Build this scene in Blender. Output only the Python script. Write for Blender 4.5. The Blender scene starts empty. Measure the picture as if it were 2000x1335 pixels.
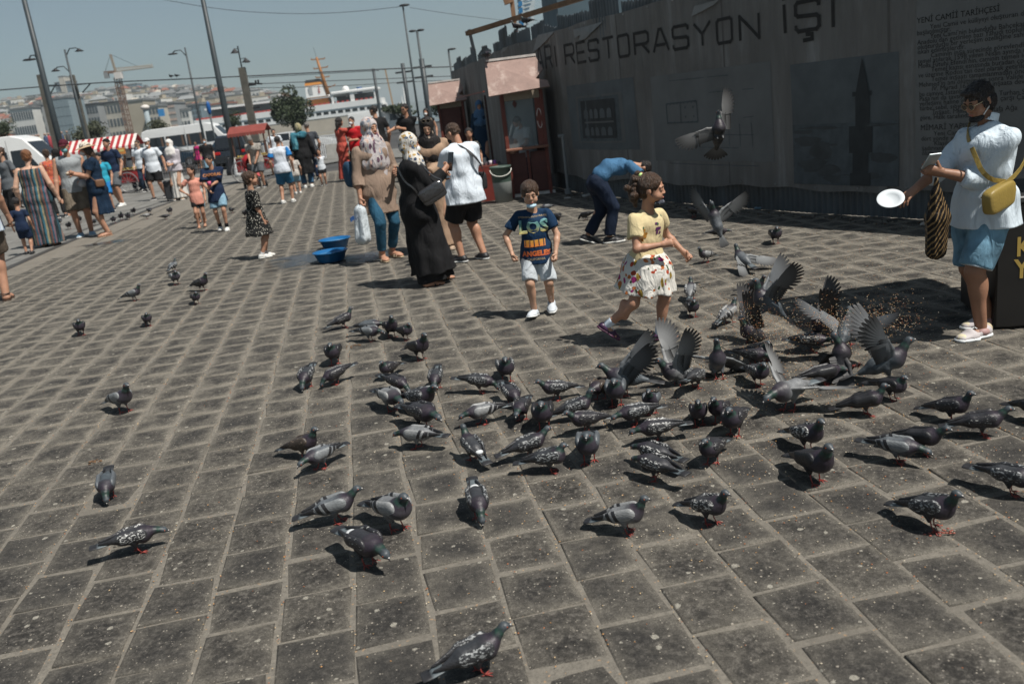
import bpy, math, random
import numpy as np
from mathutils import Vector, Matrix
from mathutils.bvhtree import BVHTree
random.seed(7); rng = np.random.default_rng(7)
SC = bpy.context.scene
COL = SC.collection
PI = math.pi
R = math.radians
def V3(*a): return np.array(a, float)
EYE = 1.75
FPX = 1709.0
c_r = V3(0.9923456, -0.03278437, -0.11906047)
c_u = V3(0.12349174, 0.26344613, 0.95673712)
c_f = V3(0, 0.96411686, -0.26547821)
cam = bpy.data.cameras.new('camera'); camo = bpy.data.objects.new('camera', cam); COL.objects.link(camo)
cam.sensor_width = 36; cam.lens = 36 * FPX / 2000; cam.clip_start = 0.05; cam.clip_end = 6000
camo.matrix_world = Matrix(((c_r[0], c_u[0], -c_f[0], 0), (c_r[1], c_u[1], -c_f[1], 0), (c_r[2], c_u[2], -c_f[2], EYE), (0, 0, 0, 1)))
cam.dof.use_dof = True; cam.dof.focus_distance = 5.0; cam.dof.aperture_fstop = 3.2
SC.camera = camo
SUN_AZ = math.atan2(0.82, -0.57)          # compass angle from +Y towards +X
SUN_EL = R(59)
w = bpy.data.worlds.new('World'); SC.world = w; w.use_nodes = True
nt = w.node_tree; nt.nodes.clear()
sky = nt.nodes.new('ShaderNodeTexSky'); sky.sky_type = 'NISHITA'; sky.sun_disc = False
sky.sun_elevation = SUN_EL; sky.sun_rotation = SUN_AZ
sky.air_density = 1.0; sky.dust_density = 1.0; sky.ozone_density = 1.5; sky.altitude = 0
hsv = nt.nodes.new('ShaderNodeHueSaturation'); hsv.inputs['Saturation'].default_value = 0.55
bg = nt.nodes.new('ShaderNodeBackground'); bg.inputs['Strength'].default_value = 0.058
out = nt.nodes.new('ShaderNodeOutputWorld')
tint = nt.nodes.new('ShaderNodeMix'); tint.data_type = 'RGBA'; tint.blend_type = 'MULTIPLY'; tint.inputs[0].default_value = 1.0; tint.inputs[7].default_value = (0.80, 0.93, 0.96, 1)
nt.links.new(sky.outputs[0], hsv.inputs['Color']); nt.links.new(hsv.outputs[0], tint.inputs[6]); nt.links.new(tint.outputs[2], bg.inputs['Color']); nt.links.new(bg.outputs[0], out.inputs['Surface'])
sl = bpy.data.lights.new('sun', 'SUN'); sl.energy = 5.0; sl.angle = R(0.53); sl.color = (1.0, 0.95, 0.88)
so = bpy.data.objects.new('sun', sl); COL.objects.link(so)
sdir = V3(math.sin(SUN_AZ) * math.cos(SUN_EL), math.cos(SUN_AZ) * math.cos(SUN_EL), math.sin(SUN_EL))
so.rotation_euler = Vector(sdir).to_track_quat('Z', 'Y').to_euler(); so.location = (20, -12, 40)
SC.view_settings.view_transform = 'Standard'; SC.view_settings.look = 'None'
SC.view_settings.gamma = 1; SC.view_settings.use_curve_mapping = False; SC.view_settings.exposure = 0.24
def ray(x, y): return (x - 1000) * c_r - (y - 667.5) * c_u + FPX * c_f
def gp(x, y, z=0.0):
 d = ray(x, y); t = (z - EYE) / d[2]; return V3(d[0] * t, d[1] * t, z)
def at(x, y, Y):
 d = ray(x, y); t = Y / d[1]; return V3(d[0] * t, Y, EYE + d[2] * t)
def proj(P):
 d = np.asarray(P, float) - V3(0, 0, EYE); return 1000 + FPX * (d @ c_r) / (d @ c_f), 667.5 - FPX * (d @ c_u) / (d @ c_f)
def height_to(g, topy):
 lo, hi = 0.0, min(60.0, 1.2 * math.hypot(g[0], g[1]))
 for _ in range(40):
  m = (lo + hi) / 2
  if proj((g[0], g[1], m))[1] > topy: lo = m
  else: hi = m
 return lo
def tag(o, label=None, cat=None, group=None, kind=None):
 if label: o['label'] = label
 if cat: o['category'] = cat
 if group: o['group'] = group
 if kind: o['kind'] = kind
 return o
def empty(name, loc=(0, 0, 0), rz=0.0):
 o = bpy.data.objects.new(name, None); COL.objects.link(o); o.location = loc; o.rotation_euler = (0, 0, rz); o.empty_display_size = 0.1
 return o
def mesh_np(name, v, f, smooth=False):
 me = bpy.data.meshes.new(name); v = np.asarray(v, np.float32)
 if isinstance(f, np.ndarray):
  n, k = f.shape
  me.vertices.add(len(v)); me.vertices.foreach_set('co', v.ravel())
  me.loops.add(n * k); me.loops.foreach_set('vertex_index', f.astype(np.int32).ravel())
  me.polygons.add(n); me.polygons.foreach_set('loop_start', np.arange(0, n * k, k, dtype=np.int32))
  me.polygons.foreach_set('loop_total', np.full(n, k, np.int32))
  me.update(calc_edges=True)
 else:
  me.from_pydata(v.tolist(), [], f); me.update()
 if smooth: me.polygons.foreach_set('use_smooth', np.ones(len(me.polygons), bool))
 return me
def obj(name, me, mat=None, parent=None, loc=None, rz=None):
 o = bpy.data.objects.new(name, me); COL.objects.link(o)
 if mat is not None and not me.materials: me.materials.append(mat)
 if parent is not None: o.parent = parent
 if loc is not None: o.location = loc
 if rz is not None: o.rotation_euler = (0, 0, rz)
 return o
def copy_tree(o, parent=None):
 c = o.copy(); COL.objects.link(c); c.parent = parent
 for ch in list(o.children): copy_tree(ch, c)
 return c
def colattr(me, cols, name='Col'):
 a = me.color_attributes.new(name, 'FLOAT_COLOR', 'POINT')
 c = np.ones((len(me.vertices), 4), np.float32); c[:, :3] = cols; a.data.foreach_set('color', c.ravel())
 me.color_attributes.active_color = a
class G:
 """collects simple shapes and links them as one mesh"""
 def __init__(s): s.v = []; s.f = []; s.m = []; s.mi = 0
 def add(s, v, f):
  n = len(s.v); s.v += [tuple(map(float, p)) for p in v]; s.f += [tuple(i + n for i in q) for q in f]; s.m += [s.mi] * len(f); return s
 def box(s, c, d, rz=0, ax=None, bev=0):
  """c centre, d full sizes, ax optional 3x3 columns"""
  c = V3(*c); hx, hy, hz = [q / 2 for q in d]
  if ax is None: ax = np.array([[math.cos(rz), -math.sin(rz), 0], [math.sin(rz), math.cos(rz), 0], [0, 0, 1]])
  P = []
  if bev:
   b = min(bev, hx, hy, hz)
   for sx in (-1, 1):
    for sy in (-1, 1):
     for sz in (-1, 1):
      for k in range(3):
       q = [sx * hx, sy * hy, sz * hz]
       for j in range(3):
        if j != k: q[j] -= (sx, sy, sz)[j] * b
       P.append(c + ax @ np.array(q))
   def I(sx, sy, sz, k): return ((sx > 0) * 4 + (sy > 0) * 2 + (sz > 0)) * 3 + k
   F = []
   for k in range(3):
    a, b2 = [(1, 2), (2, 0), (0, 1)][k]
    for sg in (-1, 1):
     q = []
     for (u, w_) in ((-1, -1), (1, -1), (1, 1), (-1, 1)):
      t = [0, 0, 0]; t[k] = sg; t[a] = u; t[b2] = w_; q.append(I(*t, k))
     F.append(q if sg > 0 else q[::-1])
    for u in (-1, 1):
     for w_ in (-1, 1):
      t0 = [0, 0, 0]; t0[a] = u; t0[b2] = w_; t1 = list(t0); t0[k] = -1; t1[k] = 1
      q = [I(*t0, a), I(*t1, a), I(*t1, b2), I(*t0, b2)]
      F.append(q if u * w_ < 0 else q[::-1])
   for sx in (-1, 1):
    for sy in (-1, 1):
     for sz in (-1, 1):
      q = [I(sx, sy, sz, 0), I(sx, sy, sz, 1), I(sx, sy, sz, 2)]
      F.append(q if sx * sy * sz > 0 else q[::-1])
   return s.add(P, F)
  for z in (-hz, hz):
   for x, y in ((-hx, -hy), (hx, -hy), (hx, hy), (-hx, hy)): P.append(c + ax @ V3(x, y, z))
  return s.add(P, [(3, 2, 1, 0), (4, 5, 6, 7), (0, 1, 5, 4), (1, 2, 6, 5), (2, 3, 7, 6), (3, 0, 4, 7)])
 def bar(s, a, b, w_, h_=None, up=(0, 0, 1)):
  a, b = V3(*a), V3(*b); z = b - a; L = np.linalg.norm(z); z /= L; x = np.cross(up, z)
  if np.linalg.norm(x) < 1e-3: x = np.cross((1, 0, 0), z)
  x /= np.linalg.norm(x); y = np.cross(z, x)
  return s.box((a + b) / 2, (w_, h_ or w_, L), ax=np.array([x, y, z]).T)
 def tube(s, P, r, n=8, caps=True):
  P = [V3(*p) for p in P]; rr = r if hasattr(r, '__len__') else [r] * len(P); rings = []; x = None
  for i, p in enumerate(P):
   z = P[min(i + 1, len(P) - 1)] - P[max(i - 1, 0)]; z = z / (np.linalg.norm(z) + 1e-9)
   if x is None: x = np.cross(z, (0, 0, 1) if abs(z[2]) < .9 else (0, 1, 0))
   x = x - z * (x @ z); x /= np.linalg.norm(x) + 1e-9; y = np.cross(z, x)
   rings.append([p + rr[i] * (math.cos(a) * x + math.sin(a) * y) for a in np.linspace(0, 2 * PI, n, endpoint=False)])
  return s.rings(rings, caps)
 def rings(s, rings, caps=True, closed=True):
  n = len(rings[0]); v = [p for r_ in rings for p in r_]; f = []
  for i in range(len(rings) - 1):
   for j in range(n if closed else n - 1):
    k = (j + 1) % n; f.append((i * n + j, i * n + k, (i + 1) * n + k, (i + 1) * n + j))
  if caps and closed: f.append(tuple(range(n))[::-1]); f.append(tuple((len(rings) - 1) * n + j for j in range(n)))
  return s.add(v, f)
 def lathe(s, prof, c=(0, 0, 0), n=20, caps=False, sx=1, sy=1):
  return s.rings([[(c[0] + sx * r_ * math.cos(a), c[1] + sy * r_ * math.sin(a), c[2] + z) for a in np.linspace(0, 2 * PI, n, endpoint=False)] for r_, z in prof], caps)
 def ball(s, c, r, n=10, m=7):
  rx, ry, rz = r if hasattr(r, '__len__') else (r, r, r)
  return s.rings([[(c[0] + rx * math.sin(t) * math.cos(a), c[1] + ry * math.sin(t) * math.sin(a), c[2] - rz * math.cos(t)) for a in np.linspace(0, 2 * PI, n, endpoint=False)] for t in np.linspace(0.02, PI - .02, m)])
 def prism(s, poly, o, x, y, d):
  """extrude 2-D outline (in axes x,y at o) by vector d"""
  o, x, y, d = V3(*o), V3(*x), V3(*y), V3(*d); n = len(poly)
  v = [o + p[0] * x + p[1] * y for p in poly]; v += [p + d for p in v]
  f = [tuple(range(n)), tuple(range(2 * n - 1, n - 1, -1))] + [(i + n, (i + 1) % n + n, (i + 1) % n, i) for i in range(n)]
  return s.add(v, f)
 def mesh(s, name, mats, smooth=False):
  me = bpy.data.meshes.new(name); me.from_pydata(s.v, [], s.f)
  for m in (mats if isinstance(mats, (list, tuple)) else [mats]): me.materials.append(m)
  if any(s.m): me.polygons.foreach_set('material_index', s.m)
  if smooth: me.polygons.foreach_set('use_smooth', [True] * len(s.f))
  me.update(); return me
 def build(s, name, mats, parent=None, smooth=False, loc=None, rz=None):
  return obj(name, s.mesh(name, mats, smooth), None, parent, loc, rz)
def base_at(o, verts_world_center):
 """move the origin of a mesh thing to a sensible base without moving it"""
 c = Vector(verts_world_center); o.data.transform(Matrix.Translation(-c)); o.location = o.location + c; return o
MATS = {}
def nodes(name):
 m = bpy.data.materials.new(name); m.use_nodes = True; t = m.node_tree; b = t.nodes['Principled BSDF']; return m, t, b
def lnk(t, a, b): t.links.new(a, b)
def N(t, ty, **kw):
 n = t.nodes.new(ty)
 for k, v in kw.items():
  if k in n.inputs: n.inputs[k].default_value = v
  else: setattr(n, k, v)
 return n
def ramp(t, fac, stops, interp='LINEAR'):
 r_ = t.nodes.new('ShaderNodeValToRGB'); r_.color_ramp.interpolation = interp
 e = r_.color_ramp.elements
 while len(e) < len(stops): e.new(0.5)
 for q, (p, c) in zip(e, stops): q.position = p; q.color = (*c, 1) if len(c) == 3 else c
 lnk(t, fac, r_.inputs[0]); return r_
def mixc(t, fac, a, b, mode='MIX'):
 m = t.nodes.new('ShaderNodeMix'); m.data_type = 'RGBA'; m.blend_type = mode
 for s_, v in ((m.inputs[0], fac), (m.inputs[6], a), (m.inputs[7], b)):
  if isinstance(v, (int, float)): s_.default_value = v
  elif isinstance(v, tuple): s_.default_value = (*v, 1) if len(v) == 3 else v
  else: lnk(t, v, s_)
 return m.outputs[2]
def mth(t, op, a, b=None, c=None):
 m = t.nodes.new('ShaderNodeMath'); m.operation = op
 for s_, v in zip(m.inputs, (a, b, c)):
  if v is None: continue
  if isinstance(v, (int, float)): s_.default_value = v
  else: lnk(t, v, s_)
 return m.outputs[0]
def mat(name, col, rough=.7, var=.15, vs=6.0, bump=0.0, bs=40.0, metal=0.0, spec=.4, stretch=None, sheen=0.0, dirt=None):
 if name in MATS: return MATS[name]
 m, t, b = nodes(name); MATS[name] = m
 tc = N(t, 'ShaderNodeTexCoord'); src = tc.outputs['Object']
 if stretch:
  mp = N(t, 'ShaderNodeMapping'); mp.inputs['Scale'].default_value = stretch; lnk(t, src, mp.inputs['Vector']); src = mp.outputs[0]
 nz = N(t, 'ShaderNodeTexNoise', Scale=vs, Detail=5.0, Roughness=.6); lnk(t, src, nz.inputs['Vector'])
 lo = tuple(max(0, q * (1 - var)) for q in col); hi = tuple(min(1, q * (1 + var)) for q in col)
 c = ramp(t, nz.outputs[0], [(.3, lo), (.7, hi)]).outputs[0]
 if dirt:
  n2 = N(t, 'ShaderNodeTexNoise', Scale=vs * .4, Detail=8.0, Roughness=.7); lnk(t, src, n2.inputs['Vector'])
  f = ramp(t, n2.outputs[0], [(.5, (0, 0, 0)), (.68, (1, 1, 1))]).outputs[0]; c = mixc(t, f, c, dirt)
 lnk(t, c, b.inputs['Base Color'])
 b.inputs['Roughness'].default_value = rough; b.inputs['Metallic'].default_value = metal
 b.inputs['Specular IOR Level'].default_value = spec
 if sheen: b.inputs['Sheen Weight'].default_value = sheen
 if bump:
  bz = N(t, 'ShaderNodeTexNoise', Scale=bs, Detail=3.0); lnk(t, src, bz.inputs['Vector'])
  bp = N(t, 'ShaderNodeBump', Strength=min(1, bump), Distance=.01); lnk(t, bz.outputs[0], bp.inputs['Height']); lnk(t, bp.outputs[0], b.inputs['Normal'])
 return m
def cloth(name, col, rough=.85, var=.08, wr=.55, ws=9.0, pattern=None):
 """fabric with soft wrinkles and fine weave; pattern(t, objcoord, basecolor) -> colour socket"""
 if name in MATS: return MATS[name]
 m, t, b = nodes(name); MATS[name] = m
 tc = N(t, 'ShaderNodeTexCoord'); src = tc.outputs['Object']
 nz = N(t, 'ShaderNodeTexNoise', Scale=5.0, Detail=4.0); lnk(t, src, nz.inputs['Vector'])
 c = ramp(t, nz.outputs[0], [(.3, tuple(q * (1 - var) for q in col)), (.7, tuple(min(1, q * (1 + var)) for q in col))]).outputs[0]
 if pattern: c = pattern(t, src, c)
 lnk(t, c, b.inputs['Base Color']); b.inputs['Roughness'].default_value = rough; b.inputs['Specular IOR Level'].default_value = .15
 b.inputs['Sheen Weight'].default_value = 0
 mp = N(t, 'ShaderNodeMapping'); mp.inputs['Scale'].default_value = (1.5, 1.5, .55); mp.inputs['Rotation'].default_value = (.3, .2, 0); lnk(t, src, mp.inputs['Vector'])
 w1 = N(t, 'ShaderNodeTexNoise', Scale=ws, Detail=3.0, Distortion=1.2); lnk(t, mp.outputs[0], w1.inputs['Vector'])
 w2 = N(t, 'ShaderNodeTexNoise', Scale=260.0, Detail=1.0); lnk(t, src, w2.inputs['Vector'])
 h = mth(t, 'MULTIPLY_ADD', w2.outputs[0], .05, w1.outputs[0])
 bp = N(t, 'ShaderNodeBump', Strength=wr, Distance=.032); lnk(t, h, bp.inputs['Height']); lnk(t, bp.outputs[0], b.inputs['Normal'])
 return m
def skin(name, col):
 if name in MATS: return MATS[name]
 m = mat(name, col, .5, .1, 14, .12, 90, spec=.35); b = m.node_tree.nodes['Principled BSDF']
 b.inputs['Subsurface Weight'].default_value = .08; b.inputs['Subsurface Radius'].default_value = (.02, .008, .004); b.inputs['Subsurface Scale'].default_value = .5
 return m
def vcol(name, rough=.6, bump=.15, bs=120.0, spec=.35, sheen=0, stretch=None, speck=0.0):
 if name in MATS: return MATS[name]
 m, t, b = nodes(name); MATS[name] = m
 a = N(t, 'ShaderNodeAttribute', attribute_name='Col'); c = a.outputs['Color']
 tc = N(t, 'ShaderNodeTexCoord'); src = tc.outputs['Object']
 if stretch:
  mp = N(t, 'ShaderNodeMapping'); mp.inputs['Scale'].default_value = stretch; lnk(t, src, mp.inputs['Vector']); src = mp.outputs[0]
 nz = N(t, 'ShaderNodeTexNoise', Scale=bs, Detail=3.0); lnk(t, src, nz.inputs['Vector'])
 f = ramp(t, nz.outputs[0], [(.3, (.75, .75, .75)), (.7, (1.25, 1.25, 1.25))]).outputs[0]
 c = mixc(t, 1.0, c, f, 'MULTIPLY'); lnk(t, c, b.inputs['Base Color'])
 b.inputs['Roughness'].default_value = rough; b.inputs['Specular IOR Level'].default_value = spec
 bp = N(t, 'ShaderNodeBump', Strength=bump, Distance=.01); lnk(t, nz.outputs[0], bp.inputs['Height']); lnk(t, bp.outputs[0], b.inputs['Normal'])
 return m
def smin(a, b, k):
 h = np.clip(.5 + .5 * (b - a) / k, 0, 1); return b + (a - b) * h - k * h * (1 - h)
class Solid:
 def __init__(s, k=.02): s.p = []; s.k = k; s.cuts = []
 def cap(s, a, b, ra, rb=None, w_=None, kw=1.0, op=1, k=None, cb=False, ca=False, wav=None):
  """tapered capsule a->b; w_ axis along which it is kw times wider; cb/ca flat-cut ends; wav=(n,amp,phase)"""
  a, b = V3(*a), V3(*b); rb = ra if rb is None else rb
  R_ = max(ra, rb) * max(kw, 1) * 1.02 + (wav[1] if wav else 0)
  s.p.append((np.minimum(a, b) - R_, np.maximum(a, b) + R_, 'c', (a, b, ra, rb, w_, kw, cb, ca, wav), op, k or s.k)); return s
 def ell(s, c, r, ax=None, op=1, k=None):
  c = V3(*c); r = V3(*r) if hasattr(r, '__len__') else V3(r, r, r)
  s.p.append((c - r.max(), c + r.max(), 'e', (c, r, ax), op, k or s.k)); return s
 def cut(s, pt, n): s.cuts.append((V3(*pt), V3(*n) / np.linalg.norm(n))); return s
 def mesh(s, h, noise=None):
  lo = np.min([q[0] for q in s.p if q[4] > 0], 0) - 2.5 * h; hi = np.max([q[1] for q in s.p if q[4] > 0], 0) + 2.5 * h
  n = np.ceil((hi - lo) / h).astype(int) + 1
  if n.prod() > 8e6: print("BIG GRID", n, h, flush=True)
  ax = [lo[i] + h * np.arange(n[i]) for i in range(3)]
  F = np.full(n, 1.0, np.float32)
  for (l, u, ty, q, op, k) in s.p:
   m = k + 2 * h
   i0 = np.maximum(np.floor((l - m - lo) / h).astype(int), 0); i1 = np.minimum(np.ceil((u + m - lo) / h).astype(int) + 1, n)
   if (i1 <= i0).any(): continue
   X = ax[0][i0[0]:i1[0]][:, None, None]; Y = ax[1][i0[1]:i1[1]][None, :, None]; Z = ax[2][i0[2]:i1[2]][None, None, :]
   if ty == 'c':
    a, b, ra, rb, w_, kw, cb, ca, wav = q; d = b - a; L2 = d @ d + 1e-12
    px, py, pz = X - a[0], Y - a[1], Z - a[2]
    t0 = (px * d[0] + py * d[1] + pz * d[2]) / L2; t = np.clip(t0, 0, 1)
    ex, ey, ez = px - t * d[0], py - t * d[1], pz - t * d[2]
    if kw != 1.0 and w_ is not None:
     e = ex * w_[0] + ey * w_[1] + ez * w_[2]; g = (1 / kw - 1) * e
     ex, ey, ez = ex + g * w_[0], ey + g * w_[1], ez + g * w_[2]
    rr = ra + (rb - ra) * t
    if wav:
     th = np.arctan2(ey, ex); rr = rr + wav[1] * (t ** .7) * (np.sin(wav[0] * th + wav[2]) + .12 * np.sin((wav[0] * 2 - 1) * th + wav[2] * 2.3 + 3 * t))
    D = np.sqrt(ex * ex + ey * ey + ez * ez) - rr
    if cb: D = np.maximum(D, (t0 - 1) * math.sqrt(L2))
    if ca: D = np.maximum(D, -t0 * math.sqrt(L2))
   else:
    c, r, A = q; px, py, pz = X - c[0], Y - c[1], Z - c[2]
    if A is not None:
     px, py, pz = (px * A[0][0] + py * A[0][1] + pz * A[0][2], px * A[1][0] + py * A[1][1] + pz * A[1][2], px * A[2][0] + py * A[2][1] + pz * A[2][2])
    k0 = np.sqrt((px / r[0]) ** 2 + (py / r[1]) ** 2 + (pz / r[2]) ** 2)
    k1 = np.sqrt((px / r[0] ** 2) ** 2 + (py / r[1] ** 2) ** 2 + (pz / r[2] ** 2) ** 2) + 1e-9
    D = k0 * (k0 - 1) / k1
   S = F[i0[0]:i1[0], i0[1]:i1[1], i0[2]:i1[2]]
   if op > 0: S[...] = smin(S, D, k)
   else: S[...] = -smin(-S, D, k)
  X = ax[0][:, None, None]; Y = ax[1][None, :, None]; Z = ax[2][None, None, :]
  if noise is not None: F = F + noise(X, Y, Z)
  for p, nn in s.cuts: F = np.maximum(F, (X - p[0]) * nn[0] + (Y - p[1]) * nn[1] + (Z - p[2]) * nn[2])
  return nets(F, lo, h)
def nets(F, lo, h):
 S = F < 0; n = F.shape
 corner = [S[i:n[0] - 1 + i, j:n[1] - 1 + j, k:n[2] - 1 + k] for i in (0, 1) for j in (0, 1) for k in (0, 1)]
 cnt = sum(c.astype(np.int8) for c in corner); act = (cnt > 0) & (cnt < 8)
 I = np.argwhere(act)
 if len(I) == 0: return np.zeros((3, 3)), np.array([[0, 1, 2, 2]])
 idx = -np.ones(act.shape, np.int64); idx[tuple(I.T)] = np.arange(len(I))
 off = np.array([(i, j, k) for i in (0, 1) for j in (0, 1) for k in (0, 1)])
 val = np.stack([F[I[:, 0] + o[0], I[:, 1] + o[1], I[:, 2] + o[2]] for o in off], 1)
 acc = np.zeros((len(I), 3)); c = np.zeros(len(I))
 for a in range(8):
  for b in range(a + 1, 8):
   if abs(off[a] - off[b]).sum() != 1: continue
   m = (val[:, a] < 0) != (val[:, b] < 0); t = np.where(m, val[:, a] / (val[:, a] - val[:, b] + 1e-12), 0)
   acc += np.where(m[:, None], off[a] + t[:, None] * (off[b] - off[a]), 0); c += m
 P = lo + h * (I + acc / c[:, None])
 Q = []
 for d in range(3):
  a, b = (d + 1) % 3, (d + 2) % 3
  s0 = [slice(1, -1)] * 3; s0[d] = slice(0, -1); s1 = list(s0); s1[d] = slice(1, None)
  A, B = S[tuple(s0)], S[tuple(s1)]; E = np.argwhere(A != B)
  if len(E) == 0: continue
  sg = A[tuple(E.T)]
  base = E.copy(); base[:, a] += 1; base[:, b] += 1
  def cell(da, db): q = base.copy(); q[:, a] -= da; q[:, b] -= db; return idx[q[:, 0], q[:, 1], q[:, 2]]
  q = np.stack([cell(1, 1), cell(0, 1), cell(0, 0), cell(1, 0)], 1)
  q[~sg] = q[~sg][:, ::-1]; Q.append(q)
 q = np.concatenate(Q); q = q[(q >= 0).all(1)]
 return P, q
def merge(parts):
 V = []; F = []; n = 0
 for v, f in parts: V.append(v); F.append(f + n); n += len(v)
 return np.concatenate(V), np.concatenate(F)
def text_mesh(txt, size=1.0, align='LEFT', spacing=1.0, depth=0.0, bold=0.0, line=1.0):
 cu = bpy.data.curves.new('t', 'FONT'); cu.body = txt; cu.size = size; cu.align_x = align; cu.space_character = spacing; cu.space_line = line
 cu.extrude = depth; cu.offset = bold; cu.resolution_u = 2
 o = bpy.data.objects.new('t', cu); COL.objects.link(o); bpy.context.view_layer.update()
 me = bpy.data.meshes.new_from_object(o); bpy.data.objects.remove(o); bpy.data.curves.remove(cu)
 v = np.array([x.co[:] for x in me.vertices]); f = [tuple(p.vertices) for p in me.polygons]; bpy.data.meshes.remove(me)
 return v, f
YA = -0.153152
dA = V3(math.sin(YA), math.cos(YA), 0); dB = V3(math.cos(YA), -math.sin(YA), 0)
def stone_material():
 m, t, b = nodes('paving_stone')
 geo = N(t, 'ShaderNodeNewGeometry'); pos = geo.outputs['Position']
 at_ = N(t, 'ShaderNodeAttribute', attribute_name='edge'); rn = N(t, 'ShaderNodeAttribute', attribute_name='rnd')
 oi = N(t, 'ShaderNodeObjectInfo')
 r_ = mth(t, 'FRACT', mth(t, 'ADD', rn.outputs['Fac'], oi.outputs['Random']))
 off = N(t, 'ShaderNodeVectorMath', operation='ADD'); lnk(t, pos, off.inputs[0]); cmb = N(t, 'ShaderNodeCombineXYZ')
 lnk(t, mth(t, 'MULTIPLY', r_, 7.0), cmb.inputs[2]); lnk(t, cmb.outputs[0], off.inputs[1]); P = off.outputs[0]
 n1 = N(t, 'ShaderNodeTexNoise', Scale=6.0, Detail=8.0, Roughness=.65); lnk(t, P, n1.inputs['Vector'])
 n2 = N(t, 'ShaderNodeTexNoise', Scale=38.0, Detail=6.0, Roughness=.75); lnk(t, P, n2.inputs['Vector'])
 n3 = N(t, 'ShaderNodeTexNoise', Scale=170.0, Detail=3.0, Roughness=.7); lnk(t, pos, n3.inputs['Vector'])
 big = N(t, 'ShaderNodeTexNoise', Scale=.45, Detail=3.0); lnk(t, pos, big.inputs['Vector'])
 base = ramp(t, n2.outputs[0], [(.34, (.012, .011, .010)), (.5, (.036, .033, .029)), (.64, (.120, .110, .096))]).outputs[0]
 base = mixc(t, mth(t, 'MULTIPLY', mth(t, 'POWER', r_, 1.5), .75), base, (.026, .025, .024))
 e = mth(t, 'SUBTRACT', 1.0, at_.outputs['Fac']); e = mth(t, 'POWER', e, 1.7)
 dn = mth(t, 'MULTIPLY', mth(t, 'ADD', n1.outputs[0], n2.outputs[0]), .9)
 dust = mth(t, 'MULTIPLY', e, dn)
 pat = ramp(t, n1.outputs[0], [(.42, (0, 0, 0)), (.64, (.85, .85, .85))]).outputs[0]
 dust = mth(t, 'MINIMUM', mth(t, 'ADD', mth(t, 'MULTIPLY', dust, .75), mth(t, 'MULTIPLY', pat, n2.outputs[0])), 1.0)
 spy = N(t, 'ShaderNodeSeparateXYZ'); lnk(t, pos, spy.inputs[0]); wear = mth(t, 'MULTIPLY_ADD', spy.outputs[1], .095, mth(t, 'MULTIPLY_ADD', spy.outputs[0], .02, -.10)); bw = ramp(t, mth(t, 'ADD', mth(t, 'MULTIPLY', big.outputs[0], .9), mth(t, 'MINIMUM', wear, .6)), [(.45, (.30, .30, .30)), (1.0, (1.5, 1.5, 1.5))]).outputs[0]
 dust = mth(t, 'MULTIPLY', dust, bw)
 c = mixc(t, dust, base, (.165, .150, .124))
 vo = N(t, 'ShaderNodeTexVoronoi', Scale=19.0, Randomness=1.0); dis = N(t, 'ShaderNodeVectorMath', operation='ADD')
 sc = N(t, 'ShaderNodeVectorMath', operation='SCALE'); sc.inputs['Scale'].default_value = .03; lnk(t, n2.outputs['Color'], sc.inputs[0]); lnk(t, pos, dis.inputs[0]); lnk(t, sc.outputs[0], dis.inputs[1]); lnk(t, dis.outputs[0], vo.inputs['Vector'])
 rad = mth(t, 'POWER', vo.outputs['Color'], 4.0)
 spt = mth(t, 'LESS_THAN', vo.outputs['Distance'], mth(t, 'MULTIPLY', rad, .40))
 c = mixc(t, mth(t, 'MULTIPLY', spt, .7), c, (.34, .32, .27))
 v2 = N(t, 'ShaderNodeTexVoronoi', Scale=75.0); lnk(t, pos, v2.inputs['Vector'])
 s2 = mth(t, 'LESS_THAN', v2.outputs['Distance'], mth(t, 'MULTIPLY', mth(t, 'POWER', v2.outputs['Color'], 2.6), .38))
 c = mixc(t, mth(t, 'MULTIPLY', s2, .6), c, (.40, .36, .30))
 g = ramp(t, n3.outputs[0], [(.28, (.45, .45, .45)), (.72, (1.5, 1.5, 1.5))]).outputs[0]; c = mixc(t, 1.0, c, g, 'MULTIPLY')
 lnk(t, c, b.inputs['Base Color']); b.inputs['Roughness'].default_value = .82; b.inputs['Specular IOR Level'].default_value = .3
 hh = mth(t, 'ADD', mth(t, 'MULTIPLY', n2.outputs[0], .8), mth(t, 'MULTIPLY', n3.outputs[0], .35))
 bp = N(t, 'ShaderNodeBump', Strength=.8, Distance=.007); lnk(t, hh, bp.inputs['Height']); lnk(t, bp.outputs[0], b.inputs['Normal'])
 return m
M_stone = stone_material()
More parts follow.
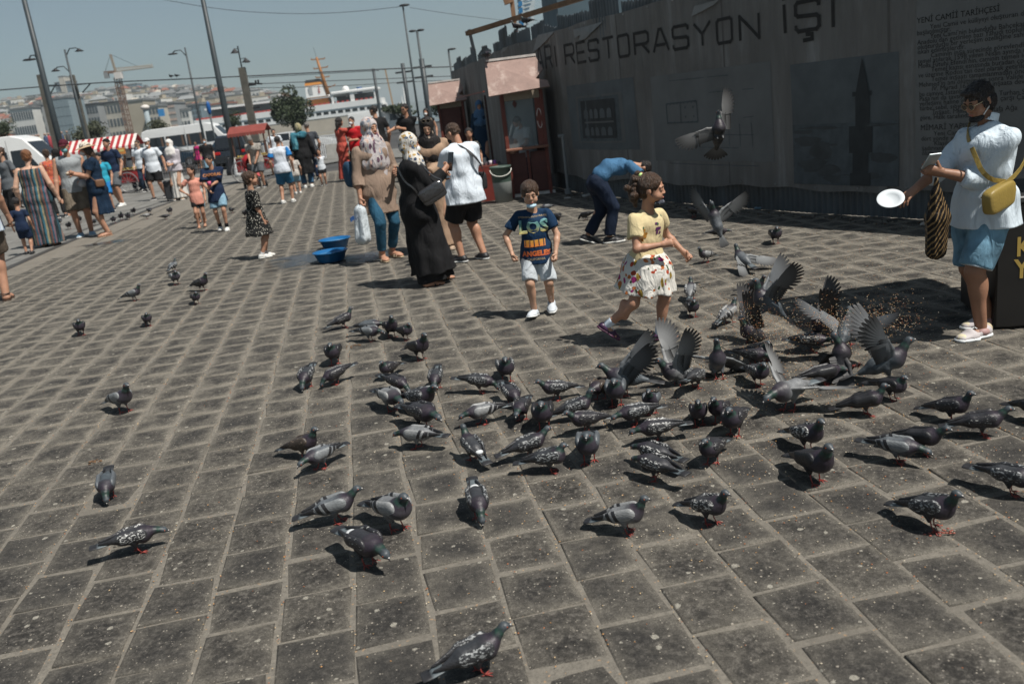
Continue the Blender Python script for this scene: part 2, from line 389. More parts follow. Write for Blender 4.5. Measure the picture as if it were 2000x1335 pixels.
def mortar_material():
 m, t, b = nodes('joint_sand'); geo = N(t, 'ShaderNodeNewGeometry')
 n1 = N(t, 'ShaderNodeTexNoise', Scale=3.0, Detail=6.0); n2 = N(t, 'ShaderNodeTexNoise', Scale=60.0, Detail=6.0, Roughness=.8)
 for n_ in (n1, n2): lnk(t, geo.outputs['Position'], n_.inputs['Vector'])
 c = ramp(t, n2.outputs[0], [(.3, (.08, .072, .06)), (.5, (.165, .150, .125)), (.75, (.25, .225, .185))]).outputs[0]
 f = ramp(t, n1.outputs[0], [(.45, (0, 0, 0)), (.6, (.45, .45, .45))]).outputs[0]; c = mixc(t, f, c, (.12, .108, .09))
 vo = N(t, 'ShaderNodeTexVoronoi', Scale=150.0); lnk(t, geo.outputs['Position'], vo.inputs['Vector'])
 s2 = mth(t, 'GREATER_THAN', vo.outputs['Color'], .9); c = mixc(t, mth(t, 'MULTIPLY', s2, .5), c, (.42, .25, .12))
 lnk(t, c, b.inputs['Base Color']); b.inputs['Roughness'].default_value = .95
 bp = N(t, 'ShaderNodeBump', Strength=.6, Distance=.01); lnk(t, n2.outputs[0], bp.inputs['Height']); lnk(t, bp.outputs[0], b.inputs['Normal'])
 return m
M_mortar = mortar_material()
M_conc = mat('worn_concrete', (.165, .162, .15), .85, .25, 1.3, .3, 60, dirt=(.09, .088, .08))
M_asph = mat('asphalt', (.05, .05, .05), .9, .25, 1.2, .5, 120, dirt=(.08, .075, .07))
WL = np.array([(7.6, 3.4), (6.0, 6.5), (4.63, 8.93), (3.58, 10.75), (2.59, 12.96), (1.55, 15.4), (1.12, 17.6), (.56, 19.6), (.02, 23.7), (-.78, 28.6)])
def chaikin(p, n=2):
 for _ in range(n):
  q = [p[0]]
  for a, b in zip(p[:-1], p[1:]): q += [a * .75 + b * .25, a * .25 + b * .75]
  q.append(p[-1]); p = np.array(q)
 return p
WC = chaikin(WL); WS = np.concatenate([[0], np.cumsum(np.linalg.norm(np.diff(WC, axis=0), axis=1))]); WTOT = WS[-1]
def wall_pt(s, z, off=0.0):
 s = min(max(s, 0), WTOT - 1e-6); i = min(int(np.searchsorted(WS, s, 'right')) - 1, len(WC) - 2)
 t = (s - WS[i]) / (WS[i + 1] - WS[i]); p = WC[i] * (1 - t) + WC[i + 1] * t
 def dirn(j):
  j = min(max(j, 0), len(WC) - 2); d = WC[j + 1] - WC[j]; return d / np.linalg.norm(d)
 d = dirn(i) * (1 - abs(t - .5)) + (dirn(i + 1) if t > .5 else dirn(i - 1)) * abs(t - .5); d /= np.linalg.norm(d)
 n = np.array([-d[1], d[0]])       # towards the square
 return V3(p[0] + n[0] * off, p[1] + n[1] * off, z)
def wall_hit(x, y):
 d = ray(x, y)
 for i in range(len(WC) - 1):
  a, b = WC[i], WC[i + 1]; e = b - a; den = d[0] * e[1] - d[1] * e[0]
  if abs(den) < 1e-9: continue
  t = (a[0] * e[1] - a[1] * e[0]) / den; u = (a[0] * d[1] - a[1] * d[0]) / den
  if t > 0 and -1e-6 <= u <= 1 + 1e-6: return WS[i] + u * (WS[i + 1] - WS[i]), EYE + t * d[2]
 return None
EDGE = np.array([gp(-260, 640)[:2], gp(-60, 555)[:2], gp(0, 528)[:2], gp(110, 480)[:2], gp(215, 438)[:2], gp(300, 404)[:2], gp(395, 376)[:2], gp(490, 348)[:2], gp(600, 326)[:2], gp(690, 310)[:2]])
EDGE = chaikin(EDGE, 1)
EDGE = np.array([EDGE[0] + (-14, -9)] + list(EDGE))
def beyond_edge(p):
 x, y = p
 if x > EDGE[-1][0]: return y > EDGE[-1][1]
 for a, b in zip(EDGE[:-1], EDGE[1:]):
  if a[0] <= x <= b[0]:
   yy = a[1] + (b[1] - a[1]) * (x - a[0]) / (b[0] - a[0] + 1e-9); return y > yy
 return True
def sheet(name, pts, z, m, parent=None, kind=None):
 me = bpy.data.meshes.new(name); me.from_pydata([(p[0], p[1], z) for p in pts], [], [tuple(range(len(pts)))]); me.update()
 if me.polygons[0].normal.z < 0: me.flip_normals()
 o = obj(name, me, m, parent); 
 if kind: tag(o, kind=kind)
 return o
ground = sheet('ground', [(-260, -12), (200, -12), (200, 132), (-260, 132)], -0.05, M_asph, kind='structure')
square = sheet('concrete_pavement', [(-60, 2)] + [tuple(p) for p in EDGE[1:]] + [(-1.2, 33), (2.0, 33), (2.0, 47), (-14, 47), (-24, 39), (-60, 31)], -0.003, M_conc, kind='structure')
paving = sheet('paving', [(-22, -1.5), (9, -1.5), (9, 33), (-22, 33)], -0.0075, M_mortar, kind='structure')
def stone_rings(L, W, rg, jit=.006):
 """a cushion-topped stone: rings at growing inset with height"""
 ins = [(-.003, -.03, 0), (.001, -.0068, 0), (.010, -.0022, .18), (.04, -.0004, .6), (.085, .0004, 1)]
 cs = [(L / 2, W / 2), (-L / 2, W / 2), (-L / 2, -W / 2), (L / 2, -W / 2)]
 jt = rg.normal(0, jit, (4, 2)); V = []; E = []
 for (i, z, e) in ins:
  for q, (cx, cy) in enumerate(cs): V.append((cx - math.copysign(i, cx) + jt[q, 0], cy - math.copysign(i, cy) + jt[q, 1], z)); E.append(e)
 F = []
 for k in range(len(ins) - 1):
  for j in range(4): F.append((k * 4 + j, k * 4 + (j + 1) % 4, k * 4 + 4 + (j + 1) % 4, k * 4 + 4 + j))
 F.append(tuple(len(ins) * 4 - 4 + j for j in range(4)))
 return V, F, E
SW, SL, JW = .276, .31, .013
stones = []
for k in range(-74, 30):
 ph = 2.86 if k % 2 == 0 else 2.705
 cbd = .016 + SW * (k + .5)
 j0 = -18
 for j in range(j0, 110):
  a = ph + SL * (j + .5) + rng.normal(0, .004)
  p = dB * cbd + dA * a
  if p[1] < .6 or p[1] > 32 or p[0] < -21 or p[0] > 8: continue
  if p[1] > 2.5:
   wx = np.interp(p[1], WC[:, 1], WC[:, 0])
   if p[0] > wx + .15: continue
  if beyond_edge(p[:2]): continue
  x, y = proj((p[0], p[1], 0))
  if x < -260 or x > 2260 or y > 1640: continue
  stones.append((y, p, a))
stones.sort(key=lambda q: -q[0])
inframe = [q for q in stones if -60 < proj(q[1])[0] < 2060 and q[0] < 1385]
near = inframe[:300]; nearset = set(id(q) for q in near)
rot = -YA
variants = []
for i in range(10):
 V, F, E_ = stone_rings(SW - JW + rng.normal(0, .003), SL - JW + rng.normal(0, .004), rng)
 me = bpy.data.meshes.new('paving_stone'); me.from_pydata(V, [], F); a_ = me.attributes.new('edge', 'FLOAT', 'POINT'); a_.data.foreach_set('value', E_)
 me.polygons.foreach_set('use_smooth', [True] * len(F)); me.materials.append(M_stone); me.update(); variants.append(me)
for q in near:
 o = bpy.data.objects.new('paving_stone', variants[rng.integers(10)]); COL.objects.link(o); o.parent = paving
 o.location = (q[1][0], q[1][1], rng.normal(-.001, .0016)); o.rotation_euler = (rng.normal(0, .010), rng.normal(0, .010), rot + rng.normal(0, .006) + (PI if rng.random() < .5 else 0))
V = []; F = []; E_ = []; RN = []
for q in stones:
 if id(q) in nearset: continue
 v, f, e = stone_rings(SW - JW + rng.normal(0, .003), SL - JW + rng.normal(0, .004), rng)
 v = np.array(v); c, s_ = math.cos(rot), math.sin(rot); dz = rng.normal(-.001, .0015)
 tx, ty = rng.normal(0, .006, 2)
 x = v[:, 0] * c - v[:, 1] * s_ + q[1][0]; y = v[:, 0] * s_ + v[:, 1] * c + q[1][1]
 n = len(V) * 20; V.append(np.stack([x, y, v[:, 2] + dz + v[:, 0] * tx + v[:, 1] * ty], 1)); F += [tuple(i + n for i in g) for g in f]; E_ += e; RN += [rng.random()] * 20
me = bpy.data.meshes.new('paving_stones_beyond'); me.from_pydata(np.concatenate(V).tolist(), [], F)
a_ = me.attributes.new('edge', 'FLOAT', 'POINT'); a_.data.foreach_set('value', E_)
a_ = me.attributes.new('rnd', 'FLOAT', 'POINT'); a_.data.foreach_set('value', RN)
me.polygons.foreach_set('use_smooth', [True] * len(F)); me.update()
tag(obj('paving_stones_beyond', me, M_stone, paving), kind='stuff')
g = G()
for off, w_, z in ((-.05, .16, .0), (.42, .10, .0)):
 L = []; Rr = []
 for i, p in enumerate(EDGE):
  d = EDGE[min(i + 1, len(EDGE) - 1)] - EDGE[max(i - 1, 0)]; d = d / np.linalg.norm(d); n = np.array([-d[1], d[0]])
  L.append((*(p + n * (off - w_ / 2)), .0015)); Rr.append((*(p + n * (off + w_ / 2)), .0015))
 g.add(L + Rr, [(i, i + 1, len(L) + i + 1, len(L) + i) for i in range(len(L) - 1)])
tag(g.build('drain_channel', mat('drain_iron', (.05, .048, .045), .6, .3, 8)), kind='structure')
g = G(); g2 = G()
for k in range(0, 60):      # pale slab joints beyond the kerb
 c0 = gp(-200 + 25 * k, 520 - 4.2 * k) if False else None
for k in range(-10, 26):
 p0 = dB * (-34 + 1.25 * k + 10) ; p0 = p0 + dA * 14
 seg = []
 for j in range(0, 60):
  q = p0 + dA * (j * .5)
  if beyond_edge(q[:2]) and q[1] < 44 and q[0] < -2 and not (q[1] < 17 and q[0] > 0): seg.append(q)
 if len(seg) > 4: g.add([(*(seg[0] + dB * .0)[:2], -.0005), (*(seg[0] + dB * .025)[:2], -.0005), (*(seg[-1] + dB * .025)[:2], -.0005), (*(seg[-1])[:2], -.008)], [(0, 1, 2, 3)])
tag(g.build('pavement_joints', mat('joint_dark', (.09, .085, .075), .9)), kind='structure')
M_wet = mat('wet_film', (.045, .05, .055), .12, .3, 9, spec=.6)
M_corr = mat('galvanised_sheet', (.10, .115, .125), .5, .35, 2.2, .25, 25, metal=.35, stretch=(1, 1, .25), dirt=(.045, .04, .036))
def banner_material():
 m, t, b = nodes('banner_cloth'); geo = N(t, 'ShaderNodeTexCoord'); src = geo.outputs['UV']
 mp = N(t, 'ShaderNodeMapping'); mp.inputs['Scale'].default_value = (1.0, .12, 1); lnk(t, src, mp.inputs['Vector'])
 n1 = N(t, 'ShaderNodeTexNoise', Scale=3.4, Detail=6.0, Roughness=.62); lnk(t, mp.outputs[0], n1.inputs['Vector'])
 n2 = N(t, 'ShaderNodeTexNoise', Scale=.9, Detail=6.0, Roughness=.65); lnk(t, src, n2.inputs['Vector'])
 c = ramp(t, n1.outputs[0], [(.3, (.128, .124, .116)), (.55, (.185, .180, .170)), (.72, (.28, .285, .28))]).outputs[0]
 f = ramp(t, n2.outputs[0], [(.45, (0, 0, 0)), (.7, (.5, .5, .5))]).outputs[0]; c = mixc(t, f, c, (.105, .098, .09))
 lnk(t, c, b.inputs['Base Color']); b.inputs['Roughness'].default_value = .75; b.inputs['Specular IOR Level'].default_value = .3
 wv = N(t, 'ShaderNodeTexNoise', Scale=420.0, Detail=0.0); lnk(t, src, wv.inputs['Vector'])
 mp2 = N(t, 'ShaderNodeMapping'); mp2.inputs['Scale'].default_value = (2.6, .35, 1); lnk(t, src, mp2.inputs['Vector'])
 w2 = N(t, 'ShaderNodeTexNoise', Scale=1.6, Detail=4.0); lnk(t, mp2.outputs[0], w2.inputs['Vector'])
 h = mth(t, 'MULTIPLY_ADD', wv.outputs[0], .03, w2.outputs[0])
 bp = N(t, 'ShaderNodeBump', Strength=1.0, Distance=.10); lnk(t, h, bp.inputs['Height']); lnk(t, bp.outputs[0], b.inputs['Normal'])
 return m
M_ban = banner_material()
hoard = tag(empty('hoarding_wall', tuple(wall_pt(6, 0))), 'corrugated metal hoarding wrapped in a long printed restoration banner along the right of the square', 'wall')
def to_local(me, parent): me.transform(Matrix.Translation(-Vector(parent.location)))
s = 0.0; k = 0
while s < WTOT - .2:
 wd = .86; g = G(); nrib = 10; rows = [[], []]
 top = 3.02 + rng.normal(0, .06) if s > 6 else 3.05
 if s > 10: top = 3.0 + rng.normal(0, .09)
 tl, tr = rng.normal(0, .05), rng.normal(0, .05); lean = rng.normal(0, .012)
 zs = [0.0, .35, 2.5, 'top']
 P = []
 for zi, z in enumerate(zs):
  for i in range(nrib * 4 + 1):
   u = i / (nrib * 4); zz = z if z != 'top' else top + tl * (1 - u) + tr * u + (rng.normal(0, .014))
   prof = [0, 0, .022, .022][i % 4]
   P.append(wall_pt(s + u * wd, zz, -.055 + .004 * (k % 2) + prof + (lean * zz if zz > 2.4 else 0)))
 n = nrib * 4 + 1; F = [(r_ * n + i, r_ * n + i + 1, (r_ + 1) * n + i + 1, (r_ + 1) * n + i) for r_ in range(3) for i in range(n - 1)]
 g.add(P, F); me = g.mesh('sheet_panel', M_corr); to_local(me, hoard); obj('sheet_panel', me, None, hoard); s += wd - .02; k += 1
def billow(s, z):
 return .045 + .012 * math.sin(s * 2.1 + z) + .010 * math.sin(s * 5.3 - z * 1.3) + .006 * math.sin(s * 11 + z * .6) + .03 * max(0, .6 - z) * (1 + .6 * math.sin(s * 3))
def btop(s): return 2.79 + .012 * math.sin(s * 3.1)
def bbot(s): return .30 + .02 * math.sin(s * 2.3) + .012 * math.sin(s * 7)
ns, nz_ = 330, 22; P = []; UV = []
S0, S1 = 0.0, WTOT
for i in range(ns + 1):
 ss = S0 + (S1 - S0) * i / ns; zb, zt = bbot(ss), btop(ss)
 for j in range(nz_ + 1): z = zb + (zt - zb) * j / nz_; P.append(wall_pt(ss, z, billow(ss, z))); UV.append((ss, z))
F = [(i * (nz_ + 1) + j, i * (nz_ + 1) + j + 1, (i + 1) * (nz_ + 1) + j + 1, (i + 1) * (nz_ + 1) + j) for i in range(ns) for j in range(nz_)]
me = mesh_np('banner', np.array(P), np.array(F), True); uvl = me.uv_layers.new(name='UVMap')
UVa = np.array(UV, np.float32); li = np.empty(len(me.loops), np.int32); me.loops.foreach_get('vertex_index', li); uvl.data.foreach_set('uv', UVa[li].ravel())
to_local(me, hoard); banner = obj('banner', me, M_ban, hoard)
def on_banner(name, polys, m, lift=.004, parent=banner, kind=None):
 """polys: list of outlines [(s,z)...]; each is cut into a fan following the cloth"""
 V = []; F = []
 for pl in polys:
  n = len(V)
  for s_, z in pl: V.append(wall_pt(s_, z, billow(s_, z) + lift))
  F.append(tuple(range(n, n + len(pl))))
 me = bpy.data.meshes.new(name); me.from_pydata([tuple(p) for p in V], [], F); me.update(); to_local(me, hoard)
 o = obj(name, me, m, parent); 
 if kind: tag(o, kind=kind)
 return o
def quads_grid(s0, s1, z0, z1, n=10, nz=6):
 return [[(s0 + (s1 - s0) * i / n, z0 + (z1 - z0) * j / nz), (s0 + (s1 - s0) * (i + 1) / n, z0 + (z1 - z0) * j / nz), (s0 + (s1 - s0) * (i + 1) / n, z0 + (z1 - z0) * (j + 1) / nz), (s0 + (s1 - s0) * i / n, z0 + (z1 - z0) * (j + 1) / nz)] for i in range(n) for j in range(nz)]
M_ink = mat('banner_ink', (.022, .021, .02), .8, .2, 4)
ST = {'A': [[(0, 0), (.42, 1), (.58, 1), (1, 0)], [(.2, .3), (.8, .3)]], 'R': [[(.05, 0), (.05, 1), (.8, 1), (.95, .9), (.95, .55), (.8, .46), (.05, .46)], [(.5, .46), (.98, 0)]],
      'I': [[(.5, 0), (.5, 1)]], 'E': [[(.98, 1), (.05, 1), (.05, 0), (.98, 0)], [(.05, .5), (.85, .5)]],
      'S': [[(.95, .78), (.95, .92), (.85, 1), (.15, 1), (.05, .9), (.05, .6), (.15, .52), (.85, .48), (.95, .4), (.95, .1), (.85, 0), (.15, 0), (.05, .1), (.05, .22)]],
      'T': [[(0, 1), (1, 1)], [(.5, 1), (.5, 0)]], 'O': [[(.05, .1), (.05, .9), (.15, 1), (.85, 1), (.95, .9), (.95, .1), (.85, 0), (.15, 0), (.05, .1)]],
      'Y': [[(0, 1), (.5, .5), (1, 1)], [(.5, .5), (.5, 0)]], 'N': [[(.05, 0), (.05, 1), (.95, 0), (.95, 1)]],
      'Ş': None, 'İ': None}
ST['Ş'] = ST['S'] + [[(.5, 0), (.5, -.14), (.68, -.16), (.68, -.32), (.32, -.34)]]; ST['İ'] = [[(.5, 0), (.5, 1)], [(.5, 1.14), (.5, 1.3)]]
def strokes(ch, s0, z0, wd, ht, th):
 out_ = []
 for pl in ST[ch]:
  for i, (a, b) in enumerate(zip(pl[:-1], pl[1:])):
   A = np.array([a[0] * wd, a[1] * ht]); B = np.array([b[0] * wd, b[1] * ht]); d = B - A; L = np.linalg.norm(d); d /= L
   ex = th * .42
   A = A - d * (ex if i > 0 else 0); B = B + d * (ex if i < len(pl) - 2 else 0); n = np.array([-d[1], d[0]]) * th / 2; L = np.linalg.norm(B - A)
   k = max(1, int(L / .12))
   for q in range(k):
    C = A + (B - A) * q / k; D = A + (B - A) * (q + 1) / k
    out_.append([(s0 - p[0], z0 + p[1]) for p in (C - n, C + n, D + n, D - n)])
 return out_
def word(txt, px0, px1, ybase0, ytop0, ybase1, ytop1, wI=.34, gap=.3):
 s0, zb0 = wall_hit(px0, ybase0); _, zt0 = wall_hit(px0, ytop0); s1, zb1 = wall_hit(px1, ybase1); _, zt1 = wall_hit(px1, ytop1)
 wt = [wI if c in 'Iİ' else 1 for c in txt]; tot = sum(wt) + gap * (len(txt) - 1); unit = (s0 - s1) / tot; x = 0; P = []
 for i, (c, w_) in enumerate(zip(txt, wt)):
  f = x / tot; zb = zb0 + (zb1 - zb0) * f; ht = (zt0 + (zt1 - zt0) * f) - zb
  P.append((c, strokes(c, s0 - x * unit, zb, unit * w_, ht, .145 * ht if True else 0))); x += w_ + gap
 return P, (zb0, zt0, zb1, zt1, unit)
for txt, args in (('ARI', (1056, 1096, 137, 92, 129, 88)), ('RESTORASYON', (1110, 1492, 126, 88, 74, 26)), ('İŞI', (1532, 1641, 66, 10, 52, -4))):
 ps, info = word(txt, *args)
 for c, polys in ps: 
  o = on_banner('letter', polys, M_ink, .0055 + .001 * (ord(c) % 3))
M_pr0 = mat('print_faded_blue', (.085, .098, .104), .7, .2, 3); M_pr1 = mat('print_slate', (.050, .057, .060), .7, .25, 6); M_pr2 = mat('print_dark', (.026, .030, .032), .7, .3, 5)
M_pr3 = mat('print_mid_blue', (.066, .080, .088), .7, .25, 8); M_pr4 = mat('print_grey', (.105, .110, .108), .7, .15, 3)
def hitz(*p): return wall_hit(*p)
def rectpx(x0, y0, x1, y1):
 a = wall_hit(x0, y0); b = wall_hit(x1, y1); return a[0], b[0], b[1], a[1]
s0, s1, z0, z1 = rectpx(1112, 168, 1256, 296); z0 = 0.78
wp = on_banner('window_print', quads_grid(s0, s1, z0, z1, 20, 6), M_pr0, .004)
a, b = s0 + (s1 - s0) * .13, s0 + (s1 - s0) * .83; za, zb = z0 + (z1 - z0) * .1, z0 + (z1 - z0) * .82
for k, (q, mm) in enumerate(((0, M_pr4), (.06, M_pr3), (.13, M_pr2))):
 on_banner('window_frame_print', quads_grid(a + (b - a) * q, b - (b - a) * q, za + q * .6, zb - q * .6, 6, 5), mm, .0075 + .003 * k, wp)
arch = []
for i in range(5):
 for row, zz in ((0, .52), (1, .16)):
  cx = a + (b - a) * (.24 + .13 * i); zc = za + (zb - za) * zz; wv = (b - a) * .045; hgt_ = (zb - za) * (.2 if row == 0 else .18)
  arch.append([(cx - wv, zc), (cx + wv, zc)] + [(cx + wv * math.cos(q), zc + hgt_ * .6 + hgt_ * .4 * math.sin(q)) for q in np.linspace(0, PI, 6)])
on_banner('arch_print', arch, M_pr0, .0175, wp)
on_banner('ledge_print', quads_grid(a + (b - a) * .2, a + (b - a) * .84, za + (zb - za) * .42, za + (zb - za) * .455, 4, 1), M_pr4, .0175, wp)
s0, s1, z0, z1 = rectpx(1275, 150, 1520, 350); z0 = .62
pp = on_banner('plan_print', quads_grid(s0, s1, z0, z1, 24, 6), mat('print_paper', (.135, .14, .138), .75, .12, 2), .004)
L = []
def ln(x0, y0, x1, y1, t=.006):
 a, b = wall_hit(x0, y0), wall_hit(x1, y1); A, B = np.array(a), np.array(b); d = B - A; k = max(1, int(np.linalg.norm(d) / .3)); n = np.array([-d[1], d[0]]) / np.linalg.norm(d) * t
 for q in range(k):
  C, D = A + d * q / k, A + d * (q + 1) / k; L.append([tuple(C - n), tuple(D - n), tuple(D + n), tuple(C + n)])
for (x0, y0, x1, y1) in ((1304, 203, 1366, 196), (1307, 240, 1370, 237), (1304, 203, 1307, 240), (1334, 200, 1336, 239), (1366, 196, 1370, 237)): ln(x0, y0, x1, y1, .010)
for x0, y0 in ((1343, 209), (1358, 208), (1344, 227), (1360, 226)): ln(x0, y0, x0 + 2.5, y0, .012)
for i in range(9): ln(1305 + 7.3 * i, 202 - .8 * i, 1305.3 + 7.3 * i, 206 - .8 * i, .012); ln(1307 + 7.3 * i, 238 - .4 * i, 1307.3 + 7.3 * i, 242 - .4 * i, .012)
for (x0, y0, x1, y1) in ((1310, 158, 1430, 146), (1390, 180, 1480, 172), (1320, 285, 1450, 288), (1312, 318, 1490, 323), (1430, 232, 1480, 226), (1380, 262, 1480, 262), (1430, 240, 1432, 285), (1452, 240, 1454, 285), (1475, 238, 1478, 286)): ln(x0, y0, x1, y1, .0045)
on_banner('plan_lines', L, M_pr3, .0085, pp, 'stuff')
s0, s1, z0, z1 = rectpx(1548, 124, 1762, 362); z0 = wall_hit(1562, 358)[1]; z1 = wall_hit(1550, 126)[1]; s1 = wall_hit(1762, 240)[0]
tp = on_banner('tower_print', quads_grid(s0, s1, z0, z1, 24, 8), M_pr0, .004)
zh = z0 + (z1 - z0) * .5
on_banner('sea_print', quads_grid(s0, s1, z0, zh, 24, 5), M_pr3, .0075, tp)
def blob(cs, cz, rs, rz, n=14): 
 ph = rng.random(4) * 6; return [(cs + rs * math.cos(a) * (1 + .18 * math.sin(3 * a + ph[0]) + .1 * math.sin(5 * a + ph[1])), cz + rz * math.sin(a) * (1 + .2 * math.sin(2 * a + ph[2]) + .1 * math.sin(7 * a + ph[3]))) for a in np.linspace(0, 2 * PI, n, endpoint=False)]
W_ = s0 - s1; Hh = z1 - z0
def SZ(u, v): return s0 - W_ * u, z0 + Hh * v
bl = [blob(*SZ(u, v), W_ * a, Hh * b_) for u, v, a, b_ in ((.16, .36, .13, .05), (.3, .28, .12, .07), (.2, .16, .14, .06), (.36, .12, .12, .05), (.86, .22, .12, .045), (.5, .05, .18, .04), (.12, .44, .1, .02), (.42, .33, .05, .012), (.74, .08, .12, .03), (.3, .47, .2, .015), (.8, .475, .18, .012))]
on_banner('shore_print', bl, M_pr1, .0105, tp)
tw = []
for (u0, u1, v0, v1) in ((.58, .76, .0, .1), (.60, .735, .1, .26), (.57, .77, .26, .47), (.625, .745, .47, .72), (.60, .765, .70, .735)):
 a, b = SZ(u0, v0), SZ(u1, v1); tw += quads_grid(a[0], b[0], a[1], b[1], 3, 3)
a, b, c = SZ(.63, .735), SZ(.74, .735), SZ(.682, .99); tw.append([a, b, c])
on_banner('tower_silhouette', tw, M_pr2, .0135, tp)
s0 = wall_hit(1795, 200)[0]
tx = on_banner('text_panel', quads_grid(s0, 1.2, .55, 2.77, 60, 6), mat('print_pale', (.150, .153, .149), .75, .12, 2), .004)
M_ink2 = mat('small_print_ink', (.045, .045, .044), .8, .2, 4)
def btext(txt, px, py, size, m=M_ink2, lift=.0085):
 h = wall_hit(px, py); v, f = text_mesh(txt, size)
 V = [wall_pt(h[0] - p[0], h[1] + p[1], billow(h[0] - p[0], h[1] + p[1]) + lift) for p in v]
 me = bpy.data.meshes.new('text_line'); me.from_pydata([tuple(p) for p in V], [], f); me.update(); to_local(me, hoard); return obj('text_line', me, m, tx)
body = ['        Yeni Camii ve külliyeyi oluşturan diğer yapıların', 'başlatılmıştır.', '        Yeni Cami’nin bulunduğu Bahçekapı ve civarı,', 'Anadolu’dan getirilen bazı Yahudi topluluklarının bu bölge', 'oluşturduğu bir yerleşim özelliğine sahiptir. Uzun yıllar', 'iskan edilmişlerdir.',
  '        Caminin inşa sürecinde görevlendirilen ilk mimar', 'temel atılarak 1598 yılının Nisan ayında resmi inşaat', 'Molla Fütuhi Efendi’nin, caminin temeli için tayin ettiği', '        Temel kazısı esnasında buradan çok miktarda', 've üzerine Rodos’tan özel olarak getirilen taş bloklar',
  '        Temel inşaatı tamamlanmadan önce Davut Ağa', 'Mehmed’in ani ölümünden sonra Valide Sultan’ın Bir', '        IV. Murad 1637 yılında inşaata devam etmek 4 Tem', 'bu camiye İstanbul ahalisi', 'Paşa’nın da tavsiyesiyle Hatice Turhan Sultan ile camii', 'yerleşimi haline getirip imaret, çarşı Çarşı', 'türbe, sebil, sıbyan mektebi',
  '        İnşaat, Mimarbaşı Mustafa Ağa', 'göre, Halk tarafından “Zulmiye”']
btext('YENİ CAMİİ TARİHÇESİ', 1797, 46, .078, M_ink, .0085)
for i, l in enumerate(body): btext(l, 1797 + .42 * i, 60 + 9.1 * i, .066)
btext('MİMARİ YAPISI', 1806, 253, .078)
for i, l in enumerate(['        Yeni Cami, merkezi kubbeli', 'dört yönde eklenen yarım kubbeler', '        Klasik Osmanlı camilerinin', 'şadırvanlı avlu ve son cemaat', 'oluşur.', '        Avlunun ortasında', '        Yapının', 'kapılar']): btext(l, 1807 + .5 * i, 264 + 9.3 * i, .066)
for pts in ([(1092, 60), (1058, 68), (1046, 103), (1062, 92), (1088, 66)], [(1184, 42), (1126, 58), (1130, 74), (1140, 68), (1138, 78), (1150, 76), (1164, 62)], [(1414, -2), (1362, 12), (1356, 32), (1378, 22), (1404, 8)], [(1000, 90), (990, 93), (985, 104), (996, 98)]):
 P = [wall_hit(*p) for p in pts if wall_hit(*p)]
 on_banner('torn_flap', [[(a, min(b, 2.86)) for a, b in P]], mat('flap_cloth', (.21, .215, .21), .7), .03, banner)
M_seam = mat('banner_seam', (.10, .095, .088), .8); M_eye2 = mat('eyelet', (.25, .25, .25), .4, metal=.6)
for ss in np.arange(2.0, WTOT - .5, 2.45): on_banner('seam', quads_grid(ss, ss + .03, bbot(ss) + .02, btop(ss) - .02, 1, 10), M_seam, .0028)
g = G()
for ss in np.arange(.6, WTOT - .3, .61):
 for z_ in (btop(ss) - .035, bbot(ss) + .04): q = wall_pt(ss, z_, billow(ss, z_) + .006); g.ball(q - V3(*hoard.location), .014, 6, 4)
tag(g.build('eyelets', M_eye2, banner), kind='stuff')
M_wood = mat('raw_timber', (.22, .125, .07), .75, .3, 3, .3, 40, stretch=(1, 1, .3), dirt=(.10, .06, .035))
rail = empty('timber_rail', (1.2, 18.6, 0)); tag(rail, 'raw timber rail with one leaning upright above the hoarding', 'railing')
g = G(); A_, B_ = at(912, 66, 19.4), at(1215, -28, 17.0); g.bar(A_ - V3(*rail.location), B_ - V3(*rail.location), .10, .09); g.build('rail_beam', M_wood, rail)
for (p, q, w_, Y, me_) in (((997, -20), (1006, 54), .085, 18.8, M_wood), ((984, 4), (1000, -2), .13, 18.75, M_wood), ((916, 58), (926, 100), .07, 19.6, mat('dark_steel', (.03, .035, .04), .5))):
 g = G(); g.bar(at(*p, Y) - V3(*rail.location), at(*q, Y) - V3(*rail.location), w_); g.build('upright', me_, rail)
hs = empty('house', (4.2, 31, 0)); tag(hs, 'blue-grey painted building rising behind the hoarding at the top of the picture', 'building')
g = G(); g.box((3.9, 0, 3.6), (11, 6, 7.2)); g.build('house_wall', mat('blue_grey_render', (.075, .115, .14), .8, .12, 1), hs)
for i in range(4): g = G(); g.box((.5 + 2.4 * i, -3.03, 5.4), (1.0, .08, 1.4)); g.build('window', mat('window_glass', (.02, .025, .03), .15, spec=.7), hs)
sb = empty('notice_board', tuple(at(1028, 40, 19.9))); tag(sb, 'pale blue and white site notice board standing behind the timber rail', 'sign')
A4 = [at(1008, -30, 19.9), at(1046, -40, 19.9), at(1043, 44, 19.9), at(1014, 54, 19.9)]; c0 = V3(*sb.location)
g = G(); v = [p - c0 for p in A4]; g.add(v + [p + V3(0, .05, 0) for p in v], [(0, 1, 2, 3), (7, 6, 5, 4), (0, 4, 5, 1), (1, 5, 6, 2), (2, 6, 7, 3), (3, 7, 4, 0)]); g.build('board', mat('board_white', (.45, .52, .55), .5), sb)
g = G()
for i in range(6):
 a, b = at(1010 + .9 * i, -22 + 13 * i, 19.88) - c0, at(1018 + .9 * i, -24 + 13 * i, 19.88) - c0; c, d = at(1018.5 + .9 * i, -14 + 13 * i, 19.88) - c0, at(1010.8 + .9 * i, -12 + 13 * i, 19.88) - c0; g.add([a, b, c, d], [(0, 1, 2, 3)])
g.build('blue_blocks', mat('board_blue', (.03, .16, .34), .5), sb)
g = G()
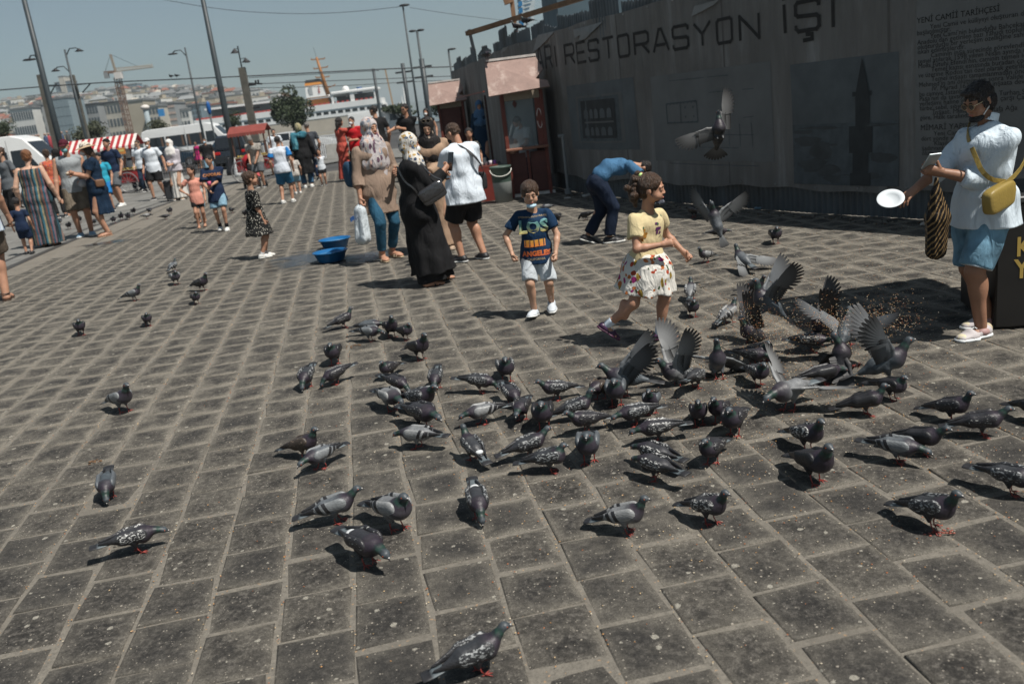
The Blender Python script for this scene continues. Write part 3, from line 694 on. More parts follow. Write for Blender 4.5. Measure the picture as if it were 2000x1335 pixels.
for i in range(9):
 a = at(1022 + .5 * i, -20 + 8 * i, 19.88) - c0; b = at(1038 + .3 * i - (i % 3) * 3, -24 + 8 * i, 19.88) - c0; g.add([a, b, b - V3(0, 0, .025), a - V3(0, 0, .025)], [(0, 1, 2, 3)])
g.build('printed_lines', mat('board_ink', (.12, .2, .28), .6), sb)
M_kr = mat('kiosk_roof_paint', (.27, .185, .158), .75, .14, 5, .3, 30, dirt=(.52, .42, .37)); M_kw = mat('white_lime', (.62, .58, .54), .8, .2, 9)
M_kd = mat('kiosk_oxblood', (.105, .033, .026), .6, .3, 4, .2, 30, dirt=(.07, .025, .02)); M_kp = mat('kiosk_post_red', (.15, .038, .026), .55, .2, 4)
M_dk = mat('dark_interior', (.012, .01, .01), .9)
def glass_mat():
 m, t, b = nodes('plastic_sheet'); o_ = t.nodes['Material Output']; tr = N(t, 'ShaderNodeBsdfTransparent'); tr.inputs[0].default_value = (.86, .9, .9, 1)
 b.inputs['Base Color'].default_value = (.55, .6, .62, 1); b.inputs['Roughness'].default_value = .25
 mx = N(t, 'ShaderNodeMixShader'); mx.inputs[0].default_value = .16; lnk(t, tr.outputs[0], mx.inputs[1]); lnk(t, b.outputs[0], mx.inputs[2]); lnk(t, mx.outputs[0], o_.inputs['Surface']); return m
M_gl = glass_mat()
def slab(g, q, th):
 q = [V3(*p) for p in q]; n = np.cross(q[1] - q[0], q[2] - q[1]); n /= np.linalg.norm(n); g.add(q + [p - n * th for p in q], [tuple(range(len(q))), tuple(range(2 * len(q) - 1, len(q) - 1, -1))] + [(i, i + len(q), (i + 1) % len(q) + len(q), (i + 1) % len(q)) for i in range(len(q))])
def kiosk(x0, y0, wd, dp, label, glazed=True, k=1.0):
 """front-left corner x0,y0; the front faces the camera"""
 e = empty('market_kiosk', (x0, y0, 0)); tag(e, label, 'kiosk', None)
 H1, H2 = 1.86 * k, 2.45 * k; ov = .16
 P = [V3(-ov - .04, -.28, H1 - .02), V3(wd + .12, -.30, H1 + .03), V3(wd + .10, -.22, H1 + .13), V3(wd - .10, -.12, H1 + .19), V3(wd + .05, -.02, H1 + .33), V3(wd - .04, .30, H2), V3(-ov - .04, .30, H2)]
 g = G(); slab(g, P, .025); g.build('roof_panel', M_kr, e)
 g = G(); slab(g, [V3(-ov, .33, H2 - .01), V3(wd - .03, .33, H2 - .01), V3(wd + .05, .95, H1), V3(-ov, .95, H1)], .025); g.build('roof_panel', M_kr, e)
 g = G(); g.box((wd / 2 - ov / 2 - .02, .30, H2 + .012), (wd + ov - .02, .075, .04)); g.build('ridge_strip', M_kw, e)
 for (px, py) in ((.03, 0), (wd - .03, 0), (.03, dp), (wd - .03, dp)):
  g = G(); g.box((px, py, H1 / 2), (.065, .065, H1 - .004), bev=.006); g.build('post', M_kp, e)
 g = G(); g.box((wd / 2, -.01, H1 - .07), (wd - .13, .05, .14)); g.build('lintel', mat('pale_fascia', (.30, .25, .19), .7), e)
 if glazed:
  for cx in (.25, .75): g = G(); g.box((wd * cx, .012, .43), (wd * .5 - .08, .02, .72)); g.build('front_panel', M_kd, e)
  g = G(); g.box((wd * .5, .0, .43), (.05, .05, .78)); g.build('batten', M_kp, e)
  g = G(); g.box((wd / 2, -.06, .865), (wd + .02, .20, .045), bev=.01); g.build('counter', mat('counter_timber', (.24, .11, .07), .6, .2, 5), e)
  g = G(); g.box((wd * .39, .02, 1.31), (wd * .74, .004, .84)); g.build('window_pane', M_gl, e)
  g = G(); g.box((wd * .87, .01, 1.31), (wd * .16, .03, .84)); g.build('side_board', M_kp, e)
  for a0, a1 in ((0.25, 2.9), (3.4, 6.0)): g = G(); g.tube([(wd * .87 + .045 * math.cos(a), -.008, 1.36 + .17 * math.sin(a)) for a in np.linspace(a0, a1, 10)], .008, 5); g.build('scroll_ornament', M_kw, e)
  g = G(); g.add([(wd * .32, -.005, 1.73), (wd * .32 - .045, -.005, 1.66), (wd * .32, -.005, 1.58), (wd * .32 + .045, -.005, 1.66)], [(0, 1, 2, 3)]); g.build('diamond_ornament', M_kd, e)
  g = G(); g.box((wd - .02, dp / 2, .95), (.03, dp - .08, 1.8)); g.build('side_wall', M_kd, e)
  g = G(); g.box((wd / 2, dp, 1.35), (wd - .08, .02, .95)); g.build('rear_pane', mat('milky_plastic', (.20, .23, .25), .35, .2, 2), e)
  g = G(); g.box((wd / 2, dp, .43), (wd - .08, .03, .82)); g.build('rear_wall', M_kd, e)
  g = G(); g.box((wd * .5, .02, .03), (wd + .1, .1, .05)); g.build('sill', M_kw, e)
 else:
  g = G(); g.box((wd * .42, .03, H1 / 2), (wd * .82, .04, H1 - .1)); g.build('front_panel', M_kd, e)
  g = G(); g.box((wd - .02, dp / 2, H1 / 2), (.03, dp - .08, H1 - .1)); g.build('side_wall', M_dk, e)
  g = G(); g.box((wd / 2, dp, H1 / 2), (wd - .08, .03, H1 - .1)); g.build('rear_wall', M_kd, e)
 return e
kiosk(.33, 16.28, .76, .72, 'small oxblood kiosk with pale gabled roof and a vendor behind plastic, nearest the square')
kiosk(-1.27, 25.7, .74, .7, 'second oxblood kiosk with peeling white ridge, further back along the hoarding', glazed=False)
g = G(); g.bar(at(895, 191, 22), at(945, 179, 17.2), .035, .03); o = g.build('tie_bar', M_kp); tag(o, 'thin red timber bar running between the two kiosk roofs', 'bar')
g = G(); p = gp(968, 352); g.bar((p[0], p[1], 0), (p[0] - .01, p[1], 1.9), .05); o = g.build('awning_post', mat('dark_timber', (.05, .022, .018), .7)); tag(o, 'dark timber post left of the vendor kiosk', 'post')
p = gp(1110, 378); g = G(); g.tube([(p[0], p[1], 0), (p[0], p[1], 1.02)], .028, 10); g.tube([(p[0], p[1], 0), (p[0], p[1], .09)], .06, 10); g.tube([(p[0] - .08, p[1], 1.02), (p[0] + .03, p[1], 1.02)], .028, 8)
o = g.build('pipe_post', mat('grey_pipe', (.20, .21, .21), .5)); tag(o, 'short grey pipe post between the kiosk and the hoarding', 'post')
p = gp(948, 392); tb = empty('side_table', (p[0], p[1] + .15, 0)); tag(tb, 'low cloth-covered table of cups beside the kiosk bucket', 'table')
g = G(); g.box((0, 0, .62), (.62, .5, .03)); g.build('tabletop', M_kp, tb)
g = G(); g.box((0, 0, .30), (.66, .54, .60)); g.build('cloth_skirt', mat('red_oilcloth', (.17, .03, .022), .5, .2, 4), tb)
for i, (dx, dy, hh, cc) in enumerate(((.02, -.12, .07, (.6, .55, .5)), (.10, -.1, .07, (.62, .5, .48)), (.18, -.14, .08, (.6, .55, .58)), (.26, -.1, .075, (.22, .09, .35)), (.08, .05, .13, (.55, .52, .47)), (.0, .08, .06, (.5, .3, .28)))):
 g = G(); g.lathe([(0, 0), (.026, 0), (.033, hh), (.029, hh), (.024, .008), (0, .008)], n=12); o = g.build('paper_cup', mat('cup%d' % i, cc, .6), None, True, (p[0] + dx, p[1] + .15 + dy, .637))
 tag(o, ['pale cup at the left of the tea table row', 'pinkish cup second in the tea table row', 'white cup third in the tea table row', 'purple cup at the bucket end of the tea table', 'tall cream cup stack standing behind the tea table row', 'small rose cup at the back of the tea table'][i], 'cup', 'cups on the tea table')
p = gp(985, 394); bk = empty('rubbish_bucket', (p[0], p[1], 0)); tag(bk, 'tall plastic bucket, green above and grey below, in front of the kiosk', 'bucket')
g = G(); g.lathe([(0, 0), (.155, 0), (.17, .36)], n=24); g.build('lower_tub', mat('bucket_grey', (.22, .235, .225), .5, .08, 6), bk, True)
g = G(); g.lathe([(.171, .36), (.182, .60), (.195, .605), (.195, .635), (.183, .635), (.165, .40)], n=24); g.build('upper_tub', mat('bucket_green', (.055, .085, .07), .5, .1, 6), bk, True)
g = G(); g.tube([(.19 * math.cos(a), -.10 - .09 * math.sin(a) * 1.0 if True else 0, .585 - .12 * math.sin(a)) for a in np.linspace(0, PI, 12)], .009, 6); g.build('handle', mat('handle_white', (.6, .6, .55), .5), bk, True)
SK = {'tan': skin('skin_tan', (.40, .215, .14)), 'olive': skin('skin_olive', (.44, .26, .175)), 'pale': skin('skin_pale', (.50, .31, .22)), 'deep': skin('skin_deep', (.28, .145, .09))}
M_eye = mat('eye_dark', (.02, .014, .01), .2); M_lip = mat('lips', (.32, .10, .08), .5); M_brow = mat('eyebrow', (.02, .014, .01), .9)
def hairmat(name, col):
 if name in MATS: return MATS[name]
 m, t, b = nodes(name); MATS[name] = m; tc = N(t, 'ShaderNodeTexCoord')
 mp = N(t, 'ShaderNodeMapping'); mp.inputs['Scale'].default_value = (3, 3, .7); lnk(t, tc.outputs['Object'], mp.inputs['Vector'])
 n = N(t, 'ShaderNodeTexNoise', Scale=55.0, Detail=4.0, Distortion=.6); lnk(t, mp.outputs[0], n.inputs['Vector'])
 c = ramp(t, n.outputs[0], [(.3, tuple(q * .5 for q in col)), (.7, tuple(q * 1.6 for q in col))]).outputs[0]; lnk(t, c, b.inputs['Base Color'])
 b.inputs['Roughness'].default_value = .42; bp = N(t, 'ShaderNodeBump', Strength=.8, Distance=.02); lnk(t, n.outputs[0], bp.inputs['Height']); lnk(t, bp.outputs[0], b.inputs['Normal']); return m
HB = hairmat('hair_black', (.014, .010, .009)); HBR = hairmat('hair_brown', (.05, .026, .014)); HGI = hairmat('hair_ginger', (.16, .065, .025)); HGR = hairmat('hair_grey', (.14, .13, .12))
def unit(v): v = np.asarray(v, float); return v / (np.linalg.norm(v) + 1e-12)
def rotm(ax, a):
 ax = unit(ax); c, s_ = math.cos(a), math.sin(a); x, y, z = ax
 return np.array([[c + x * x * (1 - c), x * y * (1 - c) - z * s_, x * z * (1 - c) + y * s_], [y * x * (1 - c) + z * s_, c + y * y * (1 - c), y * z * (1 - c) - x * s_], [z * x * (1 - c) - y * s_, z * y * (1 - c) + x * s_, c + z * z * (1 - c)]])
def ik(a, t, l1, l2, hint):
 d = t - a; L = np.linalg.norm(d); 
 if L > (l1 + l2) * .995: t = a + d / L * (l1 + l2) * .995; d = t - a; L = np.linalg.norm(d)
 x = (l1 * l1 - l2 * l2 + L * L) / (2 * L); y = math.sqrt(max(l1 * l1 - x * x, 0)); u = d / L
 hn = np.asarray(hint, float); hn = unit(hn - u * (hn @ u)); return a + u * x + hn * y, t
SHARED = {}
class Person:
 """skeleton in metres; x = person's right, y = forward, z = up"""
 def __init__(s, label, foot, top=None, yaw=180, H=None, group=None, kid=False, fem=False, b=1.0, lean=0, side=0, head=(0, 0, 0), rh=None, lh=None, rf=None, lf=None, sit=0, skin_='olive', lod=1, rcurl=.5, lcurl=.5, relb=None, lelb=None, twist=0, z=0, rn=None, ln_=None, knee=None, feet=True, drop=.043):
  g_ = foot if len(foot) == 3 else gp(*foot); s.pos = V3(g_[0], g_[1], z)
  s.h = h = H if H else height_to(g_, top)
  s.yaw = R(yaw); s.lod = lod; s.kid = kid; s.fem = fem; s.b = b; s.lab = label
  HH = s.HH = h / (5.7 if kid else 7.4); pz = h * (.475 if kid else .515) - sit * h
  s.hip = V3(0, 0, pz); tl = h - HH * 1.16 - (h * (.475 if kid else .515))
  L = rotm((1, 0, 0), -R(lean)) @ rotm((0, 1, 0), R(side)) @ rotm((0, 0, 1), R(twist)); s.T = L
  L2 = rotm((1, 0, 0), -R(lean) * .55) @ rotm((0, 1, 0), R(side) * .6)
  s.mid = s.hip + L2 @ V3(0, 0, tl * .42); s.neck = s.mid + L @ V3(0, -.004 * h, tl * .58)
  s.chest = s.neck - L @ V3(0, -.004 * h, tl * .28)
  sw = h * (.108 if kid else (.104 if fem else .118)) * (1 + (b - 1) * .2); s.sw = sw
  s.sh = {1: s.neck + L @ V3(sw, -.004 * h, -drop * h), -1: s.neck + L @ V3(-sw, -.004 * h, -drop * h)}
  hy, hp, hr = head; Hd = L @ rotm((0, 0, 1), R(hy)) @ rotm((1, 0, 0), -R(hp)) @ rotm((0, 1, 0), R(hr)) if not isinstance(head, dict) else None
  if abs(lean) > 40: Hd = rotm((1, 0, 0), -R(lean * .9 + hp)) @ rotm((0, 0, 1), R(hy))
  s.Hd = Hd; s.hc = s.neck + L @ V3(0, .10 * HH, .25 * HH) + Hd @ V3(0, .05 * HH, .42 * HH)
  s.el = {}; s.wr = {}; ua, fa = .172 * h, .150 * h
  for sd, tgt, hint in ((1, rh, relb), (-1, lh, lelb)):
   if tgt is None: tgt = (.155 * (1 + (b - 1) * .8), .03, .50 if not kid else .46)
   tg = V3(*tgt) * h; tg[0] *= 1 if (sd == 1) else -1
   if hint is None: hint = (.35 * sd, -1, -.15)
   else: hint = (hint[0] * sd, hint[1], hint[2])
   s.el[sd], s.wr[sd] = ik(s.sh[sd], tg, ua, fa, hint)
  s.fd = {}
  s.hj = {}; s.kn = {}; s.an = {}; s.toe = {}
  tl_, sl_ = (pz + sit * h - .04 * h) * .51, (pz + sit * h - .04 * h) * .51
  for sd, f_ in ((1, rf), (-1, lf)):
   s.hj[sd] = s.hip + V3(sd * .052 * h * (1 + (b - 1) * .5), 0, -.01 * h)
   if f_ is None: f_ = (.055, 0, .042, 8, 0)
   f_ = list(f_) + [0] * (5 - len(f_)); a = V3(f_[0] * sd, f_[1], f_[2]) * h
   kh = (0.12 * sd, 1, 0) if knee is None else (knee[0] * sd, knee[1], knee[2])
   s.kn[sd], s.an[sd] = ik(s.hj[sd], a, tl_, sl_, kh)
   q = rotm((0, 0, 1), -R(f_[3]) * sd) @ rotm((1, 0, 0), -R(f_[4])); s.fd[sd] = q
   s.toe[sd] = s.an[sd] + q @ V3(0, .105 * h, -.027 * h)
  s.curl = {1: rcurl, -1: lcurl}; s.rn = {1: rn, -1: ln_}
  s.root = empty('person', tuple(s.pos), s.yaw); tag(s.root, label, 'person', group)
  s.skin = SK[skin_]; s.feet = feet
  s.vox = {0: .0095, 1: .0145, 2: .020, 3: .028}[lod]
  s.body()
 def limb(s, S, inf=0.0, part=('arm', 'leg')): pass
 def torso(s, S, inf=0.0, k=.03, hipk=1.0, belly=0.0):
  h, b = s.h, s.b; X = s.T @ V3(1, 0, 0); wd = 1.42 if not s.kid else 1.3
  rb = h * .064 * (b if b < 1 else 1 + (b - 1) * 1.0)
  S.cap(s.hip + V3(0, 0, -.03 * h), s.hip + (s.mid - s.hip) * .4, rb * 1.05 * hipk + inf, rb * (.95 if s.fem else .98) + inf, (1, 0, 0), wd * (1.08 if s.fem else 1), k=k)
  S.cap(s.hip + (s.mid - s.hip) * .4, s.mid, rb * (.96 if s.fem else 1) + inf, rb * (.93) + inf, X, wd * .98, k=k)
  S.cap(s.mid, s.chest, rb * .95 + inf, rb * 1.04 + inf, X, wd, k=k)
  S.cap(s.chest, s.neck - s.T @ V3(0, 0, .088 * h), rb * 1.0 + inf, rb * .72 + inf, X, wd * 1.08, k=k * .7)
  sh = .0265 * h * (1 + (b - 1) * .5)
  for sd in (1, -1): S.cap(s.neck - s.T @ V3(0, .004 * h, .022 * h), s.sh[sd] + s.T @ V3(-sd * .004 * h, 0, -.004 * h), sh * .9 + inf, sh * .95 + inf, k=k * .6)
  if s.fem and not s.kid:
   for sd in (1, -1): S.ell(s.chest + s.T @ V3(sd * .038 * h, .036 * h * b, -.004 * h), .035 * h * b + inf, k=.05)
  if belly: S.ell(s.hip + (s.mid - s.hip) * .7 + V3(0, belly * h, 0), (.075 * h * b + inf, .06 * h * b + inf, .07 * h + inf), k=.04)
  for sd in (1, -1): S.ell(s.hip + V3(sd * .04 * h, -.035 * h * b, -.02 * h), .05 * h * b + inf, k=.03)
 def arm(s, S, sd, inf=0.0, a0=0.0, a1=2.0, flare=0.0, k=.015, cut=True):
  """a1 in units: 1 = elbow, 2 = wrist"""
  h, b = s.h, 1 + (s.b - 1) * .55; P = [s.sh[sd], s.el[sd], s.wr[sd]]; r = [.0265 * h * b, .0225 * h * b, .0155 * h * b]
  if s.kid: r = [q * .98 for q in r]
  e1 = min(a1, 1); A = P[0]; B = P[0] + (P[1] - P[0]) * e1
  S.cap(A, B, r[0] + inf, r[0] + (r[1] - r[0]) * e1 + inf + (flare if a1 <= 1 else 0), k=k, cb=cut and a1 <= 1)
  if a1 > 1:
   e2 = a1 - 1; B2 = P[1] + (P[2] - P[1]) * e2; m_ = P[1] + (P[2] - P[1]) * min(.3, e2)
   S.cap(P[1], m_, r[1] + inf, r[1] * 1.04 + inf, k=k); S.cap(m_, B2, r[1] * 1.04 + inf, r[1] + (r[2] - r[1]) * e2 + inf + flare, k=k, cb=cut and a1 < 2)
 def leg(s, S, sd, inf=0.0, a1=2.0, flare=0.0, k=.018, cut=True):
  h, b = s.h, 1 + (s.b - 1) * .75; H_, K_, A_ = s.hj[sd], s.kn[sd], s.an[sd]; r = [.052 * h * b, .033 * h * b, .021 * h * b]
  if s.kid: r = [.047 * h * b, .033 * h * b, .023 * h * b]
  e1 = min(a1, 1); B = H_ + (K_ - H_) * e1
  S.cap(H_, B, r[0] + inf, r[0] + (r[1] - r[0]) * e1 + inf + (flare if a1 <= 1 else 0), k=k, cb=cut and a1 <= 1)
  if a1 > 1:
   e2 = a1 - 1; B2 = K_ + (A_ - K_) * e2
   S.cap(K_, B2, r[1] + inf, r[1] + (r[2] - r[1]) * e2 + inf + flare, k=k, cb=cut and a1 < 2)
   if inf < .01 * h: S.ell(K_ + (A_ - K_) * .28 + V3(0, -.012 * h, 0), (.030 * h * b, .032 * h * b, .065 * h), k=.02)
 def hand(s, S, sd):
  h = s.h; k = h * .003; W = s.wr[sd]; d = unit(W - s.el[sd])
  n = s.rn[sd]; n = V3(-sd, .2, 0) if n is None else V3(*n); n = unit(n - d * (n @ d)); x = np.cross(d, n) * (1 if sd == 1 else 1)
  if x @ V3(0, 1, .3) < 0: x = -x      # thumb side: forward / up
  pl = .050 * h; c = s.curl[sd]
  S.cap(W, W + d * pl * .9, .0145 * h, .0165 * h, x, 1.35, k=.008)
  s.palm = getattr(s, 'palm', {}); s.palm[sd] = (W + d * pl, d, n, x)
  tips = []
  for i, (o_, L_) in enumerate(((-.021, .033), (-.0075, .040), (.0065, .043), (.020, .038))):
   p = W + d * pl * .95 + x * o_ * h * .95; dd = d.copy(); seg = L_ * h / 3 * 1.15
   for j in range(3):
    a = c * (.5 + .35 * j) * 1.15; ddn = unit(dd * math.cos(a) + n * math.sin(a)); nn_ = unit(n * math.cos(a) - dd * math.sin(a))
    q = p + ddn * seg; S.cap(p, q, .0054 * h * (1 - .1 * j), .0050 * h * (1 - .12 * j), k=k * .6); p = q; dd = ddn
    n_keep = nn_; n = n_keep
   n = unit(np.cross(d, x)) ; n = n if n @ s.palm[sd][2] > 0 else -n
  p = W + d * pl * .25 + x * .018 * h; q = p + unit(x * (.8 if c < .9 else .3) + d * .7 + n * (.35 if c < .9 else .9)) * .026 * h; S.cap(p, q, .0075 * h, .006 * h, k=k)
  S.cap(q, q + unit(d * .9 + x * (.1 if c < .9 else -.7) + n * (.3 + .3 * c)) * .024 * h, .006 * h, .005 * h, k=k)
 def headf(s, p): return s.hc + s.Hd @ (V3(*p) * s.HH)
 def face(s, S):
  H = s.HH; A = s.Hd.T; E = lambda c, r, op=1, k=.06: S.ell(s.headf(c), V3(*r) * H if hasattr(r, '__len__') else V3(r, r, r) * H, A, op, k * H)
  E((0, -.05, .13), (.325, .405, .37)); E((0, .10, -.10), (.265, .285, .34)); E((0, .24, -.39), (.13, .12, .10), k=.09)
  if s.kid:
   for sd in (1, -1): E((sd * .14, .22, -.20), (.13, .13, .13), k=.08)
  else:
   for sd in (1, -1): E((sd * .15, .22, -.12), (.10, .10, .10), k=.08)
  for sd in (1, -1): E((sd * .13, .405, .0), (.075, .05, .05), -1, .05); E((sd * .12, .335, -.005), (.062, .06, .042), 1, .015); E((sd * .325, -.02, -.03), (.045, .085, .12), 1, .02)
  S.cap(s.headf((-.15, .33, .085)), s.headf((.15, .33, .085)), .048 * H, k=.05 * H)
  kn = .6 if s.kid else 1; S.cap(s.headf((0, .36, .03)), s.headf((0, .40 + .03 * kn, -.105)), .030 * H, .046 * H, k=.05 * H)
  for sd in (1, -1): E((sd * .045, .405, -.125), (.035, .035, .03), 1, .02)
  E((0, .36, -.235), (.10, .045, .028), 1, .02); E((0, .352, -.285), (.085, .045, .03), 1, .02); E((0, .40, -.262), (.10, .02, .006), -1, .008)
  S.cap(s.headf((0, -.08, -.25)), s.neck - s.T @ V3(0, 0, .02 * s.h), .19 * H, .21 * H * (1 if s.fem or s.kid else 1.12), k=.05 * H)
 def body(s):
  S = Solid(.02 * s.h / 1.7); s.torso(S, -.011 * s.h / 1.5)
  for sd in (1, -1): s.arm(S, sd); s.leg(S, sd)
  if s.feet:
   for sd in (1, -1):
    q = s.fd[sd]; a = s.an[sd]; h = s.h
    S.cap(a + q @ V3(0, -.016 * h, -.022 * h), a + q @ V3(0, .07 * h, -.026 * h), .021 * h, .018 * h, q @ V3(1, 0, 0), 1.15, k=.012); S.cap(a + q @ V3(0, .07 * h, -.028 * h), a + q @ V3(0, .105 * h, -.032 * h), .017 * h, .010 * h, q @ V3(1, 0, 0), 1.9, k=.01)
  S.cap(s.headf((0, -.08, -.25)), s.neck - s.T @ V3(0, 0, .03 * s.h), .185 * s.HH, .22 * s.HH, k=.02)
  hv = s.vox
  if s.lod >= 2:
   s.face(S)
   for sd in (1, -1): s.hand(S, sd)
   v, f = S.mesh(hv)
  else:
   parts = [S.mesh(hv)]
   F_ = Solid(.01); s.face(F_); parts.append(F_.mesh(.0045 if s.lod == 0 else .0068))
   for sd in (1, -1):
    Hn = Solid(.004); s.hand(Hn, sd); Hn.cap(s.wr[sd] - unit(s.wr[sd] - s.el[sd]) * .03 * s.h, s.wr[sd], .0165 * s.h * (1 + (s.b - 1) * .5), .015 * s.h, k=.008); parts.append(Hn.mesh(.0036 if s.lod == 0 else .0052))
   v, f = merge(parts)
  s.bodyo = obj('body', mesh_np('body', v, f, True), s.skin, s.root)
  if s.lod <= 2:
   H = s.HH
   for sd in (1, -1):
    if s.lod <= 1:
     g = G(); c = s.headf((sd * .12, .378, -.003)); g.ball((0, 0, 0), (.042 * H, .016 * H, .018 * H), 10, 6); me = g.mesh('eye', M_eye, True); me.transform(Matrix.Translation(Vector(c)) @ Matrix(s.Hd).to_4x4()); obj('eye', me, None, s.root)
    g = G(); g.tube([s.headf((sd * .055, .395, .085)), s.headf((sd * .12, .39, .105)), s.headf((sd * .19, .345, .08))], [.010 * H, .014 * H, .007 * H], 5); g.build('eyebrow', M_brow, s.root)
   if s.lod <= 1:
    g = G(); g.ball((0, 0, 0), (.085 * H, .02 * H, .026 * H), 10, 5); me = g.mesh('lips', M_lip, True); me.transform(Matrix.Translation(Vector(s.headf((0, .393, -.262)))) @ Matrix(s.Hd).to_4x4()); obj('lips', me, None, s.root)
 def _mk(s, name, S, m, vs=1.0, noise=None):
  v, f = S.mesh(s.vox * vs, noise); return obj(name, mesh_np(name, v, f, True), m, s.root)
 def fold(s, a=.0035, seed=0):
  r_ = np.random.default_rng(seed + int(abs(s.pos[0]) * 100)); q = r_.random(6) * 6; fr = 26 / s.h * 1.2
  return lambda X, Y, Z: (a * np.sin(fr * (X * 1.2 + Y * .8) + 9 * Z + q[0] + 2.2 * np.sin(7 * Z + q[1])) + a * .8 * np.sin(fr * 1.7 * (Y - X * .7) - 14 * Z + q[2]) + a * .7 * np.sin(30 * Z + 12 * X + q[3] + 2 * np.sin(11 * Y))).astype(np.float32)
 def shirt(s, m, sleeve=.55, hem=-.02, name='t_shirt', inf=.011, flare=.012, neckr=.0, k=.02, hemflare=0.006, buttons=False, fold=.003, neck_cut=.012, straps=False, sk=None):
  h = s.h; S = Solid(k); i = inf * h / 1.5 * .62; s.torso(S, i)
  base = s.hip + V3(0, 0, hem * h)
  if hem < -.01:
   rb = h * .064 * s.b; S.cap(s.hip + V3(0, 0, .03 * h), s.hip + V3(0, 0, (hem - .01) * h), rb * 1.22 + i + .004, rb * 1.22 + i + hemflare * h + .004, (1, 0, 0), 1.28, k=.03)
  if sk:
   m_, z1, r1, nf, amp, kx, c1 = sk; w0 = V3(s.hip[0], s.hip[1], s.hip[2] + .05 * h); md = V3(m_[0] * h, m_[1] * h, m_[2] * h); bt = V3(c1[0] * h, c1[1] * h, z1 * h)
   S.cap(w0, md, rb_ := h * .072 * s.b + i, m_[3] * h, (1, 0, 0), kx, wav=(nf, amp * h * .4, 1.), k=.03); S.cap(md, bt, m_[3] * h, r1 * h, (1, 0, 0), kx, cb=True, wav=(nf, amp * h, 1.), k=.02)
   ir = r1 * h - amp * h * 1.1 - 1.7 * s.vox; S.cap(bt + V3(0, 0, .07 * h), bt - V3(0, 0, .05 * h), ir * .8, ir, (1, 0, 0), kx, op=-1, k=.006); base = bt - V3(0, 0, .03)
  for sd in (1, -1):
   if sleeve > 0: s.arm(S, sd, i * 1.0 + .002, 0, sleeve, flare * h / 1.6)
  up = s.T @ V3(0, 0, 1)
  if sleeve == 0:
   for sd in (1, -1): S.ell(s.sh[sd] + s.T @ V3(sd * .018 * h, 0, 0), .036 * h, op=-1, k=.008)
  nc = s.neck + s.T @ V3(0, .012 * h, neck_cut * h); S.cap(nc - up * .015 * h, nc + up * .12 * h, (.034 + neckr) * h * (1 if not s.kid else 1.1), (.05 + neckr) * h, op=-1, k=.006)
  if straps: S.cut(s.chest + up * .055 * h, up)
  if abs(s.T[2, 2]) > .6: S.cut(base, (0, 0, -1))
  else: S.cut(s.hip + (s.mid - s.hip) * .1, -unit(s.mid - s.hip))
  return s._mk(name, S, m, noise=s.fold(fold))
 def legs(s, m, to=.8, name='shorts', inf=.016, flare=.02, waist=-.0, k=.022, fold=.003):
  h = s.h; S = Solid(k); i = inf * h / 1.5; rb = h * .064 * s.b
  S.cap(s.hip + V3(0, 0, -.04 * h), s.hip + (s.mid - s.hip) * .5, rb * 1.04 + i * .7, rb * 1.0 + i * .5, (1, 0, 0), 1.42, k=k)
  for sd in (1, -1): S.ell(s.hip + V3(sd * .04 * h, -.032 * h * s.b, -.025 * h), .048 * h * s.b + i * .35, k=.03)
  for sd in (1, -1): s.leg(S, sd, i, to, flare * h / 1.6, k=.012)
  up = unit(s.mid - s.hip); S.cut(s.hip + up * waist * h, up)
  return s._mk(name, S, m, noise=s.fold(fold, 3))
 def skirt(s, m, z1=.1, r1=.16, r0=None, z0=None, name='skirt', nf=9, amp=.012, kx=1.25, c1=(0, 0), fold=.001, k=.02, mid=None, scallop=0.0):
  """from the waist to height z1*h, hem radius r1*h"""
  h = s.h; S = Solid(k); r0 = (.068 * s.b if r0 is None else r0) * h; z0 = s.hip[2] + .06 * h if z0 is None else z0 * h
  top = V3(s.hip[0] + (s.mid - s.hip)[0] * .4, s.hip[1] + (s.mid - s.hip)[1] * .4, z0); bot = V3(c1[0] * h, c1[1] * h, z1 * h)
  if mid: md = V3(mid[0] * h, mid[1] * h, mid[2] * h); S.cap(top, md, r0, mid[3] * h, (1, 0, 0), kx, wav=(nf, amp * h * .6, 1.0), ca=True); S.cap(md, bot, mid[3] * h, r1 * h, (1, 0, 0), kx, cb=True, wav=(nf, amp * h, 1.0))
  else: S.cap(top, bot, r0, r1 * h, (1, 0, 0), kx, cb=True, ca=True, wav=(nf, amp * h, 1.0))
  ir = r1 * h - amp * h * 1.1 - 1.7 * s.vox; S.cap(bot + V3(0, 0, .07 * h), bot - V3(0, 0, .05 * h), ir * .8, ir, (1, 0, 0), kx, op=-1, k=.006)
  nz = s.fold(fold, 5); f2 = (lambda X, Y, Z: nz(X, Y, Z) + (scallop * np.maximum(0, 1 - (Z - z1 * h) / (.06 * h)) * (.5 + .5 * np.sin(nf * np.arctan2(Y, X)))).astype(np.float32)) if scallop else nz
  return s._mk(name, S, m, noise=f2)
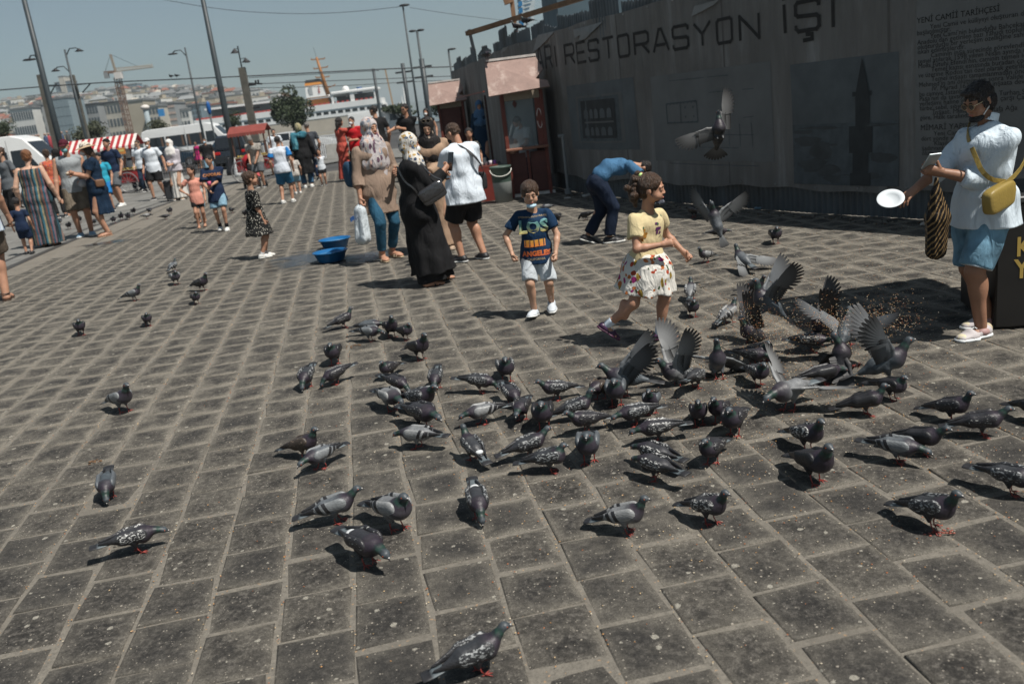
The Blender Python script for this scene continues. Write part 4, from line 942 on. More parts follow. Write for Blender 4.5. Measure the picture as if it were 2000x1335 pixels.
 def shoes(s, mu, ms=None, name='shoe', low=False, big=1.0):
  h = s.h; ms = ms or mat('sole_white', (.62, .62, .6), .6)
  for sd in (1, -1):
   q = s.fd[sd]; a = s.an[sd]; x = q @ V3(1, 0, 0); dn = q @ V3(0, 0, -1); bt = a + dn * .0415 * h
   S = Solid(.012); hh = h * big
   S.cap(a + q @ V3(0, -.020 * hh, -.020 * h), a + q @ V3(0, .05 * hh, -.022 * h), .0265 * hh, .025 * hh, x, 1.05); S.cap(a + q @ V3(0, .05 * hh, -.028 * h), a + q @ V3(0, .098 * hh, -.032 * h), .024 * hh, .016 * hh, x, 1.55)
   if not low: S.cap(a + q @ V3(0, -.006 * h, -.02 * h), a + q @ V3(0, -.004 * h, .008 * h), .027 * hh, .0265 * hh, cb=True)
   else: S.cap(a + q @ V3(0, .01 * h, .03 * h), a + q @ V3(0, .03 * h, -.01 * h), .03 * h, .022 * h, op=-1, k=.01)
   S.cut(bt - dn * .010 * h, dn); v, f = S.mesh(min(s.vox, .011)); o = obj(name, mesh_np(name, v, f, True), mu, s.root)
   T_ = Solid(.01); T_.cap(a + q @ V3(0, -.022 * hh, -.036 * h), a + q @ V3(0, .05 * hh, -.036 * h), .028 * hh, .026 * hh, x, 1.05); T_.cap(a + q @ V3(0, .05 * hh, -.036 * h), a + q @ V3(0, .102 * hh, -.036 * h), .026 * hh, .017 * hh, x, 1.6)
   T_.cut(bt, dn); T_.cut(bt - dn * .013 * h, -dn); v, f = T_.mesh(min(s.vox, .011)); obj('sole', mesh_np('sole', v, f, True), ms, o)
   if s.lod == 0 or name == 'trainer_laced':
    g = G()
    for j in range(4):
     c = a + q @ V3(0, (.035 + .013 * j) * h, (.0035 - .0065 * j) * h); g.tube([c - x * .014 * h - dn * -.004, c - dn * .004, c + x * .014 * h - dn * -.004], .0022 * h, 5)
    g.build('laces', mat('lace_white', (.7, .7, .68), .8), o)
 def sandals(s, m, strap=True):
  h = s.h
  for sd in (1, -1):
   q = s.fd[sd]; a = s.an[sd]; x = q @ V3(1, 0, 0); dn = q @ V3(0, 0, -1); bt = a + dn * .047 * h
   T_ = Solid(.01); T_.cap(a + q @ V3(0, -.022 * h, -.042 * h), a + q @ V3(0, .05 * h, -.042 * h), .025 * h, .022 * h, x, 1.05); T_.cap(a + q @ V3(0, .05 * h, -.042 * h), a + q @ V3(0, .108 * h, -.042 * h), .022 * h, .014 * h, x, 1.6)
   T_.cut(bt, dn); T_.cut(bt - dn * .008 * h, -dn); v, f = T_.mesh(min(s.vox, .011)); o = obj('sandal', mesh_np('sandal', v, f, True), m, s.root)
   g = G(); 
   for yy, rr in ((.075, .030), (.045, .026)):
    c = a + q @ V3(0, yy * h, -.040 * h); g.tube([c + x * rr * h * math.cos(t) - dn * rr * .95 * h * math.sin(t) * .8 for t in np.linspace(0, PI, 8)], .005 * h, 5)
   if strap: c = a + q @ V3(0, -.012 * h, .0 * h); g.tube([c + x * .025 * h * math.cos(t) + q @ V3(0, 1, 0) * .025 * h * math.sin(t) for t in np.linspace(0, 2 * PI, 12)], .004 * h, 5)
   g.build('strap', m, o)
 def socks(s, m, top=.08):
  for sd in (1, -1):
   S = Solid(.01); a = s.an[sd]; u = unit(s.kn[sd] - a); S.cap(a - u * .01 * s.h, a + u * top * s.h, .0245 * s.h, .0265 * s.h, cb=True); v, f = S.mesh(min(s.vox, .009)); obj('sock', mesh_np('sock', v, f, True), m, s.root)
 def hair(s, m, style='short', seed=0):
  H = s.HH; A = s.Hd.T; S = Solid(.03 * H); E = lambda c, r, op=1, k=.05: S.ell(s.headf(c), V3(*r) * H if hasattr(r, '__len__') else V3(r, r, r) * H, A, op, k * H)
  infl = {'short': .03, 'crop': .012, 'mid': .022, 'long': .05, 'pony': .03, 'bun': .04, 'bowl': .05, 'curly': .07, 'bald': .0}[style]
  E((0, -.06, .145), (.325 + infl, .40 + infl, .37 + infl))
  if style in ('short', 'crop', 'bowl', 'pony', 'bun'): E((0, -.22, -.06), (.27 + infl, .22 + infl, .26 + infl))
  if style in ('mid', 'curly'): E((0, -.18, -.10), (.33 + infl, .27 + infl, .32 + infl))
  if style == 'mid':
   for sd in (1, -1): E((sd * .29, .0, -.02), (.07, .17, .20))
   E((.04, .27, .36), (.20, .13, .10)); E((-.14, .24, .34), (.13, .13, .10))
  if style == 'long':
   E((0, -.20, -.15), (.33, .25, .4))
   for sd in (1, -1): E((sd * .29, -.05, -.15), (.10, .20, .35))
   S.cap(s.headf((0, -.28, -.2)), s.headf((0, -.42, -1.9)), .27 * H, .16 * H, s.Hd @ V3(1, 0, 0), 1.2)
  if style == 'pony':
   pts = [(0, -.34, .35), (0, -.52, .30), (0, -.62, .0), (.02, -.58, -.3), (.02, -.52, -.55)]
   rr = [.10, .17, .19, .15, .06]
   for i in range(4): S.cap(s.headf(pts[i]), s.headf(pts[i + 1]), rr[i] * H, rr[i + 1] * H)
  if style == 'curly':
   r_ = np.random.default_rng(seed)
   for i in range(26):
    th, ph = r_.random() * 2 * PI, r_.random() * 1.9; E((.34 * math.sin(ph) * math.cos(th), -.1 + .4 * math.sin(ph) * math.sin(th), .14 + .38 * math.cos(ph)), .11 + .04 * r_.random(), k=.02)
  if style == 'bun': E((0, -.36, .30), (.17, .17, .16))
  hl = {'bowl': .32, 'short': .36, 'crop': .40, 'mid': .22, 'bald': .9}.get(style, .38)
  E((0, .52, -.06), (.29 if style != 'bald' else .6, .34 if style != 'bald' else .6, hl + (.0 if style != 'bald' else .3)), -1, .03)
  if style in ('short', 'crop', 'bowl'): S.cut(s.headf((0, 0, -.22)), s.Hd @ V3(0, -.25, -1))
  a = {'curly': .03, 'mid': .012, 'long': .01}.get(style, .012) * H; fr = 1 / H; q = np.random.default_rng(seed).random(4) * 6
  nz = lambda X, Y, Z: (a * np.sin(fr * (38 * X + 9 * Z) + q[0]) * np.sin(fr * (30 * Y - 7 * Z) + q[1]) + a * .8 * np.sin(fr * (22 * X + 17 * Y + 20 * Z) + q[2])).astype(np.float32)
  v, f = S.mesh({0: .0042, 1: .006, 2: .011, 3: .018}[s.lod], nz); return obj('hair', mesh_np('hair', v, f, True), m, s.root)
 def hijab(s, m, drape=.16, infl=.07, tail=None):
  H = s.HH; A = s.Hd.T; S = Solid(.05 * H); E = lambda c, r, op=1, k=.05: S.ell(s.headf(c), V3(*r) * H if hasattr(r, '__len__') else V3(r, r, r) * H, A, op, k * H)
  E((0, -.08, .13), (.335 + infl, .42 + infl, .385 + infl)); E((0, .03, -.22), (.30 + infl, .34 + infl, .34 + infl)); E((0, -.2, -.1), (.30 + infl, .28 + infl, .32))
  up = s.T @ V3(0, 0, 1); c = s.neck + s.T @ V3(0, .03 * s.h, 0)
  S.cap(s.headf((0, 0, -.35)), c - up * .02 * s.h, .27 * H, .062 * s.h, s.T @ V3(1, 0, 0), 1.25, k=.03)
  S.cap(c - up * .01 * s.h, c - up * drape * s.h * .6 + s.T @ V3(0, .012 * s.h, 0), .06 * s.h, (.056 + .04 * drape) * s.h, s.T @ V3(1, 0, 0), 1.5, k=.03, wav=(7, .004 * s.h, .4))
  if tail: S.cap(s.neck + s.T @ V3(tail[0] * .3, tail[1] * .3, 0) * s.h, s.neck + s.T @ V3(*tail) * s.h, .045 * s.h, .03 * s.h, s.T @ V3(1, 0, 0), 1.5, cb=True)
  E((0, .50, -.07), (.215, .30, .315), -1, .03)
  return s._mk('headscarf', S, m, .75 if s.lod < 2 else .9, s.fold(.0032, 9))
 def mask_(s, m, chin=False, loops=True):
  H = s.HH; A = s.Hd.T; S = Solid(.02 * H)
  if chin: S.ell(s.headf((0, .22, -.42)), V3(.21, .22, .115) * H, A); S.ell(s.headf((0, .02, -.25)), V3(.2, .24, .4) * H, A, -1, .01)
  else: S.ell(s.headf((0, .26, -.24)), V3(.225, .24, .20) * H, A)
  S.cut(s.headf((0, .07, 0)), s.Hd @ V3(0, -1, 0))
  v, f = S.mesh({0: .004, 1: .006, 2: .010, 3: .014}[s.lod]); o = obj('face_mask', mesh_np('face_mask', v, f, True), m, s.root)
  if loops and s.lod < 3:
   g = G()
   for sd in (1, -1):
    y = -.32 if chin else -.2; g.tube([s.headf((sd * .19, .18, y)), s.headf((sd * .29, .05, -.12)), s.headf((sd * .335, -.07, .04))], .010 * H, 5)
   g.build('ear_loop', m, o)
  return o
 def shades(s, m=None, up=0.0):
  H = s.HH; m = m or mat('sunglass_lens', (.008, .008, .01), .08, spec=.8); g = G(); z = -.0 + up
  for sd in (1, -1):
   c = s.headf((sd * .125, .425 - up * .25, z)); X = s.Hd @ V3(1, 0, 0); Z = s.Hd @ V3(0, 0, 1); Y = s.Hd @ V3(0, 1, 0)
   g.add([c + X * .095 * H * math.cos(a) + Z * .085 * H * math.sin(a) - Y * .02 * H * abs(math.cos(a)) for a in np.linspace(0, 2 * PI, 14, endpoint=False)] + [c - Y * .02 * H], [(i, (i + 1) % 14, 14) for i in range(14)])
  o = g.build('sunglasses', m, s.root, True); g = G(); fm = mat('thin_gold_frame', (.4, .32, .2), .3, metal=.8)
  for sd in (1, -1):
   g.tube([s.headf((sd * (.125 + .098 * math.cos(a)), .427 - .02 * abs(math.cos(a)) - up * .25, z + .088 * math.sin(a))) for a in np.linspace(0, 2 * PI, 15)], .006 * H, 4); g.tube([s.headf((sd * .22, .41 - up * .25, z + .03)), s.headf((sd * .345, .0, z + .03))], .009 * H, 5)
  g.tube([s.headf((-.03, .435, z + .02)), s.headf((.03, .435, z + .02))], .007 * H, 4); g.build('frame', fm, o)
 def cap_(s, m, brim=True, back=False):
  H = s.HH; A = s.Hd.T; S = Solid(.02 * H); S.ell(s.headf((0, -.06, .17)), V3(.36, .43, .38) * H, A); S.cut(s.headf((0, 0, .17)), s.Hd @ V3(0, .1, -1))
  o = s._mk('cap', S, m, .7)
  if brim: 
   g = G(); sg = -1 if back else 1; top = [s.headf((x, sg * (.33 + .32 * math.sqrt(max(0, 1 - (x / .27) ** 2))) - .03, .20 - .06 * 1)) for x in np.linspace(-.27, .27, 9)]; bt = [s.headf((x, sg * .24, .21)) for x in np.linspace(-.27, .27, 9)]
   V = bt + top; V += [p - s.Hd @ V3(0, 0, .025 * H) for p in V]; F = [(i, i + 1, 9 + i + 1, 9 + i) for i in range(8)] + [(18 + i + 1, 18 + i, 27 + i, 27 + i + 1) for i in range(8)] + [(9 + i, 9 + i + 1, 27 + i + 1, 27 + i) for i in range(8)]
   g.add(V, F); g.build('brim', m, o)
  return o
 def sunhat(s, m, mb):
  H = s.HH; A = s.Hd.T; S = Solid(.02 * H); S.ell(s.headf((0, -.06, .17)), V3(.37, .44, .42) * H, A); S.cut(s.headf((0, 0, .20)), s.Hd @ V3(0, .05, -1)); o = s._mk('sun_hat', S, m, .7)
  g = G(); n = 24; rg_ = []
  for r_, z in ((.36, .22), (.55, .19), (.78, .10)): rg_.append([s.headf((r_ * math.cos(a) * .92, -.06 + r_ * math.sin(a) * 1.05, z + .03 * math.sin(2 * a + 1))) for a in np.linspace(0, 2 * PI, n, endpoint=False)])
  for r_, z in ((.78, .085), (.36, .19)): rg_.append([s.headf((r_ * math.cos(a) * .92, -.06 + r_ * math.sin(a) * 1.05, z + .03 * math.sin(2 * a + 1))) for a in np.linspace(0, 2 * PI, n, endpoint=False)])
  g.rings(rg_, False); g.build('brim', mb, o, True)
 def W(s, p):
  c, n = math.cos(s.yaw), math.sin(s.yaw); return V3(s.pos[0] + c * p[0] - n * p[1], s.pos[1] + n * p[0] + c * p[1], s.pos[2] + p[2])
 def carried(s, name, v, f, m, label, cat, smooth=True):
  """a top-level thing the person holds, given in the person's own frame"""
  v = np.array(v); c = v.mean(0); c[2] = v[:, 2].min(); me = mesh_np(name, v - c, f, smooth) if isinstance(f, np.ndarray) else None
  if me is None: me = bpy.data.meshes.new(name); me.from_pydata([tuple(q) for q in (v - c)], [], f); me.update(); me.polygons.foreach_set('use_smooth', [smooth] * len(f))
  o = obj(name, me, m, None, tuple(s.W(c)), s.yaw); tag(o, label, cat); o['_c'] = [float(q) for q in c]; return o
 def decal(s, target, txt, cx, cz, size, m, y0=.5, align='CENTER', spacing=1.0, bold=0.0, name='printed_text', yaw=0.0, back=False):
  me_ = target.data; bv = BVHTree.FromPolygons([x.co[:] for x in me_.vertices], [tuple(p.vertices) for p in me_.polygons])
  if isinstance(txt, str): v, f = text_mesh(txt, size, align, spacing, 0, bold)
  else: v, f = txt
  P = []; d = rotm((0, 0, 1), yaw) @ V3(0, -1, 0); X = rotm((0, 0, 1), yaw) @ V3(-1, 0, 0)
  if back: d = -d; X = -X
  for q in v:
   o_ = V3(cx, 0, cz) + X * q[0] + V3(0, 0, q[1]) - d * y0; h = bv.ray_cast(Vector(o_), Vector(d)); loc = np.array(h[0]) if h[0] else o_ + d * (y0 - .09); P.append(loc - d * .0035)
  me = bpy.data.meshes.new(name); me.from_pydata([tuple(p) for p in P], [], f); me.update(); o = obj(name, me, m, target); return o
def patchgrid(w_, h_, n=6, m_=4):
 v = [((i / n - .5) * w_, (j / m_ - .5) * h_, 0) for j in range(m_ + 1) for i in range(n + 1)]; f = [(j * (n + 1) + i, j * (n + 1) + i + 1, (j + 1) * (n + 1) + i + 1, (j + 1) * (n + 1) + i) for j in range(m_) for i in range(n)]; return np.array(v), f
def ovoid(c, r, ax=None, n=14, m_=9, k=2.0):
 """squarish ellipsoid mesh"""
 v = []; f = []
 for i in range(m_ + 1):
  t = PI * i / m_
  for j in range(n):
   a = 2 * PI * j / n; sp = lambda x: math.copysign(abs(x) ** (2 / k), x); v.append((r[0] * sp(math.sin(t)) * sp(math.cos(a)), r[1] * sp(math.sin(t)) * sp(math.sin(a)), r[2] * sp(math.cos(t))))
 for i in range(m_):
  for j in range(n): f.append((i * n + j, i * n + (j + 1) % n, (i + 1) * n + (j + 1) % n, (i + 1) * n + j))
 v = np.array(v); ax = np.eye(3) if ax is None else ax; return v @ ax.T + V3(*c), np.array(f)[:, ::-1].copy()
def pat_floral(cols, bgc, scale=16, size=.33, dens=.5):
 def fn(t, src, c):
  nz = N(t, 'ShaderNodeTexNoise', Scale=9.0, Detail=2.0); lnk(t, src, nz.inputs['Vector']); sc = N(t, 'ShaderNodeVectorMath', operation='SCALE'); sc.inputs['Scale'].default_value = .05; lnk(t, nz.outputs['Color'], sc.inputs[0])
  ad = N(t, 'ShaderNodeVectorMath', operation='ADD'); lnk(t, src, ad.inputs[0]); lnk(t, sc.outputs[0], ad.inputs[1]); cc = c
  for i, (col, s_) in enumerate(zip(cols, (1, 1.35, .8, 1.7, 1.1))):
   v = N(t, 'ShaderNodeTexVoronoi', Scale=scale * s_); mp = N(t, 'ShaderNodeMapping'); mp.inputs['Location'].default_value = (i * 3.1, i * 1.7, i); mp.inputs['Scale'].default_value = (1, 1, 1 if i % 2 == 0 else .45); mp.inputs['Rotation'].default_value = (i * .5, i * .9, i * 1.3); lnk(t, ad.outputs[0], mp.inputs['Vector']); lnk(t, mp.outputs[0], v.inputs['Vector'])
   sp = N(t, 'ShaderNodeSeparateColor'); lnk(t, v.outputs['Color'], sp.inputs[0])
   f = mth(t, 'MULTIPLY', mth(t, 'LESS_THAN', v.outputs['Distance'], size), mth(t, 'LESS_THAN', sp.outputs[0], dens)); cc = mixc(t, f, cc, col)
  return cc
 return fn
def pat_stripes(cols, axis=0, freq=14, diag=0.0, jitter=.0):
 def fn(t, src, c):
  sp = N(t, 'ShaderNodeSeparateXYZ'); lnk(t, src, sp.inputs[0]); x = sp.outputs[axis]
  if diag: x = mth(t, 'ADD', x, mth(t, 'MULTIPLY', sp.outputs[2], diag))
  nz = N(t, 'ShaderNodeTexNoise', Scale=5.0); lnk(t, src, nz.inputs['Vector']); x = mth(t, 'ADD', x, mth(t, 'MULTIPLY', nz.outputs[0], jitter))
  f = mth(t, 'FRACT', mth(t, 'MULTIPLY', x, freq)); n = len(cols); return ramp(t, f, [(i / n, q) for i, q in enumerate(cols)], 'CONSTANT').outputs[0]
 return fn
WHT = cloth('cotton_white', (.62, .65, .68)); BLK = cloth('fabric_black', (.012, .012, .013), .8); NAVY = cloth('fabric_navy', (.012, .022, .05)); 
DEN = cloth('denim_blue', (.035, .09, .16), .8); DENL = cloth('denim_pale', (.20, .33, .42), .8, .3, .8, 14); SHW = mat('shoe_white', (.60, .60, .57), .5); SHB = mat('shoe_black', (.02, .02, .022), .5)
MASKW = mat('mask_white', (.62, .64, .64), .8); MASKB = mat('mask_pale_blue', (.40, .56, .66), .8); MASKK = mat('mask_black', (.015, .015, .016), .8)
LEATH = mat('black_leather', (.03, .03, .032), .2, .2, 8, .4, 40, spec=1.0); SANB = mat('sandal_tan', (.30, .19, .12), .5)
def plate_mesh(r): g = G(); g.lathe([(0, .004), (r * .55, .004), (r * .6, .007), (r * .97, .017), (r, .02), (r * .98, .0215), (r * .6, .011), (r * .55, .007), (0, .007)], n=36); return np.array(g.v), g.f
def strap(p, pts, m, w_=.012, name='strap', parent=None, n=20, th=.004):
 """band through points (person frame), smoothed, standing off the body"""
 P = [V3(*q) for q in pts]
 for _ in range(2):
  Q = [P[0]]
  for a, b in zip(P[:-1], P[1:]): Q += [a * .75 + b * .25, a * .25 + b * .75]
  Q.append(P[-1]); P = Q
 g = G(); L = []; Rr = []
 for i, q in enumerate(P):
  t = unit(P[min(i + 1, len(P) - 1)] - P[max(i - 1, 0)]); o_ = q - V3(0, 0, q[2]); o_ = unit(o_ - t * (o_ @ t)); s_ = np.cross(t, o_); L.append([q + s_ * w_, q - s_ * w_, q - s_ * w_ + o_ * th, q + s_ * w_ + o_ * th])
 g.rings(L); return np.array(g.v), g.f
p = W1 = Person('woman in white shirt and frayed denim shorts holding out a white plate beside the wall', (1916, 648), 155, 102, fem=True, b=1.12, head=(4, 22, 0), rh=(.06, .29, .60), lh=(-.01, .19, .675), drop=.066, relb=(.3, -.2, -1), lelb=(.3, -.9, -1), rf=(.05, -.085, .042, 12), lf=(.05, .045, .042, 6), skin_='deep', lod=0, rcurl=.35, lcurl=.75, rn=(0, .1, -1), ln_=(1, -.2, .5))
h = p.h
sh_ = p.shirt(cloth('linen_shirt', (.56, .64, .70), .85, .06, .9, 7), 1.42, -.07, 'shirt', inf=.030, flare=.012, hemflare=.014, fold=.005)
p.legs(cloth('denim_washed', (.13, .245, .33), .8, .6, .9, 9), .93, 'denim_shorts', inf=.026, flare=.012, fold=.004)
for sd in (1, -1):
 S = Solid(.006); a = p.hj[sd] + (p.kn[sd] - p.hj[sd]) * .915; b_ = p.hj[sd] + (p.kn[sd] - p.hj[sd]) * .94; S.cap(a, b_, .060 * h, .060 * h, ca=True, cb=True); v, f = S.mesh(.006); obj('frayed_hem', mesh_np('frayed_hem', v, f, True), mat('frayed_white', (.5, .56, .6), .9, .3, 60), p.root)
 S = Solid(.008); e = p.el[sd]; w_ = p.wr[sd]; S.cap(e + (w_ - e) * .34, e + (w_ - e) * .46, .036 * h, .037 * h, ca=True, cb=True); v, f = S.mesh(.007); obj('rolled_cuff', mesh_np('rolled_cuff', v, f, True), MATS['linen_shirt'], p.root)
S = Solid(.01); nk = p.neck + p.T @ V3(0, .012 * h, .004 * h); S.cap(nk, nk + p.T @ V3(0, -.008 * h, .03 * h), .048 * h, .047 * h, ca=True, cb=True); S.cap(nk - V3(0, 0, .03), nk + p.T @ V3(0, .02 * h, .08 * h), .040 * h, .044 * h, op=-1, k=.005); S.ell(nk + p.T @ V3(0, .05 * h, .02 * h), (.02 * h, .03 * h, .04 * h), op=-1); v, f = S.mesh(.005); obj('collar', mesh_np('collar', v, f, True), MATS['linen_shirt'], p.root)
g = G(); c_ = p.chest + V3(-.048 * h, 0, 0)
vv, ff = patchgrid(.075, .03, 5, 2); p.decal(sh_, (vv, ff), -.045 * h, p.chest[2] - .01 * h, 1, MATS['linen_shirt'], name='pocket_flap')
vv, ff = patchgrid(.075, .03, 5, 2); p.decal(sh_, (vv, ff), .045 * h, p.chest[2] - .01 * h, 1, MATS['linen_shirt'], name='pocket_flap')
p.hair(HB, 'mid', 3); p.mask_(MASKK, chin=True, loops=False); p.shades()
g = G(); g.tube([p.headf((-.2, .16, -.36)), p.headf((-.30, .02, -.2)), p.headf((-.335, -.07, .06))], .02 * p.HH, 6); g.build('ear_loop', mat('loop_white', (.6, .62, .62), .8), p.root)
p.shoes(mat('trainer_blush', (.46, .42, .42), .6, .1, 12), mat('trainer_sole', (.66, .68, .68), .5), 'trainer', low=True, big=1.04)
for sd in (1, -1):
 q = p.fd[sd]; a = p.an[sd]
 for nm, c, r_, col in (('toe_cap', (0, .088, -.028), (.026, .030, .016), (.58, .52, .36)), ('heel_patch', (0, -.034, -.012), (.022, .016, .022), (.50, .42, .28)), ('side_panel', (-.012, .0, -.018), (.0215, .030, .018), (.36, .22, .21))):
  v, f = ovoid((0, 0, 0), V3(*r_) * h, q, 12, 8); v = v + a + q @ (V3(*c) * h); o_ = obj(nm, mesh_np(nm, v, f, True), mat(nm, col, .6), p.root)
W_, d_, n_, x_ = p.palm[1]; pc = p.wr[1] + V3(0, .108 * h, -.028 * h)
v, f = plate_mesh(.078); T_ = rotm((1, 0, 0), -R(24)) @ rotm((0, 1, 0), R(-28)); v = v @ T_.T + pc
p.carried('plate', v, f, mat('porcelain', (.66, .70, .72), .25, .02, 5, spec=.5), 'round white plate held out in the woman’s far hand', 'plate')
def phone(p, sd, c, ax, label, w_=.075, l_=.155, m=None, back=None):
 g = G(); g.box((0, 0, 0), (w_, .009, l_), bev=.004); v = np.array(g.v) @ ax.T + c; o = p.carried('phone', v, g.f, m or mat('phone_black', (.012, .012, .014), .25), label, 'phone', False)
 g = G(); g.box((0, -.0052, 0), (w_ - .006, .001, l_ - .008)); v = np.array(g.v) @ ax.T + c - V3(*o['_c']); me = bpy.data.meshes.new('screen'); me.from_pydata([tuple(q) for q in v], [], g.f); me.update(); obj('screen', me, back or mat('phone_glass', (.02, .02, .022), .08), o)
 return o
W_, d_, n_, x_ = p.palm[-1]
phone(p, -1, p.wr[-1] + V3(-.01, .075, .075), rotm((0, 0, 1), R(75)) @ rotm((1, 0, 0), R(-52)), 'silver-grey phone held up in the woman’s near hand', .072, .15, mat('phone_silver', (.36, .42, .44), .35, metal=.3), mat('phone_silver_back', (.36, .41, .43), .3))
S = Solid(.02); c = p.wr[-1] + V3(-.03, .055, 0); S.cap(c + V3(0, 0, -.03), c + V3(0, 0, -.11), .012, .022); S.cap(c + V3(0, 0, -.11), c + V3(0, -.01, -.26), .028, .062, (0, 1, 0), 1.15, wav=(8, .006, 1)); S.cap(c + V3(0, -.01, -.26), c + V3(0, .0, -.46), .060, .050, (0, 1, 0), 1.15, wav=(8, .005, 1)); v, f = S.mesh(.007)
M_gb = cloth('gold_black_stripe', (.02, .016, .012), .4, .1, .8, 14, pat_stripes([(.012, .010, .009), (.012, .010, .009), (.20, .13, .06)], 1, 45, .55, .03)); M_gb.node_tree.nodes['Principled BSDF'].inputs['Roughness'].default_value = .35
p.carried('carrier_bag', v, f, M_gb, 'black bag with thin gold stripes hanging from the phone hand', 'bag')
M_yel = mat('mustard_leather', (.26, .185, .045), .45, .08, 12, .2, 80)
bx = p.hip + V3(-.138 * h, .055 * h, .055 * h); axb = rotm((0, 0, 1), R(18)) @ rotm((1, 0, 0), R(-10)) @ rotm((0, 0, 1), R(90)); v, f = ovoid((0, 0, 0), (.135, .038, .075), axb, 20, 14, 4.5); v = v + bx
bag = p.carried('crossbody_bag', v, f, M_yel, 'mustard yellow box bag worn across the woman’s hip', 'bag')
g = G(); oc = V3(*bag['_c']); P_ = [bx + axb @ V3(*q) - oc for q in [(-.12, -.037, .035), (-.06, -.040, .045), (.06, -.040, .045), (.12, -.037, .035)]]; g.tube(P_, .0025, 5); g.build('zip', mat('brass_zip', (.35, .25, .1), .35, metal=.7), bag)
for pts in ([bx + axb @ V3(-.125, -.01, .05), bx + V3(.0, .10, .12), p.chest + V3(-.055 * h, .105 * h, 0), p.neck + V3(.02 * h, .075 * h, -.035 * h), p.neck + V3(.058 * h, .02 * h, .012 * h)], [bx + axb @ V3(.125, -.01, .04), bx + V3(.02, -.16, .12), bx + V3(.08, -.26, .26)]):
 v, f = strap(p, pts, None, .013); v = v - oc; me = bpy.data.meshes.new('strap'); me.from_pydata([tuple(q) for q in v], [], f); me.update(); obj('strap', me, M_yel, bag)
p = GIRL = Person('small girl running in pale yellow t-shirt and floral white skirt, curly dark ponytail', (1276, 664), 338, -140, kid=True, fem=True, lean=8, head=(28, -2, 0), rh=(.04, .16, .60), lh=(.22, .10, .50), relb=(1, -.7, -.5), lelb=(.5, -1, -.3), rf=(.21, -.17, .13, -45, 38), lf=(.02, .03, .045, 40), b=1.0, skin_='tan', lod=0, rcurl=1.15, lcurl=1.1, knee=(0, 1, -.1))
h = p.h
yt = p.shirt(cloth('tee_butter', (.60, .50, .29), .85, .05, .7, 8), .62, -.085, 't_shirt', inf=.020, flare=.016, hemflare=.014, fold=.005)
for (cx, cz, cols, r_) in ((.095, -.028, (.42, .20, .03), .024), (-.005, -.02, (.10, .02, .10), .020), (-.085, .01, (.28, .012, .03), .022)):
 cs = []
 for j in range(9): cs.append((rng.normal(0, .6) * r_, rng.normal(0, .7) * r_ - .01))
 v = []; f = []
 for (a, b_) in cs: n = len(v); v += [(a + r_ * .45 * math.cos(t), b_ + r_ * .45 * math.sin(t), 0) for t in np.linspace(0, 2 * PI, 8, endpoint=False)]; f.append(tuple(range(n, n + 8)))
 p.decal(yt, (np.array(v), f), cx * h, p.chest[2] + cz * h, 1, mat('print_%d' % int(cx * 1000), cols, .6), name='fruit_print')
 p.decal(yt, (np.array([(-.008, .018, 0), (.008, .018, 0), (.004, .034, 0), (-.006, .032, 0)]), [(0, 1, 2, 3)]), cx * h, p.chest[2] + cz * h + .004, 1, mat('leaf_print', (.02, .10, .05), .6), name='leaf_print')
for k, q in enumerate(([(0, 0), (.02, .012), (.035, -.006)], [(.05, .01), (.055, -.012), (.07, .008)])): 
 vv = []; ff = []
 for a, b_ in zip(q[:-1], q[1:]): n = len(vv); d = unit(V3(b_[0] - a[0], b_[1] - a[1], 0)); nn = V3(-d[1], d[0], 0) * .0014; vv += [V3(*a, 0) - nn, V3(*a, 0) + nn, V3(*b_, 0) + nn, V3(*b_, 0) - nn]; ff.append((n, n + 1, n + 2, n + 3))
 p.decal(yt, (np.array(vv), ff), -.01 * h, p.chest[2] - .075 * h, 1, M_ink, name='script_print')
M_sk = cloth('floral_white', (.62, .60, .55), .85, .05, 1.0, 12, pat_floral([(.34, .06, .03), (.30, .20, .04), (.28, .03, .14), (.06, .09, .05), (.45, .15, .05)], None, 17, .30, .42))
p.skirt(M_sk, .325, .185, .085, None, nf=9, amp=.013, kx=1.0, c1=(0, -.03), fold=.003, mid=(0, -.012, .415, .155))
p.hair(HBR, 'pony', 5)
E_ = Solid(.01); q = np.random.default_rng(3)
for i in range(16): E_.ell(p.headf((q.normal(0, .16), -.50 + q.normal(0, .09), -.02 + q.normal(0, .26))), .115 * p.HH, k=.006)
v, f = E_.mesh(.006); obj('curls', mesh_np('curls', v, f, True), HBR, p.root)
g = G(); g.ball(p.headf((0, -.36, .44)), .09 * p.HH, 10, 6); g.build('hair_bobble', mat('lime_elastic', (.42, .60, .22), .6), p.root, True)
p.mask_(cloth('mask_patterned', (.05, .055, .07), .8, .1, .2, 9, pat_floral([(.35, .38, .42), (.03, .03, .05)], None, 60, .3, .5)), chin=True)
p.socks(mat('sock_frill', (.55, .62, .70), .9), .055); p.shoes(mat('purple_sandal', (.045, .018, .05), .4, .5, 60), mat('sole_purple', (.07, .02, .05), .5), 'shoe', low=True)
p = BOY = Person('toddler boy in navy LOS ANGELES t-shirt and pale grey shorts walking towards the pigeons', (1062, 614), 353, 172, kid=True, b=.98, head=(8, 12, 0), rh=(.175, .06, .49), lh=(.145, .10, .47), relb=(1, -.4, 0), lelb=(.8, -.8, 0), rf=(.062, .04, .05, 14, -8), lf=(.062, -.07, .075, 4, 10), skin_='olive', lod=0, rcurl=1.15, lcurl=1.1)
h = p.h
M_bt = cloth('tee_navy_print', (.010, .032, .075), .8, .06, .6, 8)
bt = p.shirt(M_bt, .66, -.075, 't_shirt', inf=.020, flare=.018, hemflare=.010, fold=.004)
